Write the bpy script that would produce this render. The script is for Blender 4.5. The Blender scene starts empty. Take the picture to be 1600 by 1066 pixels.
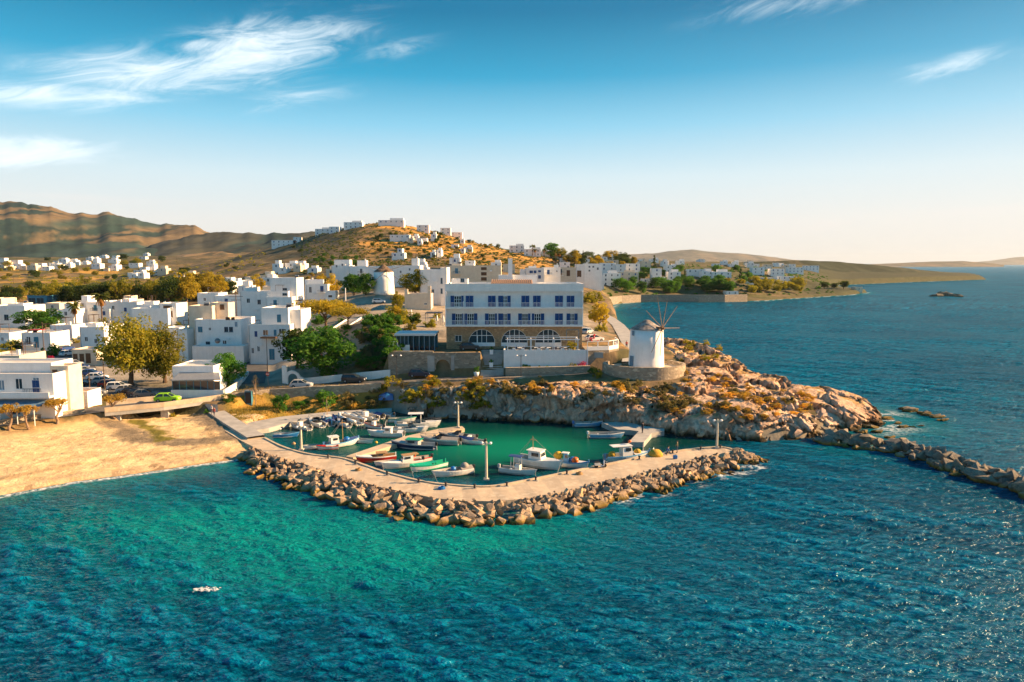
import bpy, bmesh, math, random
import numpy as np
from mathutils import Vector, Matrix
R = math.radians
SC = bpy.context.scene
COL = SC.collection
# ------------------------------------------------------------------ camera
CAMZ = 27.0; FPX = 1100.0; TH = math.atan(121.0/FPX)
cam = bpy.data.cameras.new('camera'); co = bpy.data.objects.new('camera', cam); COL.objects.link(co)
cam.sensor_width = 36; cam.lens = 36*FPX/1600; cam.clip_start = 0.5; cam.clip_end = 150000
co.location = (0, 0, CAMZ); co.rotation_euler = (math.pi/2-TH, 0, 0)
SC.camera = co
# ------------------------------------------------------------------ light
SUN_AZ, SUN_EL = 83.0, 23.0
SV = Vector((math.sin(R(SUN_AZ))*math.cos(R(SUN_EL)), math.cos(R(SUN_AZ))*math.cos(R(SUN_EL)), math.sin(R(SUN_EL))))
sl = bpy.data.lights.new('sun', 'SUN'); so = bpy.data.objects.new('sun', sl); COL.objects.link(so)
sl.energy = 3.7; sl.angle = R(0.6); sl.color = (1.0, 0.64, 0.33)
so.rotation_euler = SV.to_track_quat('Z', 'Y').to_euler()
SC.view_settings.view_transform = 'Standard'; SC.view_settings.look = 'None'
SC.view_settings.gamma = 1; SC.view_settings.exposure = 2.05; SC.view_settings.use_curve_mapping = False

# node helper
class NT:
    def __init__(s, nt): s.t = nt; s.n = nt.nodes; s.l = nt.links; s.n.clear()
    def add(s, typ, ins=None, **kw):
        n = s.n.new(typ)
        for k, v in kw.items(): setattr(n, k, v)
        for k, v in (ins or {}).items(): s.put(n.inputs[k], v)
        return n
    def put(s, sock, v):
        if hasattr(v, 'is_output'): s.l.new(v, sock)
        elif hasattr(v, 'outputs'): s.l.new(v.outputs[0], sock)
        else:
            if sock.type == 'RGBA' and len(v) == 3: v = (*v, 1)
            sock.default_value = v
    def math(s, op, a, b=0.0, c=0.0, clamp=False):
        n = s.n.new('ShaderNodeMath'); n.operation = op; n.use_clamp = clamp
        s.put(n.inputs[0], a); s.put(n.inputs[1], b); s.put(n.inputs[2], c); return n.outputs[0]
    def mix(s, f, a, b, blend='MIX'):
        n = s.n.new('ShaderNodeMix'); n.data_type = 'RGBA'; n.blend_type = blend
        s.put(n.inputs[0], f); s.put(n.inputs[6], a); s.put(n.inputs[7], b); return n.outputs[2]
    def ramp(s, f, stops, interp='LINEAR'):
        n = s.n.new('ShaderNodeValToRGB'); s.put(n.inputs[0], f); e = n.color_ramp.elements; n.color_ramp.interpolation = interp
        while len(e) < len(stops): e.new(0.5)
        for i, (p, c) in enumerate(stops):
            e[i].position = p; e[i].color = (*c, 1) if len(c) == 3 else c
        return n.outputs[0]
    def noise(s, vec, scale, detail=4, rough=0.55, dist=0.0):
        n = s.n.new('ShaderNodeTexNoise'); s.put(n.inputs['Vector'], vec) if vec is not None else None
        n.inputs['Scale'].default_value = scale; n.inputs['Detail'].default_value = detail
        n.inputs['Roughness'].default_value = rough; n.inputs['Distortion'].default_value = dist
        return n.outputs[0]
    def maprange(s, v, a, b, c=0.0, d=1.0, smooth=False):
        n = s.n.new('ShaderNodeMapRange'); s.put(n.inputs[0], v)
        if smooth: n.interpolation_type = 'SMOOTHSTEP'
        for i, q in zip((1, 2, 3, 4), (a, b, c, d)): n.inputs[i].default_value = q
        return n.outputs[0]

def ray(px, py):
    a = (px-800)/FPX; b = (533-py)/FPX
    return np.array((a, math.cos(TH)+b*math.sin(TH), -math.sin(TH)+b*math.cos(TH)))
def P(px, py, z=0.0):
    d = ray(px, py); t = (z-CAMZ)/d[2]; return Vector((d[0]*t, d[1]*t, z))
def PD(px, py, Y):
    d = ray(px, py); t = Y/d[1]; return Vector((d[0]*t, Y, CAMZ+d[2]*t))
def azel(px, py):
    d = ray(px, py); d = d/np.linalg.norm(d); return math.atan2(d[0], d[1]), math.asin(d[2])

# ------------------------------------------------------------------ world sky
W = bpy.data.worlds.new('World'); SC.world = W; W.use_nodes = True
w = NT(W.node_tree)
out = w.add('ShaderNodeOutputWorld'); bg = w.add('ShaderNodeBackground')
w.l.new(bg.outputs[0], out.inputs[0])
sky = w.add('ShaderNodeTexSky', sky_type='NISHITA', sun_disc=False)
sky.sun_elevation = R(SUN_EL); sky.sun_rotation = R(SUN_AZ); sky.air_density = 1.2; sky.dust_density = 1.2; sky.ozone_density = 2.5
tc = w.add('ShaderNodeTexCoord'); gv = tc.outputs['Generated']
nrm = w.add('ShaderNodeVectorMath', {0: gv}, operation='NORMALIZE').outputs[0]
sp = w.add('ShaderNodeSeparateXYZ', {0: nrm})
el = w.math('ARCSINE', sp.outputs[2]); az = w.math('ARCTAN2', sp.outputs[0], sp.outputs[1])
# the graded clear-evening colour of the sky by height, all round
t = w.maprange(el, 0.0, R(60))
grad = w.ramp(t, [(0.0, (0.205, 0.195, 0.182)), (0.053, (0.208, 0.206, 0.200)), (0.112, (0.168, 0.205, 0.220)), (0.177, (0.068, 0.160, 0.213)),
                  (0.238, (0.007, 0.096, 0.158)), (0.312, (0.0, 0.049, 0.095)), (0.40, (0.0, 0.046, 0.094)), (1.0, (0.001, 0.062, 0.125))])
# warm brightening toward the sun's side of the horizon
cs = w.add('ShaderNodeVectorMath', {0: nrm, 1: tuple(SV)}, operation='DOT_PRODUCT').outputs[1]
warm = w.math('MULTIPLY', w.maprange(cs, 0.1, 1.0, 0, 1, True), w.maprange(el, 0.0, R(24), 1, 0, True))
grad = w.mix(w.math('MULTIPLY', warm, 0.30), grad, (0.25, 0.222, 0.20))
ns = w.mix(1.0, sky.outputs[0], (0.10, 0.10, 0.10), 'MULTIPLY')
base = w.mix(0.97, ns, grad)
# clouds: one field of wind-drawn cirrus, thick where the banks stand
rc, rs = math.cos(R(13)), math.sin(R(13))
cu_ = w.math('ADD', w.math('MULTIPLY', az, rc), w.math('MULTIPLY', el, rs)); cv_ = w.math('SUBTRACT', w.math('MULTIPLY', el, rc), w.math('MULTIPLY', az, rs))
cvec = w.add('ShaderNodeCombineXYZ', {0: w.math('MULTIPLY', cu_, 8.0), 1: w.math('MULTIPLY', cv_, 34.0), 2: 3.1})
cn = w.noise(cvec.outputs[0], 1.0, 9, 0.66, 1.3)
bank = None
for px, py, ax, ay, rot, amp in [(400, 75, 8.0, 1.8, 15, 1.0), (290, 108, 10, 1.7, 9, .85), (90, 150, 7, 1.0, 6, .75), (20, 238, 5.5, 1.0, 5, 1.15), (620, 78, 4.0, .8, 14, .42), (1490, 100, 3.6, .7, 7, .95), (1250, 2, 8, 1.2, 3, .5), (450, 155, 6, .9, 10, .45)]:
    a0, e0 = azel(px, py); c_, s_ = math.cos(R(rot)), math.sin(R(rot))
    da = w.math('SUBTRACT', az, a0); de = w.math('SUBTRACT', el, e0)
    u_ = w.math('MULTIPLY_ADD', da, c_/R(ax), w.math('MULTIPLY', de, s_/R(ax))); v_ = w.math('MULTIPLY_ADD', da, -s_/R(ay), w.math('MULTIPLY', de, c_/R(ay)))
    q_ = w.math('MULTIPLY_ADD', u_, u_, w.math('MULTIPLY', v_, v_)); m_ = w.math('MULTIPLY', w.math('EXPONENT', w.math('MULTIPLY', q_, -1.0)), amp)
    bank = m_ if bank is None else w.math('MAXIMUM', bank, m_)
cloud = w.math('MULTIPLY', w.maprange(w.math('MULTIPLY_ADD', bank, 0.38, cn), 0.48, 1.05, 0, 1, True), w.maprange(bank, 0.03, 0.6, 0, 1, True))
# thin streaks elsewhere, round the whole sky
pv = w.add('ShaderNodeCombineXYZ', {0: w.math('MULTIPLY', az, 3.0), 1: w.math('MULTIPLY', el, 40.0), 2: 4.0})
streak = w.math('MULTIPLY', w.maprange(w.noise(pv.outputs[0], 1.0, 3, 0.55, 0.4), 0.5, 0.78, 0, 1, True), w.maprange(el, R(1), R(8), 0.35, 0.0, True))
col = w.mix(cloud, base, (0.25, 0.28, 0.295))
col = w.mix(streak, col, (0.26, 0.225, 0.21))
w.put(bg.inputs[0], col); bg.inputs[1].default_value = 1.0

# ------------------------------------------------------------------ helpers
def tag(o, label=None, cat=None, group=None, kind=None):
    if label: o['label'] = label
    if cat: o['category'] = cat
    if group: o['group'] = group
    if kind: o['kind'] = kind
    return o
def mk(name, V, F, mats=None, mi=None, smooth=False):
    me = bpy.data.meshes.new(name); me.from_pydata([tuple(v) for v in V], [], [tuple(f) for f in F])
    if mats is not None:
        for m in (mats if isinstance(mats, (list, tuple)) else [mats]): me.materials.append(m)
    if mi is not None: me.polygons.foreach_set('material_index', mi)
    if smooth: me.polygons.foreach_set('use_smooth', [True]*len(me.polygons))
    me.update(); return me
def ob(name, data, parent=None, loc=(0, 0, 0), rz=0.0, scale=None, rot=None):
    o = bpy.data.objects.new(name, data); COL.objects.link(o)
    o.location = loc
    o.rotation_euler = rot if rot is not None else (0, 0, rz)
    if scale is not None: o.scale = scale if hasattr(scale, '__len__') else (scale,)*3
    if parent is not None: o.parent = parent
    return o
def empty(name, loc=(0, 0, 0), rz=0.0, scale=None):
    o = ob(name, None, None, loc, rz, scale); o.empty_display_size = 0.3; return o
def copy_tree(o, parent=None):
    c = o.copy(); COL.objects.link(c); c.parent = parent
    for ch in list(o.children): copy_tree(ch, c)
    return c
class MB:
    def __init__(s): s.v = []; s.f = []; s.m = []
    def add(s, V, F, m=0):
        b = len(s.v); s.v += [tuple(v) for v in V]; s.f += [tuple(i+b for i in f) for f in F]; s.m += [m]*len(F); return s
    def box(s, x0, x1, y0, y1, z0, z1, m=0, rz=0, about=None):
        V = [(x, y, z) for z in (z0, z1) for (x, y) in ((x0, y0), (x1, y0), (x1, y1), (x0, y1))]
        if rz:
            ax, ay = about or ((x0+x1)/2, (y0+y1)/2); c, q = math.cos(rz), math.sin(rz)
            V = [(ax+(x-ax)*c-(y-ay)*q, ay+(x-ax)*q+(y-ay)*c, z) for x, y, z in V]
        return s.add(V, [(0, 3, 2, 1), (4, 5, 6, 7), (0, 1, 5, 4), (1, 2, 6, 5), (2, 3, 7, 6), (3, 0, 4, 7)], m)
    def bar(s, a, b, r, n=6, r2=None, m=0, caps=True):
        a = Vector(a); b = Vector(b); d = (b-a); 
        if d.length < 1e-6: return s
        d.normalize(); u = d.orthogonal().normalized(); v = d.cross(u); r2 = r if r2 is None else r2
        V = [a+(u*math.cos(2*math.pi*i/n)+v*math.sin(2*math.pi*i/n))*r for i in range(n)] + [b+(u*math.cos(2*math.pi*i/n)+v*math.sin(2*math.pi*i/n))*r2 for i in range(n)]
        F = [(i, (i+1) % n, n+(i+1) % n, n+i) for i in range(n)]
        if caps: F += [tuple(range(n-1, -1, -1)), tuple(range(n, 2*n))]
        return s.add(V, F, m)
    def tube(s, pts, rads, n=7, m=0):
        for i in range(len(pts)-1): s.bar(pts[i], pts[i+1], rads[i], n, rads[i+1], m)
        return s
    def lathe(s, prof, n=24, c=(0, 0), m=0, cap=True):
        V = []; F = []
        for r, z in prof: V += [(c[0]+r*math.cos(2*math.pi*i/n), c[1]+r*math.sin(2*math.pi*i/n), z) for i in range(n)]
        for k in range(len(prof)-1): F += [(k*n+i, k*n+(i+1) % n, (k+1)*n+(i+1) % n, (k+1)*n+i) for i in range(n)]
        if cap: F += [tuple(range(n-1, -1, -1)), tuple((len(prof)-1)*n+i for i in range(n))]
        return s.add(V, F, m)
    def prism(s, poly, z0, z1, m=0):
        n = len(poly); V = [(x, y, z0) for x, y in poly]+[(x, y, z1) for x, y in poly]
        F = [(i, (i+1) % n, n+(i+1) % n, n+i) for i in range(n)]+[tuple(range(n-1, -1, -1)), tuple(range(n, 2*n))]
        return s.add(V, F, m)
    def mesh(s, name, mats, smooth=False): return mk(name, s.v, s.f, mats, s.m, smooth)
    def build(s, name, mats, parent=None, loc=(0, 0, 0), rz=0.0, smooth=False): return ob(name, s.mesh(name, mats, smooth), parent, loc, rz)

# numpy value noise
def _h(ix, iy, seed):
    n = (ix.astype(np.int64)*374761393 + iy.astype(np.int64)*668265263 + seed*974711) & 0xffffffff
    n = ((n ^ (n >> 13))*1274126177) & 0xffffffff
    n = n ^ (n >> 16)
    return (n & 0xffffff)/float(0xffffff)
def vnoise(x, y, seed=0):
    ix = np.floor(x); iy = np.floor(y); fx = x-ix; fy = y-iy; fx = fx*fx*(3-2*fx); fy = fy*fy*(3-2*fy)
    a = _h(ix, iy, seed); b = _h(ix+1, iy, seed); c = _h(ix, iy+1, seed); d = _h(ix+1, iy+1, seed)
    return (a*(1-fx)+b*fx)*(1-fy)+(c*(1-fx)+d*fx)*fy
def fbm(x, y, seed=0, oct=5, g=0.5):
    s = 0; a = 1; t = 0
    for i in range(oct):
        s = s+a*vnoise(x*2**i+17.3*i, y*2**i-9.1*i, seed+i); t += a; a *= g
    return s/t
def cells(x, y, seed=0, jit=1.0):
    """nearest-feature cells: returns (F1, F2, random per cell, offsets to the feature)"""
    ix = np.floor(x); iy = np.floor(y); f1 = np.full(x.shape, 9.0); f2 = f1.copy(); rid = np.zeros(x.shape); ox = np.zeros(x.shape); oy = np.zeros(x.shape)
    for dx in (-1, 0, 1):
        for dy in (-1, 0, 1):
            cx = ix+dx; cy = iy+dy
            px = cx+_h(cx, cy, seed)*jit; py = cy+_h(cx, cy, seed+7)*jit
            d = np.hypot(x-px, y-py); near = d < f1
            f2 = np.where(near, f1, np.minimum(f2, d)); rid = np.where(near, _h(cx, cy, seed+13), rid)
            ox = np.where(near, x-px, ox); oy = np.where(near, y-py, oy); f1 = np.where(near, d, f1)
    return f1, f2, rid, ox, oy
def inpoly(x, y, poly):
    r = np.zeros(x.shape, bool); n = len(poly); j = n-1
    for i in range(n):
        xi, yi = poly[i]; xj, yj = poly[j]
        c = ((yi > y) != (yj > y)) & (x < (xj-xi)*(y-yi)/((yj-yi) or 1e-12)+xi)
        r ^= c; j = i
    return r
def segdist(x, y, pts, closed=False, vals=None):
    best = np.full(x.shape, 1e9); val = np.zeros(x.shape); n = len(pts)
    for i in range(n if closed else n-1):
        ax, ay = pts[i][:2]; bx, by = pts[(i+1) % n][:2]; dx, dy = bx-ax, by-ay; L = dx*dx+dy*dy or 1e-9
        t = np.clip(((x-ax)*dx+(y-ay)*dy)/L, 0, 1); d = np.hypot(x-ax-t*dx, y-ay-t*dy); m = d < best
        best = np.where(m, d, best)
        if vals is not None: val = np.where(m, vals[i]*(1-t)+vals[(i+1) % n]*t, val)
    return (best, val) if vals is not None else best
def sdpoly(x, y, poly): return np.where(inpoly(x, y, poly), 1, -1)*segdist(x, y, poly, True)
def sstep(a, b, x): t = np.clip((x-a)/(b-a), 0, 1); return t*t*(3-2*t)

# ------------------------------------------------------------------ materials
MATS = {}
def mat(name, c1, c2=None, rough=0.8, scale=3.0, bump=0.0, bscale=None, metal=0.0, spec=0.3, c3=None, world=False, detail=5, rnd=0.0, lo=0.35, hi=0.65, dist=0.0):
    m = bpy.data.materials.new(name); m.use_nodes = True; n = NT(m.node_tree); MATS[name] = m
    o = n.add('ShaderNodeOutputMaterial'); b = n.add('ShaderNodeBsdfPrincipled', {'Roughness': rough, 'Metallic': metal, 'Specular IOR Level': spec})
    n.l.new(b.outputs[0], o.inputs[0])
    vec = n.add('ShaderNodeNewGeometry').outputs['Position'] if world else n.add('ShaderNodeTexCoord').outputs['Object']
    c = c1 if c2 is None else n.mix(n.maprange(n.noise(vec, scale, detail, 0.6, dist), lo, hi), c1, c2)
    if c3 is not None: c = n.mix(n.maprange(n.noise(vec, scale*2.7, 4), 0.52, 0.68), c, c3)
    if rnd:
        r = n.add('ShaderNodeObjectInfo').outputs['Random']
        c = n.mix(1.0, c, n.ramp(r, [(0, (1-rnd,)*3), (1, (1+rnd*0.4,)*3)]), 'MULTIPLY')
    n.put(b.inputs['Base Color'], c)
    if bump:
        bn = n.add('ShaderNodeBump', {'Height': n.noise(vec, bscale or scale*4, 6, 0.65), 'Strength': bump, 'Distance': 0.1})
        n.l.new(bn.outputs[0], b.inputs['Normal'])
    return m
WHITE = mat('white_plaster', (0.88, 0.87, 0.85), (0.80, 0.79, 0.77), 0.9, 0.7, 0.15, 6, c3=(0.81, 0.80, 0.78), rnd=0.08)
def streak(m, amt=.16):
    n = NT.__new__(NT); n.t = m.node_tree; n.n = n.t.nodes; n.l = n.t.links; b = next(q for q in n.n if q.type == 'BSDF_PRINCIPLED'); lk = b.inputs['Base Color'].links[0].from_socket
    g = n.add('ShaderNodeNewGeometry').outputs['Position']; mp = n.add('ShaderNodeMapping', {'Vector': g, 'Scale': (1.6, 1.6, .16)}).outputs[0]
    k = n.maprange(n.noise(mp, 1.0, 5, .65), .50, .74, 0, 1); c = n.mix(n.math('MULTIPLY', k, amt), lk, (.30, .27, .23)); n.put(b.inputs['Base Color'], c)
streak(WHITE)
CREAM = mat('cream_plaster', (0.72, 0.62, 0.48), (0.62, 0.52, 0.40), 0.9, 0.8, 0.15, 6)
ROOFM = mat('roof_screed', (0.62, 0.58, 0.52), (0.46, 0.42, 0.38), 0.92, 0.6, 0.2, 4, rnd=0.15)
GLASS = mat('window_glass', (0.02, 0.035, 0.05), None, 0.08, spec=0.6)
WGLASS = mat('window_glass_dull', (0.05, 0.075, 0.10), (0.03, 0.05, 0.07), 0.25, 1.0, spec=0.5)
BLUE = mat('blue_shutter_paint', (0.004, 0.065, 0.24), (0.003, 0.05, 0.19), 0.5, 2)
GREYBLUE = mat('grey_blue_paint', (0.16, 0.27, 0.36), (0.12, 0.2, 0.28), 0.6, 2)
TEALP = mat('teal_paint', (0.05, 0.22, 0.32), (0.04, 0.17, 0.26), 0.6, 2)
BROWN = mat('brown_wood', (0.16, 0.085, 0.045), (0.09, 0.05, 0.03), 0.7, 5, 0.2)
OCHRE = mat('ochre_plaster', (0.62, 0.36, 0.08), (0.5, 0.3, 0.08), 0.9, 1)
WPAINT = mat('white_paint', (0.82, 0.82, 0.82), (0.74, 0.74, 0.74), 0.5, 2)
GREYM = mat('grey_metal', (0.32, 0.33, 0.34), (0.24, 0.25, 0.26), 0.5, 3, metal=0.3)
DARK = mat('dark_metal', (0.03, 0.03, 0.035), None, 0.5)
RUBBER = mat('black_rubber', (0.015, 0.015, 0.015), None, 0.85)
CONC = mat('quay_concrete', (0.52, 0.41, 0.29), (0.40, 0.32, 0.23), 0.9, 0.45, 0.25, 5, c3=(0.55, 0.46, 0.34), world=True)
CONCG = mat('grey_concrete', (0.42, 0.40, 0.37), (0.30, 0.29, 0.27), 0.9, 0.6, 0.25, 5, world=True)
ASPH = mat('asphalt', (0.10, 0.10, 0.10), (0.065, 0.065, 0.068), 0.9, 0.4, 0.15, 12, world=True, c3=(0.13, 0.125, 0.12))
TILE = mat('terracotta_tile', (0.44, 0.29, 0.19), (0.33, 0.20, 0.13), 0.8, 3)
BRUSH = mat('thatch_brushwood', (0.18, 0.12, 0.08), (0.10, 0.07, 0.05), 0.95, 8, 0.6, 20)
TRUNK = mat('bark', (0.16, 0.11, 0.075), (0.08, 0.055, 0.04), 0.95, 4, 0.6, 14)
PALETR = mat('pale_bark', (0.30, 0.21, 0.14), (0.17, 0.11, 0.075), 0.95, 3, 0.6, 12)
def stone_mat(name, ca, cb, cm, scale=1.6, bump=0.7, sz=2.0):
    m = bpy.data.materials.new(name); m.use_nodes = True; n = NT(m.node_tree); MATS[name] = m
    o = n.add('ShaderNodeOutputMaterial'); b = n.add('ShaderNodeBsdfPrincipled', {'Roughness': 0.92, 'Specular IOR Level': 0.2}); n.l.new(b.outputs[0], o.inputs[0])
    g = n.add('ShaderNodeNewGeometry').outputs['Position']
    mp = n.add('ShaderNodeMapping', {'Vector': g, 'Scale': (1, 1, sz)}).outputs[0]
    d = n.add('ShaderNodeVectorMath', {0: mp, 1: n.add('ShaderNodeTexNoise', {'Vector': mp, 'Scale': 1.4}).outputs[1]}, operation='ADD').outputs[0]
    v = n.add('ShaderNodeTexVoronoi', {'Vector': d, 'Scale': scale}); e = n.add('ShaderNodeTexVoronoi', {'Vector': d, 'Scale': scale}, feature='DISTANCE_TO_EDGE')
    cr = n.add('ShaderNodeSeparateColor', {0: v.outputs['Color']})
    c = n.mix(cr.outputs[0], ca, cb); c = n.mix(n.maprange(cr.outputs[1], 0.75, 1.0), c, tuple(min(1, x*1.45) for x in ca))
    c = n.mix(n.maprange(n.noise(g, 0.35, 4), 0.4, 0.7, 0, 0.5), c, cm)
    j = n.maprange(e.outputs[0], 0.0, 0.09)
    c = n.mix(j, cm, c); n.put(b.inputs['Base Color'], c)
    bn = n.add('ShaderNodeBump', {'Height': n.math('ADD', j, n.math('MULTIPLY', n.noise(g, 6, 4), 0.5)), 'Strength': bump, 'Distance': 0.12}); n.l.new(bn.outputs[0], b.inputs['Normal'])
    return m
STONE = stone_mat('rubble_stone_wall', (0.36, 0.30, 0.23), (0.20, 0.165, 0.13), (0.30, 0.26, 0.20))
HSTONE = stone_mat('hotel_stone_facing', (0.44, 0.31, 0.18), (0.26, 0.175, 0.10), (0.32, 0.23, 0.14), 2.2, 0.6, 1.7)
PSTONE = stone_mat('pale_stone_wall', (0.46, 0.38, 0.28), (0.30, 0.24, 0.18), (0.36, 0.30, 0.22), 1.5)
def rock_mat(name, ca, cb, cc, wet=True, rnd=0.35, sc=0.5):
    m = bpy.data.materials.new(name); m.use_nodes = True; n = NT(m.node_tree); MATS[name] = m
    o = n.add('ShaderNodeOutputMaterial'); b = n.add('ShaderNodeBsdfPrincipled', {'Roughness': 0.88, 'Specular IOR Level': 0.25}); n.l.new(b.outputs[0], o.inputs[0])
    g = n.add('ShaderNodeNewGeometry').outputs['Position']; z = n.add('ShaderNodeSeparateXYZ', {0: g}).outputs[2]
    c = n.mix(n.maprange(n.noise(g, sc, 6, 0.65, 0.6), 0.38, 0.62), ca, cb)
    c = n.mix(n.maprange(n.noise(g, sc*3.1, 6, 0.7), 0.5, 0.72), c, cc)
    if rnd:
        r = n.add('ShaderNodeObjectInfo').outputs['Random']
        c = n.mix(1.0, c, n.ramp(r, [(0, (1-rnd, 1-rnd, 1-rnd*0.85)), (0.5, (0.95, 0.9, 0.85)), (0.8, (1.1, 0.95, 0.8)), (1, (1.25, 1.2, 1.15))]), 'MULTIPLY')
    if wet:   # algae and wet band at the waterline
        zz = n.math('ADD', z, n.math('MULTIPLY', n.noise(g, 0.9, 3), 0.7))
        c = n.mix(n.maprange(zz, 0.95, 0.6), c, (0.20, 0.125, 0.02)); c = n.mix(n.maprange(zz, 0.62, 0.38), c, (0.035, 0.028, 0.012))
    n.put(b.inputs['Base Color'], c)
    bn = n.add('ShaderNodeBump', {'Height': n.noise(g, 2.2, 9, 0.72), 'Strength': 0.8, 'Distance': 0.25}); n.l.new(bn.outputs[0], b.inputs['Normal'])
    return m
ROCKM = rock_mat('boulder_stone', (0.48, 0.35, 0.22), (0.28, 0.22, 0.165), (0.55, 0.45, 0.33))
JROCK = rock_mat('jetty_stone', (0.24, 0.22, 0.18), (0.14, 0.13, 0.11), (0.32, 0.28, 0.22))
def leaf_mat(name, c1, c2, trans=0.45, rnd=0.3, pscale=0.7):
    m = bpy.data.materials.new(name); m.use_nodes = True; n = NT(m.node_tree); MATS[name] = m
    o = n.add('ShaderNodeOutputMaterial'); b = n.add('ShaderNodeBsdfPrincipled', {'Roughness': 0.7, 'Specular IOR Level': 0.15})
    g = n.add('ShaderNodeNewGeometry').outputs['Position']
    c = n.mix(n.maprange(n.noise(g, pscale, 3), 0.35, 0.65), c1, c2)
    r = n.add('ShaderNodeObjectInfo').outputs['Random']; c = n.mix(1.0, c, n.ramp(r, [(0, (1-rnd,)*3), (1, (1+rnd, 1+rnd*0.8, 1))]), 'MULTIPLY')
    n.put(b.inputs['Base Color'], c); tr = n.add('ShaderNodeBsdfTranslucent'); n.put(tr.inputs[0], n.mix(1.0, c, (1.9, 1.7, 0.7), 'MULTIPLY'))
    mx = n.add('ShaderNodeMixShader', {0: trans}); n.l.new(b.outputs[0], mx.inputs[1]); n.l.new(tr.outputs[0], mx.inputs[2]); n.l.new(mx.outputs[0], o.inputs[0])
    return m
L_GREEN = leaf_mat('leaf_green', (0.035, 0.135, 0.024), (0.075, 0.17, 0.028))
L_OLIVE = leaf_mat('leaf_olive', (0.15, 0.175, 0.025), (0.25, 0.22, 0.028))
L_GOLD = leaf_mat('leaf_golden', (0.34, 0.27, 0.03), (0.24, 0.21, 0.03))
L_DARK = leaf_mat('leaf_dark', (0.025, 0.06, 0.018), (0.06, 0.085, 0.02))
L_DRY = leaf_mat('shrub_dry_gold', (0.48, 0.32, 0.06), (0.34, 0.25, 0.07))
L_GREY = leaf_mat('shrub_grey_green', (0.10, 0.11, 0.065), (0.15, 0.13, 0.07))
L_TAM = leaf_mat('tamarisk_leaf', (0.46, 0.31, 0.06), (0.34, 0.25, 0.06))
L_PALM = leaf_mat('palm_leaf', (0.07, 0.10, 0.02), (0.11, 0.12, 0.025))
L_PALMD = leaf_mat('palm_dead_leaf', (0.30, 0.17, 0.06), (0.22, 0.12, 0.045))
L_BOUG = leaf_mat('bougainvillea_bloom', (0.55, 0.015, 0.08), (0.40, 0.015, 0.10))
# ------------------------------------------------------------------ terrain
LAND = [tuple(P(px, py, 0).xy) for px, py in [(-260, 835), (-120, 806), (0, 776), (110, 755), (210, 742), (300, 728), (380, 717), (418, 712), (402, 688), (392, 668), (450, 650), (530, 643),
        (612, 640), (660, 649), (720, 652), (800, 656), (880, 658), (940, 662), (985, 668), (1040, 675), (1100, 684), (1190, 691), (1270, 687), (1330, 675), (1385, 664)]]
LAND += [(66, 124.5), (61, 129), (55, 133), (49, 137), (48.5, 152), (42, 170), (37, 186), (35.5, 205), (42, 285), (52, 400), (66, 470), (93, 508), (137, 505), (178, 512), (222, 552), (290, 610), (333, 662), (345, 800), (420, 900), (600, 1050), (800, 1200), (900, 1380), (700, 1750), (900, 2600), (-3000, 2600), (-3000, 70)]
LAND = [tuple(p) for p in LAND]
ctrl = []
for px, py, z in [(-200, 770, .7), (0, 745, .7), (0, 700, 1.5), (100, 720, .9), (100, 680, 1.5), (200, 715, .7), (200, 680, 1.3), (220, 650, 1.25), (300, 645, 1.25), (300, 690, 1.0), (350, 700, .8), (330, 655, 1.25), (400, 700, .7),
        (400, 655, 1.2), (450, 642, 1.3), (400, 638, 1.4), (500, 632, 1.5), (600, 632, 1.6), (560, 620, 1.7), (400, 624, 1.5), (490, 619, 1.6),
        (-100, 672, 2.6), (60, 650, 2.8), (150, 618, 3.1), (230, 610, 3.2), (350, 612, 3.3), (430, 604, 3.6), (520, 600, 4.0), (610, 594, 4.6),
        (150, 595, 3.3), (230, 585, 3.5), (110, 560, 3.9), (110, 535, 4.6), (-60, 600, 3.6), (0, 560, 4.2), (300, 590, 3.5), (400, 575, 3.9), (400, 550, 4.6), (400, 520, 6.2), (395, 490, 8),
        (50, 520, 5), (50, 490, 7), (-100, 500, 6), (200, 495, 6.8), (300, 495, 7.5), (200, 470, 9), (100, 450, 11), (0, 450, 11), (220, 450, 11), (100, 432, 14), (250, 432, 14), (330, 445, 13), (-100, 430, 14), (400, 455, 13), (440, 465, 12),
        (450, 585, 4.4), (500, 580, 5.2), (560, 575, 6.0), (480, 545, 6.5), (560, 545, 8), (600, 555, 8), (600, 520, 11), (560, 505, 12.5), (520, 470, 15), (480, 480, 12), (590, 458, 17.4), (660, 478, 14), (650, 505, 11.5), (630, 455, 17.5), (560, 452, 17), (700, 455, 17), (760, 440, 19.5), (850, 440, 19),
        (880, 450, 14), (930, 490, 8.5), (960, 500, 6), (975, 520, 8.5), (1000, 560, 8), (960, 545, 9.3), (1050, 531, 8.5), (1090, 545, 8), (1130, 557, 7.4), (1100, 575, 7.2), (1060, 560, 7.8), (1150, 575, 6.6),
        (1130, 600, 5.3), (1080, 605, 5.3), (1180, 603, 5.0), (1080, 640, 3.4), (1000, 640, 3.4), (1180, 652, 3.2), (1130, 630, 4.2), (1250, 622, 4.0), (1270, 608, 4.4), (1340, 632, 2.8), (1300, 660, 2.2), (1385, 652, 1.3), (1020, 612, 5.0), (940, 615, 5), (900, 620, 4.2), (800, 618, 4.0), (700, 615, 4.0), (640, 612, 4.0)]:
    p = P(px, py, z); ctrl.append((p.x, p.y, z))
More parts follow.
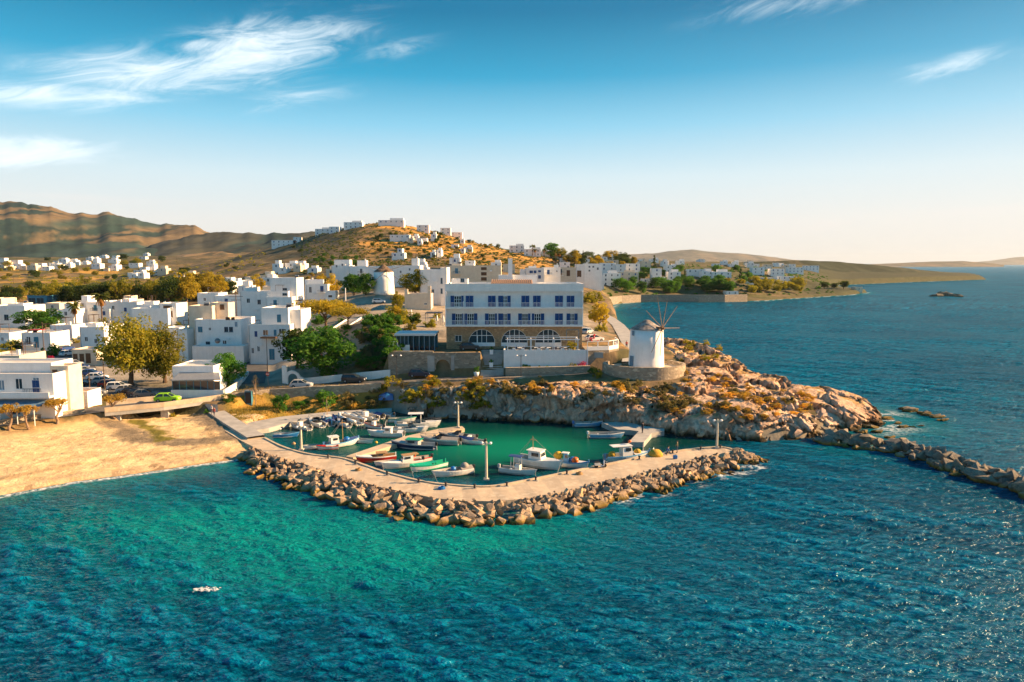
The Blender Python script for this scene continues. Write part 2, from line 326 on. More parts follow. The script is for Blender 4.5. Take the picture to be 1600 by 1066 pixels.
for px, py, d in [(590, 353, 720), (540, 358, 730), (640, 356, 720), (500, 364, 740), (700, 370, 700), (760, 388, 680), (820, 399, 640), (880, 407, 620), (600, 398, 520), (690, 398, 520), (500, 400, 540), (560, 425, 360), (460, 388, 700), (400, 408, 640), (330, 425, 560), (430, 425, 480), (760, 410, 520), (650, 375, 620), (560, 372, 640), (800, 420, 420), (700, 415, 430),
        (860, 415, 520), (930, 412, 640), (1000, 414, 700), (940, 440, 520), (1000, 445, 545), (1080, 448, 560), (1160, 448, 560), (1080, 425, 680), (1160, 425, 700), (1230, 432, 680), (1240, 455, 590), (1320, 447, 700), (1340, 440, 800), (960, 462, 490), (1040, 463, 525), (1120, 464, 525), (1200, 462, 545), (1000, 410, 1000), (1200, 413, 1100), (1300, 418, 1200),
        (0, 418, 900), (150, 416, 900), (280, 420, 850), (-200, 416, 900), (0, 402, 1500), (200, 404, 1500), (400, 396, 1500), (600, 392, 1500), (800, 406, 1500), (950, 410, 1500), (500, 398, 1000), (650, 392, 950), (800, 408, 900)]:
    p = PD(px, py, d); ctrl.append((p.x, p.y, p.z))
CT = np.array(ctrl)
def _uv(x, y): return (x/y*3.0), np.log(np.maximum(y, 20))*3.0
cu, cv = _uv(CT[:, 0], CT[:, 1])
def _k(d2): return -np.sqrt(d2+0.0015)
A = _k((cu[:, None]-cu[None])**2+(cv[:, None]-cv[None])**2); n_ = len(CT)
M_ = np.zeros((n_+1, n_+1)); M_[:n_, :n_] = A - np.eye(n_)*-0.004; M_[n_, :n_] = 1; M_[:n_, n_] = 1
wts = np.linalg.solve(M_, np.append(CT[:, 2], 0))
def rbf(x, y):
    x = np.asarray(x, float); y = np.asarray(y, float); sh = x.shape; u, v = _uv(x.ravel(), y.ravel()); o = np.empty(u.shape)
    for i in range(0, len(u), 20000):
        s = slice(i, i+20000); o[s] = _k((u[s, None]-cu)**2+(v[s, None]-cv)**2) @ wts[:n_] + wts[n_]
    return o.reshape(sh)
# level pads: (polygon, z, blend)
HX0, HX1, HY = -13.3, 14.2, 142.0          # hotel front corners and distance
PADS = [([(-24.5, 137.2), (-6.3, 137.2), (-6.3, 141.0), (-1.2, 141.0), (-1.2, 137.2), (19.5, 137.2), (24, 141), (24, 165), (-24.5, 165)], 9.7, 0.9)]
ROAD = [(-80, 675, 2.7), (60, 652, 2.8), (150, 641, 3.0), (178, 637, 3.05)]
ROAD2 = [(335, 619, 3.3), (430, 607, 3.6), (520, 602, 4.0), (610, 597.5, 4.5), (700, 593.5, 5.0), (800, 589.5, 5.4), (900, 585, 5.8), (945, 581, 6.2)]
BR = [(165, 639, 3.05), (250, 631, 3.15), (345, 618, 3.3)]
ALLEY = [(395, 600, 3.6), (402, 575, 4.0), (398, 550, 4.7), (388, 527, 5.8), (392, 500, 7.2)]
BACKR = [(988, 566, 8.2), (990, 545, 8.6), (978, 525, 8.8), (966, 508, 7.6), (952, 497, 6.8), (938, 490, 7.5)]
CARP = [(90, 640, 3.0), (120, 600, 3.3), (112, 565, 3.9), (108, 540, 4.5), (104, 520, 5.2)]
CARP2 = [(120, 606, 3.25), (190, 611, 3.2), (258, 618, 3.15), (330, 620, 3.2)]
def wline(l): return [tuple(P(*q)) for q in l]
STRIPS = [(wline(ALLEY), 2.4, 2.7), (wline(BACKR), 2.2, 2.7), (wline(CARP), 4.5, 2.7), (wline(CARP2), 4.6, 1.5), (wline(ROAD), 2.6, .7), (wline(ROAD2), 2.6, .7)]
def terrain(x, y, coast=True):
    x = np.asarray(x, float); y = np.asarray(y, float)
    z = rbf(x, y)
    for pl, hw, bl_ in STRIPS:
        d, zz = segdist(x, y, pl, False, [q[2] for q in pl]); k = 1-sstep(hw+0.3, hw+.3+bl_, d); z = z*(1-k)+(zz-0.06)*k
    for poly, pz, bl in PADS:
        k = sstep(-bl, 0.0, sdpoly(x, y, poly)); z = z*(1-k)+pz*k
    if coast:
        sd = sdpoly(x, y, LAND)+(fbm(x*0.12, y*0.12, 5, 4)-0.5)*2.2*sstep(-6, 4, x+10)
        near = sstep(0, 5, sd); hw_ = 1.6+1.6*sstep(26, 38, x)*sstep(200, 170, y); z = -2.5+(z+2.5)*np.where(sd < 0, sstep(-3.4, 1.6, sd)*1.0, 0) if False else -2.5+(z+2.5)*sstep(-3.4, hw_, sd)
    return z
_cache = {}
def gz(x, y):
    """height of the ground mesh at a point"""
    r = (math.log(max(y, 66.1))-LOG0)/DLOG; c = (x/y+1.05)/DU; i = min(max(int(r), 0), ZT.shape[0]-2); j = min(max(int(c), 0), ZT.shape[1]-2); a = min(max(r-i, 0), 1); b = min(max(c-j, 0), 1)
    return float((ZT[i, j]*(1-b)+ZT[i, j+1]*b)*(1-a)+(ZT[i+1, j]*(1-b)+ZT[i+1, j+1]*b)*a)
def ground(px, py):
    """where the line of sight through a picture point meets the ground"""
    key = (round(px, 1), round(py, 1))
    if key in _cache: return _cache[key].copy()
    d = ray(px, py); u = d[0]/d[1]; c = (u+1.05)/DU; j = min(max(int(c), 0), ZT.shape[1]-2); b = min(max(c-j, 0), 1); tz = ZT[:, j]*(1-b)+ZT[:, j+1]*b; z = CAMZ+d[2]/d[1]*ROWS
    hit = z < tz; i = int(np.argmax(hit)) if hit.any() else len(ROWS)-1
    if i > 0:
        p, q = z[i-1]-tz[i-1], tz[i]-z[i]; f = p/(p+q+1e-9) if p+q > 0 else 1; Y = ROWS[i-1]+(ROWS[i]-ROWS[i-1])*min(max(f, 0), 1)
    else: Y = ROWS[0]
    p = Vector((u*Y, Y, gz(u*Y, Y))); _cache[key] = p; return p.copy()

def grid_mesh(name, X, Y, Z, mats, cols=None, smooth=True, keep=None, attrs=None):
    r, c = X.shape; V = np.stack([X, Y, Z], -1).reshape(-1, 3)
    i = np.arange(r*c).reshape(r, c); q = np.stack([i[:-1, :-1], i[:-1, 1:], i[1:, 1:], i[1:, :-1]], -1).reshape(-1, 4)
    if keep is not None:
        kq = keep[:-1, :-1] | keep[1:, :-1] | keep[:-1, 1:] | keep[1:, 1:]; q = q[kq.ravel()]
        used = np.unique(q); rm = np.zeros(r*c, int); rm[used] = np.arange(len(used)); V = V[used]; q = rm[q]
        if cols is not None: cols = cols.reshape(-1, 3)[used]
        if attrs: attrs = {k: v.ravel()[used] for k, v in attrs.items()}
    me = bpy.data.meshes.new(name); me.vertices.add(len(V)); me.vertices.foreach_set('co', V.astype(np.float32).ravel())
    me.loops.add(q.size); me.loops.foreach_set('vertex_index', q.ravel().astype(np.int32)); me.polygons.add(len(q))
    me.polygons.foreach_set('loop_start', np.arange(0, q.size, 4, dtype=np.int32)); me.polygons.foreach_set('loop_total', np.full(len(q), 4, np.int32))
    me.polygons.foreach_set('use_smooth', np.full(len(q), smooth)); me.update(calc_edges=True)
    for m in (mats if isinstance(mats, list) else [mats]): me.materials.append(m)
    if cols is not None:
        a = me.color_attributes.new('ground', 'FLOAT_COLOR', 'POINT'); a.data.foreach_set('color', np.concatenate([cols.reshape(-1, 3), np.ones((cols.size//3, 1))], 1).astype(np.float32).ravel())
    for k, v in (attrs or {}).items():
        a = me.attributes.new(k, 'FLOAT', 'POINT'); a.data.foreach_set('value', v.astype(np.float32).ravel())
    return me
def ground_mat(name, nz=0.25, bump=0.5, bs=1.2, rough=0.95):
    m = bpy.data.materials.new(name); m.use_nodes = True; n = NT(m.node_tree)
    o = n.add('ShaderNodeOutputMaterial'); b = n.add('ShaderNodeBsdfPrincipled', {'Roughness': rough, 'Specular IOR Level': 0.15}); n.l.new(b.outputs[0], o.inputs[0])
    g = n.add('ShaderNodeNewGeometry').outputs['Position']; a = n.add('ShaderNodeVertexColor', layer_name='ground').outputs[0]
    c = n.mix(1.0, a, n.ramp(n.noise(g, nz, 8, 0.7), [(0.3, (0.55, 0.55, 0.55)), (0.7, (1.35, 1.3, 1.25))]), 'MULTIPLY')
    n.put(b.inputs['Base Color'], c)
    bn = n.add('ShaderNodeBump', {'Height': n.noise(g, bs, 8, 0.7), 'Strength': bump, 'Distance': 0.4}); n.l.new(bn.outputs[0], b.inputs['Normal'])
    return m
GM = ground_mat('earth_and_dry_grass')
def lerp(a, b, t): return a*(1-t[..., None])+np.array(b)*t[..., None]
ROCKP = [tuple(P(px, py, 0).xy) for px, py in [(606, 648), (660, 656), (720, 658), (800, 662), (880, 664), (940, 668), (985, 675), (1040, 682), (1100, 691), (1190, 700), (1270, 697), (1330, 684), (1400, 672)]]
ROCKP += [(72, 124), (66, 132), (57, 137), (53, 140), (53, 156), (46, 174), (40, 190), (37, 183), (33, 160), (33.5, 138), (31, 125), (22, 122.3), (12, 127), (4, 127.8), (-10, 127), (-22, 125.5)]
LOG0, DLOG, DU = math.log(66), 0.0058, 0.0062
rows = np.exp(np.arange(LOG0, math.log(2300), DLOG)); cols_ = np.arange(-1.05, 1.051, DU)
U, Yg = np.meshgrid(cols_, rows); Xg = U*Yg
Z = terrain(Xg, Yg)
pxg = 800+Xg/Yg*FPX/ (math.cos(TH)) ; 
far = sstep(200, 500, Yg)
Z += far*((fbm(Xg*0.02, Yg*0.02, 3)-0.5)*9*sstep(300, 600, Yg)+(fbm(Xg*0.1, Yg*0.1, 9)-0.5)*2.0)*sstep(0, 60, sdpoly(Xg, Yg, LAND))
Z += (fbm(Xg*0.5, Yg*0.5, 21)-0.5)*0.25*sstep(150, 160, Yg)
Z = np.where(Z > 0, Z*(1-.5*sstep(1240, 1330, pxg)*sstep(640, 760, Yg)), Z)
ZT = Z.copy(); ROWS = rows; Z -= .9*sstep(.5, 2.2, sdpoly(Xg, Yg, ROCKP))
# ground cover colours
C = np.zeros(Xg.shape+(3,)); C[:] = (0.17, 0.125, 0.075)
n1 = fbm(Xg*0.06, Yg*0.06, 31); n2 = fbm(Xg*0.02, Yg*0.02, 41, 5); n3 = fbm(Xg*0.25, Yg*0.25, 51)
C = lerp(C, (0.24, 0.16, 0.07), sstep(.45, .6, n1)); C = lerp(C, (0.075, 0.075, 0.035), sstep(.52, .62, n3)*0.9)
C = lerp(C, (0.085, 0.08, 0.05), sstep(230, 300, Yg)*sstep(620, 480, pxg)*sstep(.38, .55, n2)*.8)
C = lerp(C, (0.58, 0.30, 0.06), sstep(400, 560, Yg)*sstep(540, 590, pxg)*sstep(930, 820, pxg)*sstep(.36, .5, n2)*0.95)          # golden field on the hill
C = lerp(C, (0.10, 0.09, 0.04), sstep(400, 560, Yg)*sstep(.53, .60, n3)*.85)
tv = np.abs(((Z*0.22+n1*1.2) % 1.0)-0.5)                                                                         # terraces
C = lerp(C, (0.30, 0.22, 0.13), sstep(400, 500, Yg)*sstep(.40, .5, tv)*0.5)
C = lerp(C, (0.42, 0.25, 0.06), sstep(330, 380, Yg)*sstep(900, 800, Yg)*sstep(260, 200, pxg)*sstep(.42, .55, n2))  # fields behind the town
C = lerp(C, (0.075, 0.085, 0.03), sstep(330, 380, Yg)*sstep(300, 200, pxg)*sstep(.5, .58, n1)*0.8)
C = lerp(C, (0.10, 0.10, 0.045), sstep(400, 450, Yg)*sstep(900, 960, pxg)*(.35+.65*sstep(.4, .55, n1)))
C = lerp(C, (0.055, 0.062, 0.033), sstep(1220, 1290, pxg)*sstep(500, 560, Yg)*.85)
town = sstep(130, 140, Yg)*sstep(330, 280, Yg)*sstep(560, 480, pxg)
C = lerp(C, (0.36, 0.33, 0.28), town*.75)
C = lerp(C, (0.40, 0.36, 0.30), sstep(150, 165, Yg)*sstep(280, 220, Yg)*sstep(520, 560, pxg)*sstep(980, 900, pxg)*.7)
grass_poly = [tuple(P(px, py, 1.5).xy) for px, py in [(345, 637), (372, 655), (440, 648), (530, 641), (608, 637), (600, 624), (500, 620), (400, 622), (350, 628)]]
gk = sstep(-1.0, 1.0, sdpoly(Xg, Yg, grass_poly)); C = lerp(C, (0.17, 0.14, 0.035), gk); C = lerp(C, (0.34, 0.21, 0.05), gk*sstep(.45, .6, n3))
grass2 = [tuple(P(px, py, 1.2).xy) for px, py in [(200, 660), (245, 690), (272, 684), (225, 656)]]
C = lerp(C, (0.30, 0.29, 0.25), sstep(4, -1, sdpoly(Xg, Yg, LAND))*sstep(-24, -20, Xg)*sstep(150, 140, Yg))
sand = sstep(2.4, 1.7, Z)*sstep(-28, -33, Xg)*sstep(118, 110, Yg-0*Xg)*sstep(-1, 1, sdpoly(Xg, Yg, LAND)+2)
C = lerp(C, (0.74, 0.53, 0.27), sand); C = lerp(C, (0.64, 0.45, 0.23), sand*sstep(.42, .62, n3))
C = lerp(C, (0.33, 0.235, 0.14), sand*sstep(2.6, 0.8, sdpoly(Xg, Yg, LAND)))
g2 = sstep(-.6, .6, sdpoly(Xg, Yg, grass2)+ (n3-.5)*3); C = lerp(C, (0.20, 0.17, 0.035), g2)
strm = segdist(Xg, Yg, [tuple(P(px, py, 1.2).xy) for px, py in [(150, 655), (215, 688), (300, 690), (400, 676)]]); C = lerp(C, (0.25, 0.20, 0.13), sand*sstep(2.2, 1.0, strm+(n3-.5)*2))
C = lerp(C, (0.24, 0.20, 0.12), sand*sstep(3.5, 1.0, segdist(Xg, Yg, [tuple(P(px, py, 1.2).xy) for px, py in [(330, 650), (392, 684)]])+(n3-.5)*2))
keep = Z > -2.3
tag(ob('ground', grid_mesh('ground', Xg, Yg, Z, GM, C, True, keep)), kind='structure')
# sand rippled by feet and rakes: small relief on its own sheet
sx = np.arange(-84, -31, 0.28); sy = np.arange(72, 119, 0.28); SX, SY = np.meshgrid(sx, sy); SZ0 = terrain(SX, SY)
sdl = sdpoly(SX, SY, LAND); m_ = sstep(-0.5, 0.6, sdl)*sstep(-30.5, -33, SX)*sstep(2.15, 1.75, SZ0)
SZ = SZ0+(fbm(SX*0.45, SY*0.45, 61, 4)-.5)*.30+(fbm(SX*2.2, SY*1.6, 66, 3)-.5)*.20+0.05-(1-m_)*1.2
bands = np.abs((sdl+(fbm(SX*.1, SY*.1, 71)-.5)*4)-6.0); 
SCOL = np.zeros(SX.shape+(3,)); SCOL[:] = (0.72, 0.54, 0.30); nn = fbm(SX*.5, SY*.5, 81); SCOL = lerp(SCOL, (0.66, 0.48, 0.26), sstep(.42, .65, nn))
SCOL = lerp(SCOL, (0.36, 0.23, 0.11), sstep(1.0, 0.2, bands+(nn-.5)*2.4)*.6); SCOL = lerp(SCOL, (0.52, 0.38, 0.23), sstep(2.4, 1.0, sdl+(nn-.5)*.8))
SCOL = lerp(SCOL, (0.58, 0.40, 0.20), sstep(.55, .7, fbm(SX*1.5, SY*1.5, 91))*.6)
stw = segdist(SX, SY, [tuple(P(px, py, 1.2).xy) for px, py in [(160, 655), (215, 686), (300, 690), (400, 676)]]); SCOL = lerp(SCOL, (0.24, 0.19, 0.125), sstep(2.6, 1.0, stw+(nn-.5)*3))
stp = segdist(SX, SY, [tuple(P(px, py, 1.2).xy) for px, py in [(322, 650), (392, 682)]]); SCOL = lerp(SCOL, (0.25, 0.20, 0.14), sstep(4.2, 1.2, stp+(nn-.5)*3))
SCOL = lerp(SCOL, (0.17, 0.15, 0.03), sstep(-.5, .7, sdpoly(SX, SY, grass2)+(nn-.5)*3))
tag(ob('beach', grid_mesh('beach', SX, SY, SZ, ground_mat('sand', 0.6, 0.6, 3.0), SCOL, True, (m_ > 0.02))), kind='structure')

# ------------------------------------------------------------------ rocky headland and harbour cliff
hx = np.arange(-24, 76, 0.24); hy = np.arange(103, 192, 0.27); HXg, HYg = np.meshgrid(hx, hy)
T0 = terrain(HXg, HYg); rk = sdpoly(HXg, HYg, ROCKP); msk = sstep(-0.4, 1.6, rk)
wx = HXg+(fbm(HXg*.25, HYg*.25, 101)-.5)*5; wy = HYg+(fbm(HXg*.25, HYg*.25, 107)-.5)*5
rel = np.zeros(HXg.shape)
for sc_, amp, sd_ in ((0.11, 1.7, 1), (0.30, 0.62, 2), (0.9, 0.16, 3)):
    f1, f2, rid, ox, oy = cells(wx*sc_, wy*sc_*1.35, sd_)
    tilt = ((rid*7.13) % 1-.5)*ox*1.6+((rid*3.77) % 1-.5)*oy*1.6
    rel += amp*((rid-.45)*.85+tilt*.9)-amp*0.55*sstep(0.14, 0.0, f2-f1)
rel += (fbm(HXg*1.6, HYg*1.6, 111, 4)-.5)*.2
rough_k = 0.6+0.5*sstep(.35, .6, fbm(HXg*.07, HYg*.07, 121))
shore = sdpoly(HXg, HYg, LAND)
HZ = T0+(rel*rough_k*sstep(-2, 2.5, shore)*1.0+0.12+.75*sstep(14, 6, HXg)*sstep(9, 3, shore))*msk-(1-msk)*0.9
tip = sstep(58, 66, HXg); HZ = np.where(shore < -0.2, np.minimum(HZ, T0+rel*.7*sstep(-3, 0, shore)), HZ)
hc = np.zeros(HXg.shape+(3,)); hc[:] = (0.64, 0.44, 0.31); a1 = fbm(HXg*.16, HYg*.16, 131); a2 = fbm(HXg*.6, HYg*.6, 141); a3 = fbm(HXg*2, HYg*2, 151)
hc = lerp(hc, (0.52, 0.36, 0.26), sstep(.42, .6, a2)); hc = lerp(hc, (0.70, 0.54, 0.42), sstep(.52, .68, a1)*.8); hc = lerp(hc, (0.34, 0.19, 0.11), sstep(.56, .7, fbm(HXg*.3, HYg*.3, 161))*.8)
cliff = sstep(8, -4, HXg); hc = lerp(hc, (0.36, 0.36, 0.32), cliff*.85)
slope_flat = sstep(0.9, 0.3, np.hypot(*np.gradient(HZ, 0.27, 0.24)))
hc = lerp(hc, (0.50, 0.30, 0.085), sstep(.47, .58, a2)*slope_flat*sstep(1.8, 3.2, HZ)*.75); hc = lerp(hc, (0.52, 0.32, 0.08), sstep(128, 140, HYg)*sstep(36, 40, HXg+HYg*.05)*slope_flat*sstep(.40, .52, a1)*.85)
hc = lerp(hc, (0.10, 0.085, 0.045), sstep(.57, .66, a3)*slope_flat*sstep(2, 3.5, HZ)*.5)
zz_ = HZ+(a2-.5)*.8
hc = lerp(hc, (0.16, 0.11, 0.045), sstep(.95, .55, zz_)); hc = lerp(hc, (0.03, 0.026, 0.018), sstep(.62, .3, zz_))
hc = lerp(hc, (0.055, 0.05, 0.042), sstep(60, 66, HXg)*sstep(2.2, .9, zz_)*.8)
RM = ground_mat('headland_rock', 1.3, 0.9, 2.6, 0.88)
steep = sstep(.5, 1.4, np.hypot(*np.gradient(HZ, 0.27, 0.24)))*msk*sstep(-1.5, 1.0, HZ+1.2); pushY = np.zeros(HXg.shape); pushX = np.zeros(HXg.shape)
for sc_, amp, sd_ in ((.22, 1.5, 31), (.55, .95, 32), (1.3, .4, 33)):
    f1, f2, rid, ox, oy = cells(HXg*sc_+fbm(HXg*.3, HZ*.5, 301)*1.2, HZ*sc_*1.7+HYg*sc_*.35, sd_); pushY += amp*(rid-.5+((rid*5.3) % 1-.5)*ox)-amp*.5*sstep(.12, 0, f2-f1); pushX += amp*.5*((rid*9.1) % 1-.5)
HXd = HXg+pushX*steep*.8; HYd = HYg-pushY*steep*1.25
HEAD = tag(ob('headland', grid_mesh('headland', HXd, HYd, HZ, RM, hc, True, (msk > .01) & (HZ > -1.5))), kind='structure')
def headz(x, y):
    i = int(round((y-103)/0.27)); j = int(round((x+24)/0.24))
    z = gz(x, y)
    if 0 <= i < HZ.shape[0] and 0 <= j < HZ.shape[1]: z = max(z, float(HZ[i, j]))
    return z
def hground(px, py):
    d = ray(px, py); Y = np.linspace(95, 190, 400); prev = None
    for y in Y:
        z = CAMZ+d[2]/d[1]*y
        if z < headz(d[0]/d[1]*y, y): return Vector((d[0]/d[1]*y, y, headz(d[0]/d[1]*y, y)))
    return ground(px, py)

# ------------------------------------------------------------------ sea
def ocean(N, L, wind, peak, seed):
    rg = np.random.RandomState(seed); k = np.fft.fftfreq(N, L/N)*2*math.pi; KX, KY = np.meshgrid(k, k); K = np.hypot(KX, KY); K[0, 0] = 1
    kp = 2*math.pi/peak; S = np.exp(-1.2*(kp/K)**2)/K**3.0; cosw = (KX*wind[0]+KY*wind[1])/K; S *= (0.015+np.abs(cosw)**6); S *= np.exp(-(K*0.075)**2); S[0, 0] = 0
    Hh = np.sqrt(S)*(rg.randn(N, N)+1j*rg.randn(N, N)); h = np.fft.ifft2(Hh).real; dx = np.fft.ifft2(-1j*KX/K*Hh).real; dy = np.fft.ifft2(-1j*KY/K*Hh).real
    s = h.std(); return h/s, dx/s, dy/s
def samp(t, x, y, L, rot):
    c, s = math.cos(rot), math.sin(rot); u = (x*c-y*s)/L; v = (x*s+y*c)/L; N = t[0].shape[0]; fu = (u % 1)*N; fv = (v % 1)*N; i = fu.astype(int) % N; j = fv.astype(int) % N; a = fu-np.floor(fu); b = fv-np.floor(fv); i1 = (i+1) % N; j1 = (j+1) % N
    r = [q[j, i]*(1-a)*(1-b)+q[j, i1]*a*(1-b)+q[j1, i]*(1-a)*b+q[j1, i1]*a*b for q in t]
    return r[0], r[1]*c+r[2]*s, -r[1]*s+r[2]*c
T1 = ocean(512, 83.0, (0.36, 0.93), 2.3, 4); T2 = ocean(512, 49.0, (-0.22, 0.97), 1.25, 9)
rows = np.concatenate([np.exp(np.arange(math.log(28), math.log(420), 0.0032)), np.exp(np.arange(math.log(421), math.log(3000), 0.02)), np.exp(np.linspace(math.log(3100), math.log(90000), 30))])
cols_ = np.arange(-1.0, 1.001, 0.0036); U, Yw = np.meshgrid(cols_, rows); Xw = U*Yw
h1, ax1, ay1 = samp(T1, Xw, Yw, 83.0, 0.0); h2, ax2, ay2 = samp(T2, Xw, Yw, 49.0, 0.04)
HARB = [tuple(P(px, py, 0).xy) for px, py in [(385, 664), (440, 702), (530, 722), (620, 748), (700, 758), (770, 762), (860, 748), (960, 728), (1060, 710), (1150, 702), (1190, 688), (1100, 680), (1030, 665), (960, 650), (800, 640), (610, 630), (450, 640)]]
shd = sdpoly(Xw, Yw, HARB); calm = sstep(6, -2, shd); gust = 0.35+1.3*sstep(.25, .75, fbm(Xw*.03, Yw*.045, 171, 4)); T3 = ocean(256, 131.0, (0.5, 0.86), 9.0, 14); h3, ax3, ay3 = samp(T3, Xw, Yw, 131.0, .1)
fade = sstep(900, 150, Yw); amp = (0.02+0.98*calm)*gust*fade
sdb = sdpoly(Xw, Yw, LAND); amp *= 0.25+0.75*sstep(0, -16, sdb)
hm = .55+.45*np.clip(h3, -1, 2); h1 = h1*hm; ZW = (h1*0.036+h2*0.018+h3*.05)*amp; XD = Xw+(ax1*0.04*hm+ax2*0.02)*amp; YD = Yw+(ay1*0.04*hm+ay2*0.02)*amp
def blob(px, py, rx, ry):
    p = P(px, py, 0); return np.exp(-(((Xw-p.x)/rx)**2+((Yw-p.y)/ry)**2))
nz = fbm(Xw*.05, Yw*.05, 181, 5)
sh = .95*blob(540, 850, 17, 8)+0.6*blob(330, 810, 15, 8)+.7*blob(720, 840, 10, 6)+.4*blob(150, 800, 18, 8)+.4*blob(860, 810, 9, 4)+.3*blob(480, 910, 14, 4)
sh = np.clip(sh, 0, 1.15)*sstep(.22, .55, nz+.08)
sh = np.maximum(sh, 0.5*sstep(-9, -1, sdb)*sstep(-25, -35, Xw)); sh = np.maximum(sh, .35*sstep(-14, -3, sdb)*sstep(40, 55, Xw))
sh *= calm
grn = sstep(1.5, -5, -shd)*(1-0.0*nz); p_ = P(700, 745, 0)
gl = np.clip(blob(800, 700, 12, 8)*1.1+blob(600, 690, 14, 8)*.3, 0, 1)*grn  # paler green patches in the harbour water
foam = sstep(-1.1, -.1, sdb)*sstep(.6, -.1, sdb)*sstep(-33, -36, Xw)
rockt = sstep(-7, -1, sdb)*sstep(56, 62, Xw)*sstep(90, 112, Yw)*(fbm(Xw*.4, Yw*.4, 191) > .52)*.8
BWO = [tuple(P(px, py, 0).xy) for px, py in [(420, 722), (520, 768), (640, 803), (720, 808), (800, 806), (950, 786), (1060, 762), (1180, 730)]]
bwf = sstep(2.2, .3, segdist(Xw, Yw, BWO))*sstep(.5, .62, fbm(Xw*.9, Yw*.9, 197))*.85*sstep(5, 20, Xw+28)
JET = [tuple(P(px, py, 0).xy) for px, py in [(1275, 682), (1400, 700), (1500, 730), (1600, 762), (1750, 810)]]
jf = sstep(5.5, 2.5, segdist(Xw, Yw, JET))*sstep(.52, .62, fbm(Xw*.7, Yw*.7, 199))*.55*sstep(100, 108, Yw+(Xw-50)*.4)
caps = 0*sstep(2.75, 3.5, h1*.8+h2*.75)*calm*sstep(200, 60, Yw)*sstep(-10, 40, Xw-(Yw-60)*.2)*.55
foam = np.clip(np.maximum.reduce([foam, rockt, bwf, jf, caps]), 0, 1)
sm = bpy.data.materials.new('sea_water'); sm.use_nodes = True; n = NT(sm.node_tree)
o = n.add('ShaderNodeOutputMaterial'); b = n.add('ShaderNodeBsdfDiffuse'); gls = n.add('ShaderNodeBsdfGlossy'); fre = n.add('ShaderNodeFresnel', {'IOR': 1.33}); mxs = n.add('ShaderNodeMixShader')
n.l.new(b.outputs[0], mxs.inputs[1]); n.l.new(gls.outputs[0], mxs.inputs[2]); n.l.new(mxs.outputs[0], o.inputs[0])
g = n.add('ShaderNodeNewGeometry').outputs['Position']
at = lambda k: n.add('ShaderNodeAttribute', attribute_name=k).outputs['Fac']
deep = n.mix(n.maprange(n.noise(g, 0.02, 3), .35, .65), (0.0003, 0.066, 0.126), (0.0006, 0.100, 0.178))
deep = n.mix(n.maprange(at('crest'), -1.4, 2.2, 0, 1, True), n.mix(1.0, deep, (.45, .5, .55), 'MULTIPLY'), n.mix(1.0, deep, (1.6, 1.9, 1.8), 'MULTIPLY'))  # light through thin crests painted in: colour lifted at crests, darkened in troughs
c = n.mix(at('shallow'), deep, (0.002, 0.215, 0.205)); c = n.mix(at('green'), c, (0.001, 0.030, 0.030)); c = n.mix(at('pale_green'), c, (0.002, 0.17, 0.105))
fo = n.math('MULTIPLY', at('foam'), n.maprange(n.noise(g, 1.6, 6, .7), .40, .56)); c = n.mix(fo, c, (0.75, 0.78, 0.78))
n.put(b.inputs['Color'], c); gls.inputs['Color'].default_value = (.80, .95, 1, 1); gls.inputs['Roughness'].default_value = .16; n.put(mxs.inputs[0], n.math('MULTIPLY', n.math('MULTIPLY', n.math('POWER', fre.outputs[0], 1.15), .58), n.math('SUBTRACT', 1.0, fo)))   # a wind-roughened sea never mirrors fully at grazing angles
cd = n.add('ShaderNodeSeparateXYZ', {0: g}).outputs[1]
def ridged(rot, sx, sy, sc, det, dist):
    mp = n.add('ShaderNodeMapping', {'Vector': g, 'Scale': (sx, sy, 1), 'Rotation': (0, 0, R(rot))}).outputs[0]; q = n.noise(mp, sc, det, .58, dist)
    return n.math('POWER', n.math('SUBTRACT', 1.0, n.math('ABSOLUTE', n.math('MULTIPLY_ADD', q, 4.0, -2.0)), clamp=True), 1.4)
r1 = ridged(14, .8, 1.9, .50, 3, .6); r2 = ridged(-12, .8, 2.0, .85, 3, .5); r3 = ridged(4, .9, 2.0, 2.1, 2, .3)
mp = n.add('ShaderNodeMapping', {'Vector': g, 'Scale': (.8, 2.2, 1)}).outputs[0]
hgt = n.math('ADD', n.math('ADD', n.math('MULTIPLY', r1, .50), n.math('MULTIPLY', r2, .34)), n.math('ADD', n.math('MULTIPLY', r3, .13), n.math('MULTIPLY', n.noise(mp, .4, 6, .62, .4), 1.0)))
bn = n.add('ShaderNodeBump', {'Height': hgt, 'Strength': n.math('MULTIPLY', n.maprange(at('calm'), 0, 1, .10, 1.0), n.maprange(cd, 60, 900, .75, 1.0)), 'Distance': 0.5})
for q in (b, gls, fre): n.l.new(bn.outputs[0], q.inputs['Normal'])
# fan in front of the camera; a wide sheet just below carries the sea on all round
me = grid_mesh('sea', XD, YD, ZW, sm, None, True, (sdb < 8) | (Yw > 2300), {'shallow': sh, 'green': grn, 'pale_green': gl, 'foam': foam, 'calm': calm, 'crest': (h1*.75+h2*.45+h3*.35)*calm*fade*np.clip(gust, 0, 1.2)})
tag(ob('sea', me), kind='structure')
ring = [(90000*math.cos(2*math.pi*i/48), 90000*math.sin(2*math.pi*i/48), -0.75) for i in range(48)]
me = mk('open_sea', ring, [tuple(range(48))], sm); a = me.attributes.new('calm', 'FLOAT', 'POINT'); a.data.foreach_set('value', [1.0]*48)
tag(ob('open_sea', me), kind='structure')

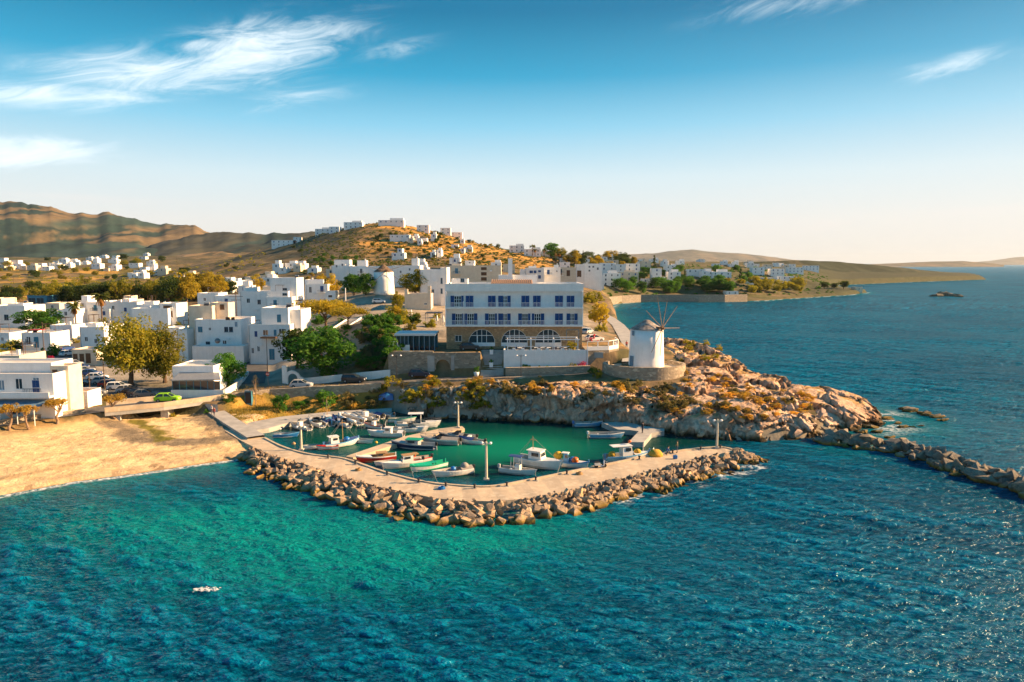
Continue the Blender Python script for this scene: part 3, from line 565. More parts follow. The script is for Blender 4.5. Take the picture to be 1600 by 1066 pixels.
# ------------------------------------------------------------------ far hills
def hill(name, D, front, back, sil, base, ca, cb, cc, namp, nsc, seed, du=0.004, nr=60, plow=1.3):
    s = np.array(sil, float); a = (s[:, 0]-800)/FPX; zs = np.array([PD(q[0], q[1], D).z for q in sil])
    u = np.arange(a[0], a[-1]+du, du); Yr = np.concatenate([np.linspace(D-front, D, nr), np.linspace(D+back/12, D+back, 12)])
    UU, YY = np.meshgrid(u, Yr); XX = UU*YY; hs = np.interp(UU, a, zs)+(fbm(UU*60, UU*0+seed, seed, 4)-.5)*namp*.25
    t = np.clip((YY-(D-front))/front, 0, 1); sh_ = np.where(YY <= D, t**plow, 1-((YY-D)/back)**1.3)
    nf = 1-np.abs(2*fbm(XX*nsc, YY*nsc*.4, seed, 6, .52)-1)
    ZZ = base+(hs-base)*sh_+(nf-.78)*namp*np.sin(np.clip(t, 0, 1)*math.pi*.93)**.7*np.clip((hs-base)/60, .15, 1.2)
    CC = np.zeros(XX.shape+(3,)); CC[:] = ca; q1 = fbm(XX*nsc*3, YY*nsc*.8, seed+5); q2 = fbm(XX*nsc*12, YY*nsc*3, seed+9)
    CC = lerp(CC, cb, sstep(.42, .58, q1)); CC = lerp(CC, cc, sstep(.5, .62, q2))
    tag(ob(name, grid_mesh(name, XX, YY, ZZ, GMF, CC)), kind='structure')
GMF = ground_mat('hill_scrub', 0.012, 0.4, 0.03)
hill('hills', 2300, 1200, 1200, [(-420, 330), (-200, 322), (0, 316), (50, 321), (110, 332), (140, 337), (180, 337), (215, 344), (255, 353), (318, 356), (360, 378), (440, 400)], 12, (0.035, 0.065, 0.06), (0.16, 0.12, 0.07), (0.022, 0.045, 0.042), 90, 0.0017, 211)
hill('hills', 1750, 600, 700, [(120, 410), (215, 398), (240, 384), (290, 372), (345, 361), (380, 364), (420, 365), (470, 363), (560, 364), (640, 372), (720, 392), (800, 408)], 10, (0.03, 0.055, 0.052), (0.08, 0.08, 0.06), (0.05, 0.055, 0.045), 40, 0.003, 221)
hill('hills', 1250, 330, 500, [(180, 424), (240, 408), (290, 398), (350, 392), (400, 402), (460, 420)], 8, (0.24, 0.17, 0.10), (0.30, 0.20, 0.10), (0.10, 0.09, 0.06), 12, 0.008, 231)
hill('far_coast', 1420, 190, 900, [(1040, 415), (1120, 412), (1180, 409), (1240, 407), (1290, 408), (1340, 412), (1400, 418), (1450, 423), (1500, 429), (1530, 434), (1545, 437)], -2, (0.05, 0.06, 0.035), (0.10, 0.09, 0.05), (0.035, 0.045, 0.025), 8, 0.01, 241, 0.003)
hill('far_mountains', 9000, 2500, 2000, [(780, 412), (840, 407), (900, 403), (940, 398), (990, 397), (1030, 395), (1060, 391), (1080, 390), (1105, 394), (1150, 396), (1185, 400), (1230, 406), (1320, 412)], 0, (0.15, 0.14, 0.11), (0.2, 0.16, 0.11), (0.10, 0.1, 0.08), 60, 0.0009, 251)
hill('far_island', 6500, 700, 900, [(1340, 413.5), (1400, 411), (1450, 409), (1500, 408), (1545, 411), (1562, 413.8)], -2, (0.15, 0.13, 0.09), (0.2, 0.15, 0.1), (0.10, 0.1, 0.08), 15, 0.002, 261)
hill('far_island', 16000, 1500, 1500, [(1480, 412.8), (1540, 408), (1580, 402), (1620, 400), (1700, 403), (1800, 412.5)], -2, (0.15, 0.14, 0.12), (0.2, 0.16, 0.12), (0.12, 0.1, 0.08), 40, 0.0006, 271)
def road(name, pts, hw, lift=0.05, m=ASPH, step=1.2):
    V = []; F = []; P_ = [Vector(q) for q in pts]; L = []
    for i in range(len(P_)-1):
        k = max(2, int((P_[i+1]-P_[i]).length/step)); L += [P_[i].lerp(P_[i+1], j/k) for j in range(k)]
    L.append(P_[-1])
    for i, p in enumerate(L):
        d = (L[min(i+1, len(L)-1)]-L[max(i-1, 0)]); d.z = 0; d.normalize(); nn_ = Vector((-d.y, d.x, 0))
        for s in (-1, -0.5, 0, .5, 1): q = p+nn_*hw*s; V.append((q.x, q.y, p.z+lift))
    for i in range(len(L)-1):
        for j in range(4): a = i*5+j; F.append((a, a+1, a+6, a+5))
    me = mk(name, V, F, m)
    return tag(ob(name, me), kind='structure')
road('road', wline(ROAD), 2.6); road('road', wline(ROAD2), 2.6); road('street', wline(ALLEY), 2.2); road('road', wline(BACKR), 2.0, m=CONCG); road('car_park', wline(CARP), 4.3, 0.03); road('car_park', wline(CARP2), 5.2, 0.02)
# ------------------------------------------------------------------ harbour works
rnd = random.Random(7)
def rock_variant(seed, n=15, flat=0.72):
    r = random.Random(seed); bm = bmesh.new()
    for i in range(n):
        v = Vector((r.gauss(0, 1), r.gauss(0, 1), r.gauss(0, 1))).normalized(); v *= r.uniform(.82, 1.08)
        v.x *= r.uniform(.85, 1.15); bm.verts.new((v.x, v.y*.85, v.z*flat))
    bmesh.ops.convex_hull(bm, input=bm.verts); 
    for v in [v for v in bm.verts if not v.link_faces]: bm.verts.remove(v)
    me = bpy.data.meshes.new('rock'); bm.to_mesh(me); bm.free(); return me
RV = [rock_variant(300+i, 12+i % 5, (.62, .75, .85)[i % 3]) for i in range(14)]
for me in RV: me.materials.append(ROCKM)
RVJ = [m.copy() for m in RV]
for me in RVJ: me.materials.clear(); me.materials.append(JROCK)
def rot3(): return (rnd.uniform(-.7, .7), rnd.uniform(-.7, .7), rnd.uniform(0, 6.28))
def rock_stuff(name, items, parent, m):
    V = []; F = []
    for (p, s, r, me) in items:
        M = Matrix.Translation(p) @ Matrix.Rotation(r[2], 4, 'Z') @ Matrix.Rotation(r[0], 4, 'X') @ Matrix.Scale(s, 4); b = len(V)
        V += [M @ v.co for v in me.vertices]; F += [tuple(i+b for i in f.vertices) for f in me.polygons]
    return tag(ob(name, mk(name, V, F, m), parent), kind='stuff')
def smoothline(pts, n=8):
    out = []
    for i in range(len(pts)-1):
        p0 = pts[max(i-1, 0)]; p1 = pts[i]; p2 = pts[i+1]; p3 = pts[min(i+2, len(pts)-1)]
        for k in range(n):
            t = k/n; out.append(tuple(0.5*((2*b)+(c-a)*t+(2*a-5*b+4*c-d)*t*t+(-a+3*b-3*c+d)*t**3) for a, b, c, d in zip(p0, p1, p2, p3)))
    out.append(tuple(pts[-1])); return out
DZ = 1.1
inner = smoothline([tuple(P(px, py, DZ).xy) for px, py in [(352, 652), (392, 672), (440, 697), (486, 710), (540, 717), (600, 737), (660, 752), (710, 758), (765, 760), (820, 751), (880, 739), (950, 725), (1020, 711), (1080, 702), (1125, 699), (1148, 703)]], 5)
outer = smoothline([tuple(P(px, py, DZ).xy) for px, py in [(328, 657), (362, 680), (418, 709), (470, 724), (530, 743), (590, 760), (650, 773), (710, 782), (780, 783), (840, 776), (900, 764), (960, 750), (1030, 733), (1090, 717), (1130, 709), (1150, 705)]], 5)
bw = tag(empty('breakwater', (*inner[40], 0)), 'curved tan concrete breakwater with boulders heaped on its outer side, closing the harbour', 'breakwater')
bwo = Vector((*inner[40], 0))
V = []; F = []; N = len(inner)
for i in range(N):
    for (x, y), z in ((inner[i], -1.5), (inner[i], DZ), (outer[i], DZ+0.02), (outer[i], -1.5)): V.append((x-bwo.x, y-bwo.y, z+ (0.03*math.sin(i*1.7) if z > 1 else 0)))
for i in range(N-1):
    for j in range(3): F.append((i*4+j, i*4+j+1, (i+1)*4+j+1, (i+1)*4+j))
F += [(0, 1, 2, 3), (N*4-1, N*4-2, N*4-3, N*4-4)]
ob('concrete_deck', mk('concrete_deck', V, F, CONC), bw)
def dens(line, step):
    L = []
    for i in range(len(line)-1):
        a = Vector(line[i]); b = Vector(line[i+1]); k = max(1, int((b-a).length/step)); L += [a.lerp(b, j/k) for j in range(k)]
    return L
kb = MB(); dl = dens(inner, 1.0)
for i in range(0, len(dl)-1): # low kerb along the mooring edge
    a, b2 = dl[i], dl[i+1]; d = (b2-a).normalized(); nn = Vector((d.y, -d.x))
    if a.x < -37: continue
    kb.add([(*(a-bwo.xy), DZ-.3), (*(b2-bwo.xy), DZ-.3), (*(b2-bwo.xy+nn*.35), DZ-.3), (*(a-bwo.xy+nn*.35), DZ-.3), (*(a-bwo.xy), DZ+.14), (*(b2-bwo.xy), DZ+.14), (*(b2-bwo.xy+nn*.35), DZ+.14), (*(a-bwo.xy+nn*.35), DZ+.14)], [(0, 1, 5, 4), (2, 3, 7, 6), (4, 5, 6, 7)])
kb.build('kerb', CONC, bw)
# boulders: bigger and at the waterline in the middle of the curve, small rubble toward the deck and the far end
big = []; small = []
ol = dens(outer, 0.5); total = len(ol)
widths = lambda f: 3.3+1.6*math.sin(min(1, f*1.25)*math.pi)**.8 if f < .8 else 4.6
for i, p in enumerate(ol):
    if p.x < -36.5: continue
    f = (i/total); d = (ol[min(i+1, total-1)]-ol[max(i-1, 0)]).normalized(); nn = Vector((d.y, -d.x))
    Wd = widths(f)*(0.55 if f < .30 else 1)
    if f > .97: continue
    for k in range(7):
        t = rnd.uniform(0.0, 1.0); q = p+nn*(t*Wd*1.0-.05)+d*rnd.uniform(-.4, .4); z = DZ+.08-(t**1.7)*(DZ+.5)+rnd.uniform(-.12, .15)
        right = max(0, min(1, (f-.66)/.12)); s = .26+.34*rnd.random()+t*(.1+.85*rnd.random()**1.6)*(1-.5*right)
        if f < .36: s *= .82
        if t < .16: s *= .6
        (big if s > .62 else small).append((Vector((q.x, q.y, z)), s, rot3(), RV[rnd.randrange(14)]))
for k in range(170):   # round the end
    a = rnd.uniform(-1.9, 1.9); e = Vector(outer[-1]); rr = rnd.uniform(0, 4.2); q = e+Vector((rr*math.cos(a-.5)*1.1, rr*math.sin(a-.5)*.75))
    s = rnd.uniform(.3, .75); small.append((Vector((q.x, q.y, DZ+.05-rr/4.2*1.5)), s, rot3(), RV[rnd.randrange(14)]))
big.sort(key=lambda q: -q[1]/q[0].y); small += big[300:]; big = big[:300]
for p, s, r, me in big: ob('rock', me, bw, p-bwo, rot=r, scale=(s*rnd.uniform(.95, 1.35), s, s*rnd.uniform(.85, 1.1)))
rs_ = rock_stuff('rubble', [(p-bwo, s, r, me) for p, s, r, me in small], bw, ROCKM)
# rock jetty running out to the right
jt = [tuple(P(px, py, .6).xy) for px, py in [(1282, 681), (1340, 688), (1400, 697), (1460, 713), (1520, 733), (1580, 752), (1640, 772), (1720, 800), (1800, 826)]]
jo = Vector((*jt[0], 0)); jn = tag(empty('rock_jetty', jo), 'straight jetty of big grey green boulders running out from the rocky headland', 'jetty')
bigj = []; smallj = []; jl = dens(jt, 0.5)
for i, p in enumerate(jl):
    d = (jl[min(i+1, len(jl)-1)]-jl[max(i-1, 0)]).normalized(); nn = Vector((d.y, -d.x))
    for k in range(3):
        t = rnd.uniform(-1, 1); q = p+nn*t*2.9; z = 1.35*(1-abs(t)**1.6)-.35+rnd.uniform(-.12, .2); s = rnd.uniform(.5, 1.45)*(1 if t > -.3 else .8)
        (bigj if s > .72 else smallj).append((Vector((q.x, q.y, z)), s, rot3(), RVJ[rnd.randrange(14)]))
inF = lambda p: abs(p.x/p.y) < .76
bigj = sorted(bigj, key=lambda q: -q[1]*(1 if inF(q[0]) else .01)); smallj += bigj[230:]; bigj = bigj[:230]
for p, s, r, me in bigj: ob('rock', me, jn, p-jo, rot=r, scale=(s*rnd.uniform(1, 1.35), s, s*rnd.uniform(.8, 1.05)))
rock_stuff('rubble', [(p-jo, s, r, me) for p, s, r, me in smallj], jn, JROCK)
# skerries off the point
def skerry(name, label, pts, seed):
    o = Vector((*P(pts[0][0], pts[0][1], 0).xy, 0)); e = tag(empty(name, o), label, 'rock'); r = random.Random(seed)
    for (px, py, s) in pts:
        p = P(px, py, 0)
        for k in range(3): ob('rock', RVJ[r.randrange(14)], e, p-o+Vector((r.uniform(-s, s)*.6, r.uniform(-s, s)*.4, r.uniform(-.1, .25)*s)), rot=(r.uniform(-.3, .3), r.uniform(-.3, .3), r.uniform(-.4, .4)), scale=(s*1.5, s*.8, s*.75))
skerry('skerry', 'dark jagged rock reef standing off the tip of the headland', [(1412, 640, 1.0), (1425, 643, 1.1), (1438, 647, 1.0), (1450, 650, .8), (1462, 653, .9), (1473, 657, .7)], 1)
skerry('skerry', 'low black rocks awash between the headland tip and the jetty', [(1385, 655, .8), (1400, 662, .6), (1410, 668, .7), (1425, 668, .5), (1360, 668, .9), (1345, 676, .8), (1370, 676, .7), (1390, 685, .6), (1438, 666, .4)], 2)
skerry('skerry', 'lone dark islet out at sea beyond the headland', [(1462, 463, 4), (1475, 462, 5), (1488, 463, 4), (1500, 464, 2.5)], 3)
# loose boulders lying on the headland and along the cliff foot
PROCK = rock_mat('headland_boulder', (.64, .44, .31), (.52, .36, .26), (.70, .54, .42)); GROCK = rock_mat('cliff_boulder', (.36, .35, .31), (.26, .25, .22), (.44, .42, .37))
RVP = [m.copy() for m in RV]; RVG = [m.copy() for m in RV]
for a, m_ in ((RVP, PROCK), (RVG, GROCK)):
    for me in a: me.materials.clear(); me.materials.append(m_)
for i in range(45):
    px = rnd.uniform(1000, 1390); py = rnd.uniform(565, 690); p = hground(px, py)
    if p.z < -.2 or p.y > 170 or sdpoly(np.array([p.x]), np.array([p.y]), ROCKP)[0] < .5: continue
    s = rnd.uniform(.35, 1.0)*(1.3 if p.z < 1.2 else 1); ob('rock', RVP[rnd.randrange(14)], HEAD, p+Vector((0, 0, -.15*s)), rot=rot3(), scale=(s*rnd.uniform(1, 1.6), s, s*.8))
for i in range(90):
    px = rnd.uniform(612, 1010); py = rnd.uniform(612, 662); p = hground(px, py)
    if p.z < -.3 or p.y > 131: continue
    s = rnd.uniform(.35, 1.0); ob('rock', RVG[rnd.randrange(14)], HEAD, p+Vector((0, -.2, -.1*s)), rot=rot3(), scale=(s*rnd.uniform(1, 1.5), s, s*.9))
# quays, pier and landing
def slab(name, label, px, z, cat, m=CONC, zb=-1.5, group=None):
    poly = [tuple(P(a, b, z).xy) for a, b in px]; c = Vector((sum(q[0] for q in poly)/len(poly), sum(q[1] for q in poly)/len(poly), 0))
    ar = sum(poly[i][0]*poly[(i+1) % len(poly)][1]-poly[(i+1) % len(poly)][0]*poly[i][1] for i in range(len(poly)))
    if ar < 0: poly.reverse()
    e = tag(empty(name, c), label, cat, group); MB().prism([(x-c.x, y-c.y) for x, y in poly], zb, z).build('concrete_slab', m, e); return e
slab('quay', 'long pale concrete quay below the grassy bank, white boats moored along it', [(372, 663), (390, 674), (420, 669), (456, 659), (518, 650), (612, 643), (612, 637.5), (520, 643), (440, 651)], .75, 'quay', CONCG)
slab('pier', 'narrow low concrete pier reaching into the middle of the harbour', [(540, 713), (552, 715), (640, 688), (726, 669.5), (722, 666), (690, 669), (632, 682)], .6, 'pier')
lp = slab('landing', 'angular concrete landing with two arms below the rock face', [(940, 660), (985, 659), (1000, 665), (1038, 668), (1038, 673), (1018, 677), (1006, 691), (982, 691), (998, 674), (985, 672), (965, 671)], 0.8, 'landing', CONCG)
# lamp posts
def lamp(label, px, py, h, z, heads=True):
    p = P(px, py, z); e = tag(empty('lamp_post', p), label, 'lamp post', None)
    MB().bar((0, 0, 0), (0, 0, h), .17, 10, .12).build('pole', CREAMP, e); MB().box(-.32, .32, -.32, .32, 0, .18).build('base', CONCG, e)
    MB().box(-.5, .5, -.06, .06, h-.28, h-.16).build('crossarm', CREAMP, e)
    for s in (-1, 1):
        MB().lathe([(.05, h-.02), (.16, h-.05), (.2, h-.2), (.12, h-.3), (.03, h-.32)], 10, (s*.5, 0)).build('lamp_head', WPAINT, e, smooth=True)
    return e
CREAMP = mat('cream_pole_paint', (0.62, 0.56, 0.44), (0.50, 0.44, 0.34), .6, 3)
lamp('cream lamp post with two round heads on the front curve of the breakwater', 760, 750, 4.7, DZ)
lamp('cream lamp post standing at the outer end of the middle pier', 716, 668.5, 4.3, .6)
lamp('cream lamp post on the breakwater beside the moored blue boat', 471, 703, 3.4, DZ)
lamp('cream lamp post near the far right end of the breakwater', 1120, 701, 4.2, DZ)

# ------------------------------------------------------------------ boats
def bpaint(name, c, rough=.35): return mat(name, c, tuple(x*.85 for x in c), rough, 1.5, spec=.5)
B_WHITE = bpaint('boat_white', (.78, .77, .74)); B_RED = bpaint('boat_red', (.55, .03, .02)); B_NAVY = bpaint('boat_navy', (.015, .03, .09)); B_GREEN = bpaint('boat_green', (.01, .33, .20)); B_LBLUE = bpaint('boat_light_blue', (.12, .36, .62)); B_BLUE = bpaint('boat_blue', (.02, .16, .45)); B_GREY = bpaint('boat_grey', (.36, .38, .40)); B_TAN = bpaint('boat_wood', (.42, .25, .10), .5); B_YEL = bpaint('fender_yellow', (.75, .42, .02)); B_ORG = bpaint('buoy_orange', (.7, .14, .02)); B_CANV = mat('blue_canvas', (.03, .07, .22), (.02, .05, .16), .85, 4); B_TAUPE = mat('grey_canvas', (.30, .28, .26), (.24, .22, .2), .9, 4); B_BLACK = bpaint('motor_black', (.02, .02, .022)); B_NET = mat('fishing_net', (.62, .38, .05), (.40, .22, .03), .95, 6, .8, 20); B_FLOOR = bpaint('boat_floor', (.40, .38, .34), .6)
def hull(L, Bm, H, bow=.9, transom=.8, n=13, sheer=.25, m=3, flare=.12):
    """stations of an open hull: outer skin, gunwale and inner floor"""
    V = []; F = []; mi = []; prof = []
    for i in range(n):
        t = i/(n-1); x = -L/2+L*t
        w = Bm/2*((transom+(1-transom)*min(1, t/.35)) if t < .35 else max(.02, 1-((t-.35)/.65)**2.4)**bow)
        zt = H*(1+sheer*(max(0, t-.35)/.65)**2+.06*(1-t)); kz = -.28*H*(1-max(0, t-.75)/.25*.9); rake = (.10*L)*max(0, t-.8)/.2
        prof.append((x, w, zt, kz, rake))
    def ring(x, w, zt, kz, rake):
        zf = kz+.30*(zt-kz); g = .055*Bm
        pts = [(0, kz, 0), (w*.62, kz+.14*(zt-kz), .1), (w*(.93-flare*.5), kz+.45*(zt-kz), .45), (w*(1-.0), zt-.14*(zt-kz), .9), (w, zt, 1), (max(.0, w-g), zt, 1), (max(0, w-g*1.2), zf, .5), (0, zf, .5)]
        R_ = [(x+rake*r, y, z) for y, z, r in pts]; Lf = [(a, -b, c) for a, b, c in R_[::-1]][1:-1]
        return R_+Lf
    rings = [ring(*p) for p in prof]; k = len(rings[0]); bands = [0, 0, 0, 1, 1, 2, 2]
    for r_ in rings: V += r_
    for i in range(n-1):
        for j in range(k):
            j2 = (j+1) % k; F.append((i*k+j, i*k+j2, (i+1)*k+j2, (i+1)*k+j)); jj = j if j < 7 else 13-j; mi.append(bands[min(jj, 6)])
    F.append(tuple(range(k-1, -1, -1))); mi.append(0); return V, F, mi, prof
def boat(label, px, py, L, head, hullm=None, trim=None, kind='open', Bm=None, H=None, floor=None, group=None, **kw):
    p = P(px, py, 0); hullm = hullm or B_WHITE; trim = trim or hullm; e = tag(empty('boat', p, R(head)), label, 'boat', group)
    e.rotation_euler.x = R(rnd.uniform(-1.5, 1.5)); Bm = Bm or L*.36; H = H or .09*L+.25
    V, F, mi, pr = hull(L, Bm, H, transom=kw.get('transom', .8), sheer=kw.get('sheer', .3)); ob('hull', mk('hull', V, F, [hullm, trim, floor or B_FLOOR], mi), e)
    zf = -.28*H+.30*1.28*H
    if kind in ('open', 'console', 'row', 'rib'):
        for t in (-.22, .12): MB().box(t*L-.13, t*L+.13, -Bm*.42, Bm*.42, H*.62, H*.68).build('seat', kw.get('seatm', B_WHITE), e)
    if kind == 'rib':
        for s in (-1, 1):
            pts = [(-L*.5, s*Bm*.46, H), (-L*.1, s*Bm*.5, H*1.02), (L*.2, s*Bm*.44, H*1.12), (L*.42, s*Bm*.2, H*1.3), (L*.5, 0, H*1.38)]
            MB().tube(pts, [Bm*.11, Bm*.12, Bm*.12, Bm*.11, Bm*.09], 8).build('tube', trim, e, smooth=True)
    if kw.get('motor', True):
        mo = MB().box(-L/2-.42, -L/2-.05, -.17, .17, H*.75, H*.75+.52).build('outboard_motor', kw.get('motm', B_BLACK), e); bv = mo.modifiers.new('b', 'BEVEL'); bv.width = .08; bv.segments = 2
        MB().bar((-L/2-.25, 0, H*.8), (-L/2-.32, 0, -.4), .08, 6).build('shaft', B_GREY, mo)
    if kind == 'console':
        MB().box(-.05*L, .10*L, -Bm*.2, Bm*.2, zf, H+.55).build('console', B_WHITE, e); MB().add([(.10*L, -Bm*.2, H+.5), (.10*L, Bm*.2, H+.5), (.05*L, Bm*.17, H+.95), (.05*L, -Bm*.17, H+.95)], [(0, 1, 2, 3)]).build('windscreen', GLASS, e)
    if kw.get('top'):
        hh = H+kw.get('toph', 1.45)
        for sx in (-.16*L, .1*L):
            for s in (-1, 1): MB().bar((sx, s*Bm*.3, H*.8), (sx*.9, s*Bm*.28, hh), .035, 5).build('canopy_post', B_WHITE, e)
        c = MB(); c.add([(x, y, hh+.12-.10*(y/(Bm*.36))**2+z) for z in (0, .05) for x in (-.22*L, .16*L) for y in (-Bm*.36, 0, Bm*.36)], [(0, 1, 4, 3), (1, 2, 5, 4), (6, 9, 10, 7), (7, 10, 11, 8), (0, 3, 9, 6), (2, 8, 11, 5), (0, 6, 7, 1), (1, 7, 8, 2), (3, 4, 10, 9), (4, 5, 11, 10)]); c.build('canopy', kw['top'], e)
    if kind in ('cruiser', 'cabin', 'caique'):
        # decked bow
        d = MB(); i0 = 7 if kind != 'caique' else 8; q = [a for a in pr[i0:]]
        V = [(a[0]+a[4], a[1]*.97, a[2]+.02) for a in q]+[(a[0]+a[4], 0, a[2]+.10) for a in q]+[(a[0]+a[4], -a[1]*.97, a[2]+.02) for a in q]; k = len(q)
        F = [(i, k+i, k+i+1, i+1) for i in range(k-1)]+[(k+i, 2*k+i, 2*k+i+1, k+i+1) for i in range(k-1)]+[(0, k, 2*k)]
        d.add(V, F); d.build('foredeck', kw.get('deckm', B_WHITE), e)
    if kind == 'cruiser':
        d = MB(); w0 = Bm*.34; d.add([(-.02*L, -w0, H*.9), (.24*L, -w0*.6, H*1.08), (.24*L, w0*.6, H*1.08), (-.02*L, w0, H*.9), (-.05*L, -w0*.9, H+.62), (.08*L, -w0*.62, H+.60), (.08*L, w0*.62, H+.60), (-.05*L, w0*.9, H+.62)], [(0, 1, 5, 4), (1, 2, 6, 5), (2, 3, 7, 6)])
        d.build('windscreen', GLASS, e); MB().box(-.36*L, -.26*L, -Bm*.36, Bm*.36, zf, H*.95).build('seat', kw.get('seatm', B_WHITE), e)
        rl = MB(); q = [(a[0]+a[4], a[1]*.95, a[2]+.42) for a in pr[8:]]; pts = q+[(x, -y, z) for x, y, z in q[::-1]]
        for a, b_ in zip(pts, pts[1:]): rl.bar(a, b_, .025, 4)
        for a in pts[::2]: rl.bar((a[0], a[1], a[2]-.42), a, .022, 4)
        rl.build('bow_rail', GREYM, e)
    if kind in ('cabin', 'caique'):
        cx0, cx1, cw, ch = kw.get('cab', (-.18, .14, .30, 1.35)); x0, x1, w0 = cx0*L, cx1*L, cw*Bm
        cb = MB(); z0, z1 = H*.6, H*.6+ch
        cb.add([(x0, -w0, z0), (x1, -w0*.9, z0), (x1, w0*.9, z0), (x0, w0, z0), (x0, -w0*.9, z1), (x1-.18*ch, -w0*.8, z1), (x1-.18*ch, w0*.8, z1), (x0, w0*.9, z1)], [(0, 1, 5, 4), (1, 2, 6, 5), (2, 3, 7, 6), (3, 0, 4, 7), (4, 5, 6, 7)])
        cab = cb.build('cabin', kw.get('cabm', B_WHITE), e)
        MB().box(x0-.15*L*kw.get('ov', 0.4), x1-.1*ch, -w0*1.02, w0*1.02, z1+.003, z1+.07).build('cabin_roof', kw.get('roofm', B_WHITE), cab)
        zw = z0+ch*.58
        for s in (-1, 1): MB().box(x0+.25*(x1-x0), x0+.75*(x1-x0), s*w0*.95-.025, s*w0*.95+.025, zw, zw+ch*.28).build('window', GLASS, cab)
        MB().add([(x1-.08*ch+.012, -w0*.68, zw), (x1-.08*ch+.012, w0*.68, zw), (x1-.14*ch+.016, w0*.66, zw+ch*.28), (x1-.14*ch+.016, -w0*.66, zw+ch*.28)], [(0, 1, 2, 3)]).build('window', GLASS, cab)
    if kind == 'caique':
        MB().box(.5*L-.05+.07*L, .5*L+.08+.07*L, -.05, .05, H*1.1, H*1.75).build('stem_post', trim, e); MB().box(-.5*L-.08, -.5*L+.05, -.05, .05, H*.4, H*1.45).build('stern_post', trim, e)
    if kw.get('mast'):
        x, h = kw['mast']; ms = MB().bar((x*L, 0, H*.5), (x*L-.02*h, 0, h), .06, 6, .03).build('mast', B_TAN if h > 3 else B_WHITE, e)
        if h > 2.6:
            MB().box(x*L-.5, x*L+.5, -.03, .03, h*.86, h*.86+.07).build('crosstree', B_TAN, ms)
            for tx, ty in ((.5*L, 0), (-.45*L, .3*Bm), (-.45*L, -.3*Bm)): MB().bar((x*L-.018*h, 0, h*.95), (tx, ty, H*1.15), .018, 4).build('stay', B_TAUPE, ms)
    for (nm, x, y, z, r, m_) in kw.get('bits', []):
        g = MB(); prof = [(r*math.sin(math.pi*i/6), z-r*.85*math.cos(math.pi*i/6)) for i in range(7)]; g.lathe([(max(a, .01), b_) for a, b_ in prof], 9, (x*L, y*Bm)); g.build(nm, m_, e, smooth=True)
    if kw.get('ring'):
        rg = MB(); N_ = 12; x, y, z = kw['ring'][0]*L, kw['ring'][1]*Bm, kw['ring'][2]; pts = [(x+.3*math.cos(6.283*i/N_), y, z+.3*math.sin(6.283*i/N_)) for i in range(N_+1)]; rg.tube(pts, [.08]*(N_+1), 6); rg.build('life_ring', B_ORG, e)
    if kw.get('cover'):
        cm, x0, x1 = kw['cover']; q = [a for a in pr if x0*L <= a[0] <= x1*L]; k = len(q)
        V = [(a[0]+a[4], a[1]*.99, a[2]+.03) for a in q]+[(a[0]+a[4]*.8, 0, a[2]+.32) for a in q]+[(a[0]+a[4], -a[1]*.99, a[2]+.03) for a in q]
        ob('cover', mk('cover', V, [(i, k+i, k+i+1, i+1) for i in range(k-1)]+[(k+i, 2*k+i, 2*k+i+1, k+i+1) for i in range(k-1)], cm), e)
    if kw.get('line'):
        tx, ty = kw['line']; q = P(tx, ty, DZ); inv = Matrix.Rotation(-R(head), 4, 'Z'); lq = inv @ (q-p); a = Vector((L*.55, 0, H*1.2)); pts = [a.lerp(lq, i/6)-Vector((0, 0, .5*math.sin(math.pi*i/6))) for i in range(7)]
        MB().tube(pts, [.03]*7, 4).build('mooring_line', B_TAUPE, e)
    return e
boat('small navy blue rowing boat alone beside the harbour corner', 446, 683, 3.6, 12, B_BLUE, B_LBLUE, 'row', motor=False, floor=B_GREY)
boat('white motorboat with dark outboard, leftmost along the far quay', 470, 670, 4.6, 145, B_WHITE, B_GREY, 'console', line=(452, 655))
boat('white speedboat second along the far quay', 494, 664.5, 5.0, 130, B_WHITE, B_WHITE, 'cruiser', line=(480, 652))
boat('blue trimmed fishing boat with tall cream mast at the far quay', 513, 661.5, 5.0, 118, B_WHITE, B_BLUE, 'caique', motor=False, mast=(.1, 4.2), cabm=B_LBLUE, cab=(-.1, .15, .28, .9), cover=(B_CANV, -.5, -.1))
boat('white open boat with blue canvas cover next to the masted one at the quay', 527, 661, 4.6, 120, B_WHITE, B_WHITE, 'open', cover=(B_CANV, -.1, .5))
boat('long white inflatable boat in the middle of the far quay row', 547, 660, 6.4, 135, B_WHITE, B_WHITE, 'rib', line=(530, 647))
boat('white motorboat with a canopy frame, right of the long inflatable', 572, 654.5, 5.6, 140, B_WHITE, B_WHITE, 'console', line=(560, 644))
boat('small blue and white boat near the right end of the far quay', 589, 651.5, 4.2, 130, B_WHITE, B_LBLUE, 'open', cover=(B_CANV, -.5, 0))
boat('small white boat last in the far quay row by the rocks', 604, 649.5, 4.0, 135, B_WHITE, B_LBLUE, 'open')
boat('stubby white dinghy tied beside the lamp post on the breakwater', 489, 701, 2.7, 200, B_WHITE, B_WHITE, 'open', motm=B_LBLUE)
boat('white dinghy with a red inside beside the masted fishing boat', 513, 702, 2.9, 190, B_WHITE, B_RED, 'row', motor=False, floor=B_RED)
boat('wooden masted fishing boat with blue nets at the root of the pier', 532, 697, 5.0, 35, B_WHITE, B_LBLUE, 'caique', motor=False, mast=(.08, 4.0), cab=(-.32, -.05, .3, 1.2), cover=(B_CANV, .1, .5), bits=[('net_heap', .2, 0, .9, .5, B_BLUE)])
boat('plain white rowing boat drifting left of the pier', 566, 692, 3.2, -15, B_WHITE, B_WHITE, 'row', motor=False)
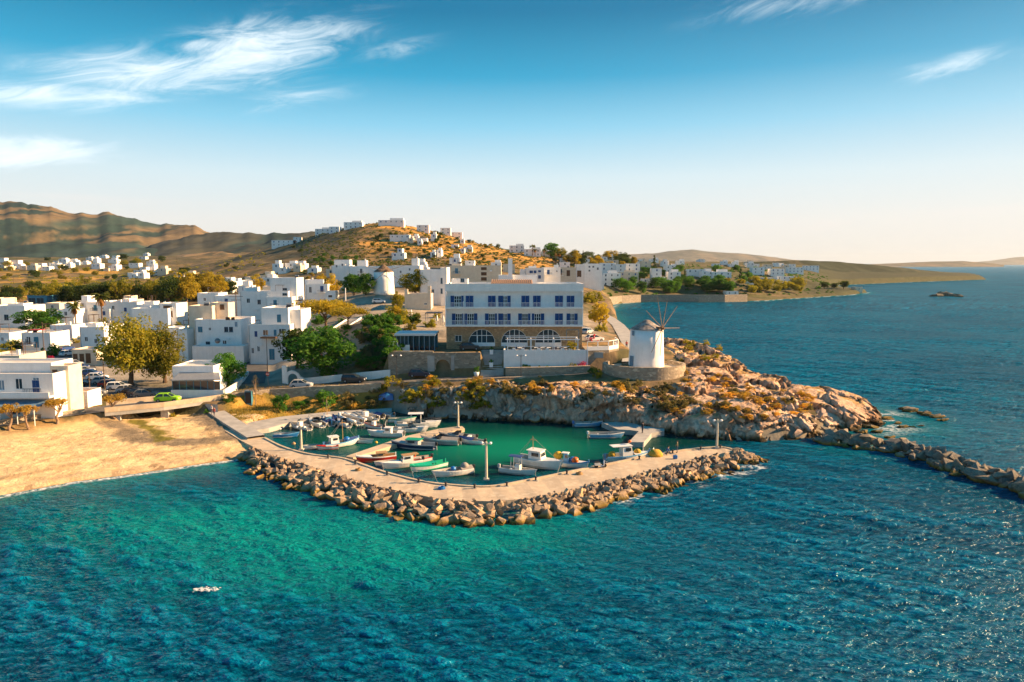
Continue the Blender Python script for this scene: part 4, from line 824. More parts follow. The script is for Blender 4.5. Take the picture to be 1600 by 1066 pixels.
boat('white cabin boat with short mast in the middle of the basin', 605, 682, 5.4, 172, B_WHITE, B_WHITE, 'cabin', mast=(.05, 2.4), cab=(-.14, .08, .28, 1.0), ov=.2, motor=False, cover=(B_WHITE, -.5, -.28))
boat('big white sports boat with a hardtop and bow rail', 652, 668, 6.6, 6, B_WHITE, B_WHITE, 'cruiser', top=B_WHITE, toph=1.5, motm=B_WHITE)
boat('low white speedboat alongside the big sports boat', 640, 675, 5.2, 4, B_WHITE, B_WHITE, 'cruiser', motm=B_BLACK)
boat('navy hulled cabin boat with green windows beside the pier', 648, 701, 6.2, 168, B_NAVY, B_GREY, 'cabin', cabm=B_GREY, roofm=B_GREEN, cab=(-.12, .22, .34, .9), deckm=B_GREY, floor=B_GREY)
boat('grey and white motorboat moored on the right side of the pier', 690, 693, 5.6, 166, B_GREY, B_WHITE, 'cruiser', deckm=B_TAUPE, cover=(B_TAUPE, -.5, 0))
boat('navy speedboat with grey cover at the end of the pier', 717, 687, 5.4, 166, B_NAVY, B_GREY, 'cruiser', deckm=B_TAUPE, cover=(B_TAUPE, -.2, .3))
boat('red hulled wooden boat with cream deck by the breakwater', 590, 720, 5.0, 200, B_RED, B_WHITE, 'caique', motor=False, cab=(-.2, .05, .3, .7), cabm=B_TAN, roofm=B_TAN, floor=B_TAN)
boat('tiny white tender between the red boat and the lifebuoy boat', 602, 726, 2.6, 205, B_WHITE, B_WHITE, 'row', motor=False)
boat('white boat with an orange life ring tied to the breakwater', 630, 729, 5.2, 208, B_WHITE, B_WHITE, 'cabin', cab=(-.25, .05, .25, 1.1), roofm=B_TAN, ov=1.0, ring=(-.32, -.28, 1.25), line=(603, 742))
boat('green decked boat with white and red hull by the breakwater', 671, 733, 5.0, 218, B_WHITE, B_GREEN, 'caique', motor=False, deckm=B_GREEN, floor=B_GREEN, cab=(-.12, .05, .26, .45), cabm=B_GREEN, roofm=B_GREEN, cover=(B_GREEN, -.05, .5), line=(650, 752))
boat('white and blue boat heaped with gear right of the green one', 709, 742, 5.0, 205, B_WHITE, B_WHITE, 'open', cover=(B_TAUPE, -.5, -.15), bits=[('crate_pile', .02, .05, .85, .38, B_BLUE), ('net_heap', -.3, 0, 1.0, .55, B_TAUPE)], line=(690, 757))
boat('white centre console boat under a blue canopy by the breakwater', 808, 740, 4.6, -22, B_WHITE, B_WHITE, 'console', top=B_CANV, toph=1.6, motm=B_GREY, line=(836, 748))
boat('stout white cabin cruiser with square wheelhouse', 840, 729, 6.4, -32, B_WHITE, B_WHITE, 'cabin', cab=(-.16, .16, .34, 1.6), mast=(-.1, 4.1), H=1.05, ov=.3, motor=False, line=(866, 744))
boat('fishing boat carrying a yellow buoy, a red float and a blue crate', 887, 729, 5.0, -20, B_WHITE, B_LBLUE, 'caique', motor=False, cab=(-.1, .06, .22, 1.4), cabm=B_LBLUE, bits=[('yellow_buoy', -.28, .1, 1.35, .65, B_YEL), ('red_float', .22, -.15, 1.05, .5, B_ORG), ('blue_crate', .12, .1, 1.0, .45, B_BLUE)], line=(915, 737))
boat('wooden fishing caique with white wheelhouse and yellow nets', 978, 719, 6.2, 16, B_WHITE, B_LBLUE, 'caique', motor=False, cab=(-.12, .14, .30, 1.6), roofm=B_WHITE, ov=1.6, bits=[('net_heap', -.34, 0, .95, .55, B_NET), ('net_heap', .28, 0, 1.0, .55, B_NET), ('red_float', .1, .1, 2.55, .25, B_ORG)], mast=(.42, 2.2))
boat('grey blue skiff close under the rock face', 918, 666, 4.4, 8, B_LBLUE, B_WHITE, 'open', motm=B_BLUE)
boat('light blue open boat with white outboard left of the landing', 946, 684, 5.0, 0, B_LBLUE, B_WHITE, 'open', motm=B_WHITE)
boat('white dinghy lying against the breakwater end of the landing', 1019, 713, 2.6, 70, B_WHITE, B_WHITE, 'row', motor=False, cover=(B_WHITE, -.5, .5))
boat('white runabout tucked between the tall masted boat and the inflatable', 537, 665, 4.2, 128, B_WHITE, B_LBLUE, 'cruiser')
boat('white open boat with turquoise trim behind the sports boat', 627, 659, 4.4, 10, B_WHITE, B_GREEN, 'open')
boat('small white launch astern of the white cabin boat', 585, 669, 3.8, 150, B_WHITE, B_RED, 'console')
boat('white skiff with blue cover beside the navy speedboat', 738, 693, 3.8, 160, B_WHITE, B_WHITE, 'open', cover=(B_CANV, -.1, .5))
boat('white motorboat with red trim between the green boat and lifebuoy boat', 650, 723, 4.2, 210, B_WHITE, B_RED, 'open')
# bollards and gear along the mooring edge
BOL = MB().lathe([(.16, 0), (.12, .1), (.11, .32), (.19, .38), (.17, .48), (.04, .52)], 10).mesh('post', DARK); BOLB = MB().box(-.25, .25, -.25, .25, 0, .05).mesh('base', CONCG)
for i in range(14):
    q = inner[int(18+i*4)]; nx = Vector(inner[min(int(18+i*4)+1, len(inner)-1)])-Vector(q); nx.normalize(); e = tag(empty('bollard', (q[0]+nx.y*.75, q[1]-nx.x*.75, DZ)), 'small iron mooring bollard on the breakwater edge', 'bollard', 'breakwater bollards'); ob('base', BOLB, e); ob('post', BOL, e, (0, 0, .04))
for px, py, m_, l in [(560, 735, B_TAN, 'tan rope coil on the breakwater near the red boat'), (690, 764, B_BLUE, 'blue rope coil on the breakwater front curve'), (905, 741, B_TAN, 'tan rope coil beside the parked scooter')]:
    e = tag(empty('rope_coil', P(px, py, DZ)), l, 'rope'); rg_ = MB()
    for k in range(3): rg_.tube([(.42*math.cos(a*.5236)*(1-.18*k), .42*math.sin(a*.5236)*(1-.18*k), .06+.09*k) for a in range(13)], [.06]*13, 5)
    rg_.build('coil', m_, e)
# floats
def buoy(label, px, py, m, r=.22):
    p = P(px, py, 0); e = tag(empty('buoy', p), label, 'buoy'); MB().lathe([(.02, -r), (r*.7, -r*.6), (r, .05), (r*.75, r*.7), (.04, r)], 10).build('float', m, e, smooth=True); MB().bar((0, 0, r), (0, 0, r+.12), .03, 5).build('eye', GREYM, e)
buoy('white mooring buoy left of the blue rowing boat', 438, 671, B_WHITE); buoy('cream mooring buoy beside the breakwater lamp post', 459, 694, B_TAN, .3); buoy('yellow mooring buoy right of the white rowing boat', 588, 692, B_YEL, .25); buoy('green mooring buoy left of the white cabin boat', 577, 680, B_GREEN, .2); buoy('white mooring buoy at the dark back of the basin', 847, 653, B_WHITE, .2)
net = tag(empty('net_heap', P(1024, 712, DZ)), 'pale heap of nets on the breakwater by the caique', 'net'); MB().lathe([(1.05, 0), (.95, .35), (.62, .75), (.05, .9)], 12).build('net', B_NET, net, smooth=True)
# ------------------------------------------------------------------ buildings
def volume(name, x0, x1, y0, y1, z0, z1, parent, wm=WHITE, rm=ROOFM, par=0.35, t=0.22):
    """flat-roofed block with a parapet; walls one mesh, roof deck another"""
    m = MB(); A = [(x0, y0), (x1, y0), (x1, y1), (x0, y1)]; t = min(t, (x1-x0)*.2, (y1-y0)*.2); B = [(x0+t, y0+t), (x1-t, y0+t), (x1-t, y1-t), (x0+t, y1-t)]
    V = [(x, y, z0) for x, y in A]+[(x, y, z1) for x, y in A]+[(x, y, z1) for x, y in B]+[(x, y, z1-par) for x, y in B]
    F = []
    for i in range(4):
        j = (i+1) % 4; F += [(i, j, 4+j, 4+i), (4+i, 4+j, 8+j, 8+i), (8+i, 8+j, 12+j, 12+i)]
    m.add(V, F); o = m.build(name, wm, parent); r = MB(); r.add([(x, y, z1-par) for x, y in B], [(0, 1, 2, 3)]); r.build('roof', rm, o); return o
_wm = {}
def winmesh(kind, w_, h_):
    k = (kind, round(w_, 1), round(h_, 1))
    if k in _wm: return _wm[k]
    w2 = k[1]/2; h = k[2]; fr = MB(); t = .07
    if kind in 'dgs':
        fr.box(-w2, w2, -.05, .0, 0, t); fr.box(-w2, w2, -.05, .0, h-t, h); fr.box(-w2, -w2+t, -.05, .0, t, h-t); fr.box(w2-t, w2, -.05, .0, t, h-t); fr.box(-.035, .035, -.05, .0, t, h-t); fr.box(-w2-.1, w2+.1, -.12, 0, -.07, -.003)
    else: fr.box(-w2-.06, w2+.06, -.04, 0, -.03, h+.05)
    if kind == 'v':   # arched louvre
        fr = MB(); 
    pn = MB()
    if kind in 'dg': pn.box(-w2+t, w2-t, -.022, 0, t, h-t)
    elif kind == 's': pn.box(-w2+t, w2-t, -.03, 0, t, h-t)
    else:
        n = max(3, int(h/.22))
        for s in (-1, 1):
            x0, x1 = (-w2, -.012) if s < 0 else (.012, w2)
            pn.box(x0, x1, -.065, -.042, 0, h)
            for i in range(n): z = h*(i+.15)/n; pn.box(x0+.06, x1-.06, -.08, -.066, z, z+h/n*.6)
    FM = {'d': WPAINT, 'g': GREYBLUE, 's': WPAINT, 'b': WPAINT, 't': WPAINT, 'n': BROWN}[kind]; PM = {'d': GLASS, 'g': GLASS, 's': GREYBLUE, 'b': BLUE, 't': TEALP, 'n': BROWN}[kind]
    _wm[k] = (fr.mesh('window', FM), pn.mesh('pane', PM)); return _wm[k]
def window(parent, u, v, y, w_, h_, kind, name='window', rz=0):
    a, b = winmesh(kind, max(.3, w_), max(.3, h_)); f = ob(name, a, parent, (u, y, v), rz); ob('shutter' if kind in 'btns' else 'pane', b, f); return f
def chimney(parent, x, y, z, h=.9, r=.25):
    MB().box(x-r, x+r, y-r, y+r, z, z+h).box(x-r*1.25, x+r*1.25, y-r*1.25, y+r*1.25, z+h+.002, z+h+.1).build('chimney', WHITE, parent)
def tank(parent, x, y, z):
    t = MB().bar((x-.6, y, z+.85), (x+.6, y, z+.85), .28, 10).build('water_tank', GREYM, parent); MB().add([(x-.6, y-.9, z+.1), (x+.6, y-.9, z+.1), (x+.6, y-.1, z+.75), (x-.6, y-.1, z+.75)], [(0, 1, 2, 3)]).build('solar_panel', DARK, t)
def mast_(parent, x, y, z, h=2.2):
    a = MB().bar((x, y, z), (x, y, z+h), .03, 4); a.box(x-.5, x+.5, y-.02, y+.02, z+h-.1, z+h-.06); a.box(x-.35, x+.35, y-.02, y+.02, z+h-.4, z+h-.36); a.build('aerial', GREYM, parent)
HR = random.Random(99)
def house(label, vols, py, wins=(), yaw=0, wm=WHITE, depth=None, clutter=True, cat='house', name='house', group=None, px=None, rm=ROOFM, side=0, d=None, auto=False, hmax=None):
    """vols: (px0, px1, py_top, setback, depth) in picture terms; the house itself stands on the ground at its foot line py"""
    x0, x1 = vols[0][:2]; pc = px if px is not None else (x0+x1)/2; g = ground(pc, py) if d is None else Vector((PD(pc, 500, d).x, d, gz(PD(pc, 500, d).x, d)))
    e = tag(empty(name, g, R(yaw)), label, cat, group); Y = g.y; cy = math.cos(R(yaw)); info = []
    for i, v in enumerate(vols):
        a0, a1, top, off, dp = v[:5]; m_ = v[5] if len(v) > 5 else wm
        u0 = (PD(a0, top, Y+off).x-g.x)/cy; u1 = (PD(a1, top, Y+off).x-g.x)/cy; zt = PD((a0+a1)/2, top, Y+off).z-g.z
        if hmax: zt = min(max(zt, 3.0+.8*i), hmax+1.6*i)
        off += .007*i; volume('wall', u0, u1, off, off+dp, -2.5, zt, e, m_, rm); info.append((u0, u1, off, dp, zt))
        if clutter and i < 2 and HR.random() < .75:
            k = HR.random(); cx = HR.uniform(u0+.5, u1-.5) if u1-u0 > 1.4 else (u0+u1)/2; cyy = off+dp*HR.uniform(.3, .7)
            (chimney if k < .5 else tank if k < .72 else mast_)(e, cx, cyy, zt-.36)
    for w_ in wins:
        wx, wy, ww, wh, kind = w_[:5]; vi = w_[5] if len(w_) > 5 else 0; off = info[vi][2]; q = PD(wx, wy, Y+off); s = (Y+off)/FPX
        window(e, (q.x-g.x)/cy, q.z-g.z-wh*s/2, off, ww*s, wh*s, kind, 'door' if kind in 'tn' and wh > ww*1.6 else 'window')
    if clutter and wins:
        u0, u1, of, dp, zt = info[0]
        for k in range(HR.choice((1, 1, 2))): x = HR.uniform(u0+.5, u1-.5); z_ = HR.uniform(zt*.35, zt*.8); MB().box(x-.4, x+.4, of-.32, of-.004, z_, z_+.55).build('air_conditioner', WPAINT, e)
        MB().bar((u0+.15, of-.06, -.5), (u0+.15, of-.06, zt-.3), .05, 5).build('drain_pipe', GREYM, e)
        if u1-u0 > 6 and zt > 4.5 and HR.random() < .6:
            x = HR.uniform(u0+1.6, u1-1.6); z_ = zt-3.1; bl = MB().box(x-1.4, x+1.4, of-1.05, of-.003, z_-.14, z_).build('balcony', WHITE, e); rl = MB().box(x-1.4, x+1.4, of-1.05, of-1.0, z_+.85, z_+.92)
            for j in range(12): xx = x-1.37+2.74*j/11; rl.box(xx-.02, xx+.02, of-1.045, of-1.005, z_+.002, z_+.85)
            rl.build('railing', DARK, bl); window(e, x, z_+.05, of, 1.1, 2.0, HR.choice('dbt'), 'door')
        if HR.random() < .55:
            u0, u1, of, dp, zt = info[-1] if len(info) > 1 else info[0]; w_ = min(2.4, (u1-u0)*.5); x = HR.uniform(u0+w_/2, u1-w_/2); pg_ = MB()
            for a in (-1, 1):
                for q in (.25, .75): pg_.bar((x+a*w_/2, of+dp*q, zt-.4), (x+a*w_/2, of+dp*q, zt+1.9), .05, 4)
            for q in (.25, .42, .58, .75): pg_.bar((x-w_/2-.2, of+dp*q, zt+1.92), (x+w_/2+.2, of+dp*q, zt+1.92), .05, 4)
            pg_.build('roof_pergola', BROWN, e)
    if auto:
        for (u0, u1, off, dp, zt) in info[:2]:
            fl = max(1, int(zt/3.0)); nc = max(1, int((u1-u0)/3.0))
            for r_ in range(fl):
                for c_ in range(nc):
                    if HR.random() < .8: window(e, u0+(u1-u0)*(c_+.5)/nc, zt-3.0*(r_+1)+.75, off, .9, 1.25, HR.choice('ddgbs'))
            for r_ in range(fl):
                if HR.random() < .7:
                    a = window(e, u1, zt-3.0*(r_+1)+.75, off+dp*.5, .9, 1.2, HR.choice('dgb')); a.location.x += 0; a.rotation_euler.z = math.pi/2
    if side:
        u0, u1, off, dp, zt = info[0]
        for k in range(side): a = window(e, u1, zt-2.3, off+dp*(k+.5)/side, .9, 1.3, HR.choice('dgb')); a.rotation_euler.z = math.pi/2
    return e, info, g

# ---- the hotel
hz = lambda py, dy=0.0: PD(800, py, HY+dy).z-9.7
hu = lambda px, dy=0.0: PD(px, 500, HY+dy).x
hot = tag(empty('hotel', (0, HY, 9.7)), 'three storey white hotel with blue shutters, balconies and arched stone ground floor', 'hotel')
zs1, zs2, zp, ztop = hz(508.5), hz(480.8), hz(455.5), hz(443.5); DEP = 13.0; X0, X1 = HX0, HX1
def arch_pts(cx, zb, w_, zs, n=14): return [(cx-w_/2, zb), (cx+w_/2, zb)]+[(cx+w_/2*math.cos(math.pi*i/n), zs+(w_/2)*1.02*math.sin(math.pi*i/n)) for i in range(n+1)]
ARCH = [(752.6, 41.5), (803.8, 41.5), (856.7, 41.5)]; holes = []
for cx, w_ in ARCH: holes.append(arch_pts(hu(cx), hz(541), w_*HY/FPX, hz(535.5)))
wx0, wx1, wz0, wz1 = hu(710.5), hu(721.5), hz(534), hz(524); holes.append([(wx0, wz0), (wx1, wz0), (wx1, wz1), (wx0, wz1)])
bm = bmesh.new(); edges = []
def loop(pts):
    vs = [bm.verts.new((x, 0, z)) for x, z in pts]; 
    for i in range(len(vs)): edges.append(bm.edges.new((vs[i], vs[(i+1) % len(vs)])))
loop([(X0, -1), (X1, -1), (X1, zs1), (X0, zs1)])
for h in holes: loop(h)
bmesh.ops.triangle_fill(bm, use_beauty=True, use_dissolve=False, edges=edges)
for h in holes:
    for i in range(len(h)):
        (xa, za), (xb, zb) = h[i], h[(i+1) % len(h)]
        if abs(xa-xb)+abs(za-zb) > 1e-4: bm.faces.new([bm.verts.new(q) for q in ((xa, 0, za), (xb, 0, zb), (xb, .35, zb), (xa, .35, za))])
for q in ([(X1, 0, -1), (X1, DEP, -1), (X1, DEP, zs1), (X1, 0, zs1)], [(X0, DEP, -1), (X0, 0, -1), (X0, 0, zs1), (X0, DEP, zs1)], [(X1, DEP, -1), (X0, DEP, -1), (X0, DEP, zs1), (X1, DEP, zs1)]): bm.faces.new([bm.verts.new(p) for p in q])
bmesh.ops.recalc_face_normals(bm, faces=bm.faces); me = bpy.data.meshes.new('stone_storey'); bm.to_mesh(me); bm.free(); me.materials.append(HSTONE); ob('stone_storey', me, hot)
for h in holes[:3]:
    pv = MB(); n = len(h); pv.add([(x, .22, z) for x, z in h], [tuple(range(n))]); aw = pv.build('arched_window', GLASS, hot)
    fr = MB(); cx = sum(x for x, z in h[2:])/len(h[2:]); zb = h[0][1]; zsp = h[2][1]; rr = (h[1][0]-h[0][0])/2; top = zsp+rr
    pts = [(x, .10, z) for x, z in h[2:]]
    for a, b_ in zip(pts, pts[1:]): fr.bar(a, b_, .09, 6)
    fr.box(cx-rr, cx+rr, .0, .2, zb-.003, zsp-.0); fr.box(cx-rr*.98, cx+rr*.98, .10, .2, zsp+rr*.52, zsp+rr*.52+.1)
    for k in (-.36, 0, .36): fr.box(cx+k*rr-.05, cx+k*rr+.05, .11, .19, zsp, zsp+rr*math.sqrt(1-k*k)*.99)
    fr.box(cx-.32*rr-.05, cx-.32*rr+.05, .115, .185, zsp, zsp+.5*rr); fr.build('frame', WPAINT, aw)
window(hot, (wx0+wx1)/2, wz0, .12, wx1-wx0, wz1-wz0, 'd')
fr = MB(); a, b_ = hu(885), hu(905)
fr.box(a, b_, -.06, -.002, hz(516), hz(515)); fr.box(a, a+.12, -.06, -.002, hz(533), hz(516)-.003); fr.box(b_-.12, b_, -.06, -.002, hz(533), hz(516)-.003); fr.build('niche_frame', GREYBLUE, hot)
# upper storeys
up = MB(); up.box(X0, X1, .35, DEP, zs1+.003, zp); up.build('wall', WHITE, hot)
par = MB(); par.add(*(lambda A, B, z0, z1: ([(x, y, z0) for x, y in A]+[(x, y, z1) for x, y in A]+[(x, y, z1) for x, y in B]+[(x, y, z1-1.0) for x, y in B], [(3, 2, 1, 0)]+[f for i in range(4) for j in [(i+1) % 4] for f in ((i, j, 4+j, 4+i), (4+i, 4+j, 8+j, 8+i), (8+i, 8+j, 12+j, 12+i))]))([(X0-.15, -.35), (X1+.15, -.35), (X1+.15, DEP+.1), (X0-.15, DEP+.1)], [(X0+.15, 0), (X1-.15, 0), (X1-.15, DEP-.2), (X0+.15, DEP-.2)], zp+.003, ztop))
par.build('parapet', WHITE, hot); MB().add([(X0+.15, 0, ztop-.99), (X1-.15, 0, ztop-.99), (X1-.15, DEP-.2, ztop-.99), (X0+.15, DEP-.2, ztop-.99)], [(0, 1, 2, 3)]).build('roof', ROOFM, hot)
for zsl in (zs1, zs2): MB().box(X0-.1, X1+.1, -1.15, .34, zsl-.16, zsl+.12).build('balcony_slab', WHITE, hot)
for s, xx in ((0, X0-.06), (1, X1-.12)): MB().box(xx, xx+.18, -1.1, .345, zs1+.123, zp-.003).build('wing_wall', WHITE, hot)
POST = [724.2, 750.9, 777.1, 803.3, 829.3, 855.5, 882.3]
for zsl, znext in ((zs1, zs2-.16), (zs2, zp)):
    bounds = [X0+.13]+[hu(p, -1.1) for p in POST]+[X1-.13]
    for i, (a, b_) in enumerate(zip(bounds, bounds[1:])):
        if i: MB().box(a-.06, a+.06, -1.13, -1.01, zsl+.12, znext-.05 if i % 2 == 1 and zsl == zs1 else zsl+1.35).build('balcony_post', WPAINT, hot)
        r_ = MB(); z = zsl+.12; r_.box(a+.07, b_-.07, -1.1, -1.03, z+.88, z+.95); r_.box(a+.07, b_-.07, -1.09, -1.04, z+.08, z+.13); k = int((b_-a)/.26)
        for j in range(1, k): x = a+(b_-a)*j/k; r_.box(x-.028, x+.028, -1.09, -1.04, z+.13, z+.88)
        r_.build('railing', WPAINT, hot)
def hwin(x0, x1, floor, kind):
    a, b_ = hu(680+x0*.1782), hu(680+x1*.1782); z = (zs2 if floor else zs1)+.13; h = 2.25
    if kind == 'g':
        f = MB(); f.box(a, b_, .28, .348, z, z+.08); f.box(a, b_, .28, .348, z+h-.1, z+h)
        for k in range(4): x = a+(b_-a)*k/3; f.box(x-.045, x+.045, .285, .347, z+.08, z+h-.1)
        for k in (1, 2): zz = z+h*k/3; f.box(a, b_, .29, .346, zz-.03, zz+.03)
        o = f.build('window', WPAINT, hot); MB().box(a, b_, .32, .349, z+.05, z+h-.05).build('pane', GLASS, o)
    else:
        f = MB(); f.box(a+.02, b_-.02, .22, .30, z, z+h); n = 9
        for i in range(n): zz = z+.1+(h-.2)*i/n; f.box(a+.08, b_-.08, .195, .219, zz, zz+(h-.2)/n*.62)
        f.build('shutter', BLUE, hot)
for a, b_, k in [(135, 168, 's'), (168, 228, 'g'), (228, 250, 's'), (267, 300, 's'), (301, 335, 's'), (463, 496, 's'), (497, 530, 's'), (552, 597, 's'), (597, 632, 'g'), (632, 662, 's'), (755, 789, 's'), (790, 825, 's'), (857, 890, 's'), (891, 925, 's'), (1050, 1085, 's'), (1086, 1120, 's'), (1152, 1186, 's'), (1187, 1220, 's')]: hwin(a, b_, 1, k)
for a, b_, k in [(145, 178, 's'), (178, 234, 'g'), (234, 256, 's'), (260, 282, 's'), (282, 338, 'g'), (338, 370, 's'), (435, 470, 's'), (470, 523, 'g'), (523, 547, 's'), (552, 597, 's'), (597, 632, 'g'), (632, 662, 's'), (727, 762, 's'), (762, 813, 'g'), (813, 837, 's'), (846, 870, 's'), (870, 925, 'g'), (925, 957, 's'), (1050, 1085, 's'), (1086, 1120, 's'), (1152, 1185, 's'), (1185, 1220, 'g'), (1220, 1250, 's')]: hwin(a, b_, 0, k)
sb = volume('stair_house', hu(706, 5), hu(731, 5), 5, 9, ztop-1, PD(800, 436, HY+5).z-9.7, hot); window(sb, hu(723, 5), PD(800, 441, HY+5).z-9.7, 5, .8, .8, 'g')
volume('roof_house', hu(779, 8), hu(839, 8), 8.0, 12, ztop-1, PD(800, 430, HY+8).z-9.7, hot)
cz = PD(800, 405, HY+9).z-9.7; MB().box(hu(794, 7.5), hu(800.5, 7.5), 7.2, 7.9, ztop-1, cz).box(hu(793.4, 7.5), hu(801.1, 7.5), 7.1, 8.0, cz+.003, cz+.12).build('chimney', WHITE, hot)
pr_ = MB(); xa, xb = hu(767, 3), hu(832, 3); zt_ = PD(800, 438, HY+3).z-9.7
pr_.add([(xa, 2.6, zt_-.75), (xb, 2.6, zt_-.75), (xb, 6.5, zt_), (xa, 6.5, zt_)], [(0, 1, 2, 3)])
k = int((xb-xa)/.4)
for j in range(k): x = xa+(xb-xa)*(j+.5)/k; pr_.bar((x, 2.55, zt_-.68), (x, 6.5, zt_+.06), .1, 5)
pr_.build('tile_canopy', TILE, hot)
for j in range(4): x = xa+(xb-xa)*(.04+.92*j/3); MB().bar((x, 2.8, ztop-1), (x, 2.8, zt_-.75), .07, 5).build('canopy_post', WPAINT, hot)
fl = MB().box(X0-.6, X0-.02, 6, 6.5, 0, 4.0); 
# ---- terrace with pergola in front of the hotel
ty = 136.4; tp = tag(empty('terrace', (0, ty, 5.5)), 'white walled dining terrace with pergola frame before the hotel arches', 'terrace')
tu = lambda px: PD(px, 550, ty).x; tz = lambda py: PD(800, py, ty).z-5.5
TX0, TX1 = tu(787), tu(919); tw = MB(); tw.box(TX0, TX1, 0, .35, -.8, tz(547)); tw.box(TX0, TX0+.3, .352, 5.5, -.8, tz(547)); tw.build('wall', WHITE, tp)
MB().box(TX0+.3, TX1+3, .35, 5.6, tz(560), 4.25).build('floor', CONCG, tp); zr = tz(531.5)
px_ = [793, 830, 866, 903]
for p in px_: MB().box(tu(p)-.09, tu(p)+.09, .08, .26, tz(547), zr).build('pergola_post', WPAINT, tp)
for p in px_: MB().box(tu(p)-.09, tu(p)+.09, 4.6, 4.78, 4.25, zr).build('pergola_post', WPAINT, tp)
MB().box(tu(790), tu(906), .09, .25, zr+.003, zr+.17).build('pergola_beam', WPAINT, tp); MB().box(tu(790), tu(906), 4.61, 4.77, zr+.003, zr+.17).build('pergola_beam', WPAINT, tp)
for p in px_: MB().box(tu(p)-.06, tu(p)+.06, .252, 4.60, zr+.02, zr+.15).build('pergola_rafter', WPAINT, tp)
for p in (803, 817, 842, 855, 879, 891): MB().box(tu(p)-.3, tu(p)+.3, .02, .3, tz(547)+.002, tz(547)+.32).build('merlon', WHITE, tp)
rl = MB(); rl.box(tu(793), tu(903), .13, .19, tz(542), tz(541.2)); rl.build('rail', WPAINT, tp)
MB().prism([(TX1-.4, -.02), (TX1+4.2, 1.0), (TX1+6.6, 4), (TX1+6.6, 8), (TX1-.4, 8)], -.8, 4.6).build('stone_bastion', STONE, tp)
bp = [(TX1-.2, .1), (TX1+4.1, 1.15), (TX1+6.4, 4.0), (TX1+6.4, 8)]
for (a, b_) in zip(bp, bp[1:]):
    q = MB(); d_ = Vector(b_)-Vector(a); ang = math.atan2(d_.y, d_.x); L = d_.length
    q.box(0, L, -.12, .12, 4.603, 5.35); q.box(0, L, -.06, .06, 6.3, 6.42)
    for k in range(3): q.box(L*k/2-.08 if k else 0, L*k/2+.08, -.08, .08, 5.353, 6.3)
    q.build('balustrade', WPAINT, tp, (a[0], a[1], 0), ang)
# tables and chairs on the terrace
CHAIR = MB().box(-.22, .22, -.22, .22, .42, .48).box(-.22, .22, .18, .22, .48, .95).mesh('chair_seat', B_CANV); CLEG = MB().box(-.2, -.16, -.2, -.16, 0, .42).box(.16, .2, -.2, -.16, 0, .42).box(-.2, -.16, .16, .2, 0, .42).box(.16, .2, .16, .2, 0, .42).mesh('chair_legs', DARK)
TTOP = MB().box(-.42, .42, -.42, .42, .72, .77).mesh('table_top', WPAINT); TLEG = MB().box(-.05, .05, -.05, .05, .03, .72).box(-.25, .25, -.25, .25, 0, .03).mesh('table_leg', DARK)
tabs = []
for i, p in enumerate((812, 838, 848, 858, 874, 884, 896)):
    for yy in (1.6,) if i % 2 else (1.4, 3.3):
        x = tu(p)+(.3 if yy > 2 else 0); loc = Vector((x, ty+yy, 5.5+4.25)); e = tag(empty('table', loc), 'small white dining table on the hotel terrace', 'table', 'terrace tables'); ob('table_top', TTOP, e); ob('leg', TLEG, e)
        for s in (-1, 1):
            c = tag(empty('chair', loc+Vector((s*.7, HR.uniform(-.1, .1), 0)), -s*math.pi/2+HR.uniform(-.3, .3)), 'dark blue chair on the hotel terrace', 'chair', 'terrace chairs'); ob('seat', CHAIR, c); ob('legs', CLEG, c)
# ---- retaining wall, niche, stair, planters
RWY = 136.2; rx = lambda px: PD(px, 570, RWY).x
rw = tag(empty('retaining_wall', (0, RWY, 5)), 'rough stone retaining wall with an arched niche below the pavilion', 'wall')
bm = bmesh.new(); edges = []; zt_ = 4.75
hol = [(rx(681), -.2), (rx(703), -.2)]+[(rx(692)+(rx(703)-rx(681))/2*math.cos(math.pi*i/10), 2.0+(rx(703)-rx(681))/2*math.sin(math.pi*i/10)) for i in range(11)]
loop([(rx(610), -1.2), (rx(751), -1.2), (rx(751), zt_), (rx(610), zt_)]); loop(hol); bmesh.ops.triangle_fill(bm, use_beauty=True, use_dissolve=False, edges=edges)
for i in range(len(hol)):
    (xa_, za_), (xb_, zb_) = hol[i], hol[(i+1) % len(hol)]; bm.faces.new([bm.verts.new(q) for q in ((xa_, 0, za_), (xb_, 0, zb_), (xb_, 1.0, zb_), (xa_, 1.0, za_))])
bm.faces.new([bm.verts.new(q) for q in ((rx(680), 1.0, -.3), (rx(704), 1.0, -.3), (rx(704), 1.0, 4), (rx(680), 1.0, 4))])
bm.faces.new([bm.verts.new(q) for q in ((rx(610), 0, zt_), (rx(751), 0, zt_), (rx(751), .5, zt_), (rx(610), .5, zt_))])
for xx in (rx(610), rx(751)): bm.faces.new([bm.verts.new(q) for q in ((xx, 0, -1.2), (xx, 1.2, -1.2), (xx, 1.2, zt_), (xx, 0, zt_))])
bmesh.ops.recalc_face_normals(bm, faces=bm.faces); me = bpy.data.meshes.new('stone_face'); bm.to_mesh(me); bm.free(); me.materials.append(STONE); ob('stone_face', me, rw)
MB().box(rx(610)-.05, rx(677), -.06, .5, zt_+.003, zt_+.28).build('coping', PSTONE, rw); MB().box(rx(668), rx(679), -.12, -.003, -1, zt_-.6).build('pilaster', CONCG, rw); MB().box(rx(705), rx(710), -.12, -.003, -1, zt_-.6).build('pilaster', CONCG, rw)
ob('return_wall', MB().box(rx(610)-.4, rx(610)-.003, 0, 16, -2, zt_).mesh('return_wall', STONE), rw)
st = tag(empty('stairway', (0, RWY, 5)), 'broad stone steps climbing to the hotel between planters', 'stairs'); ns_ = 14
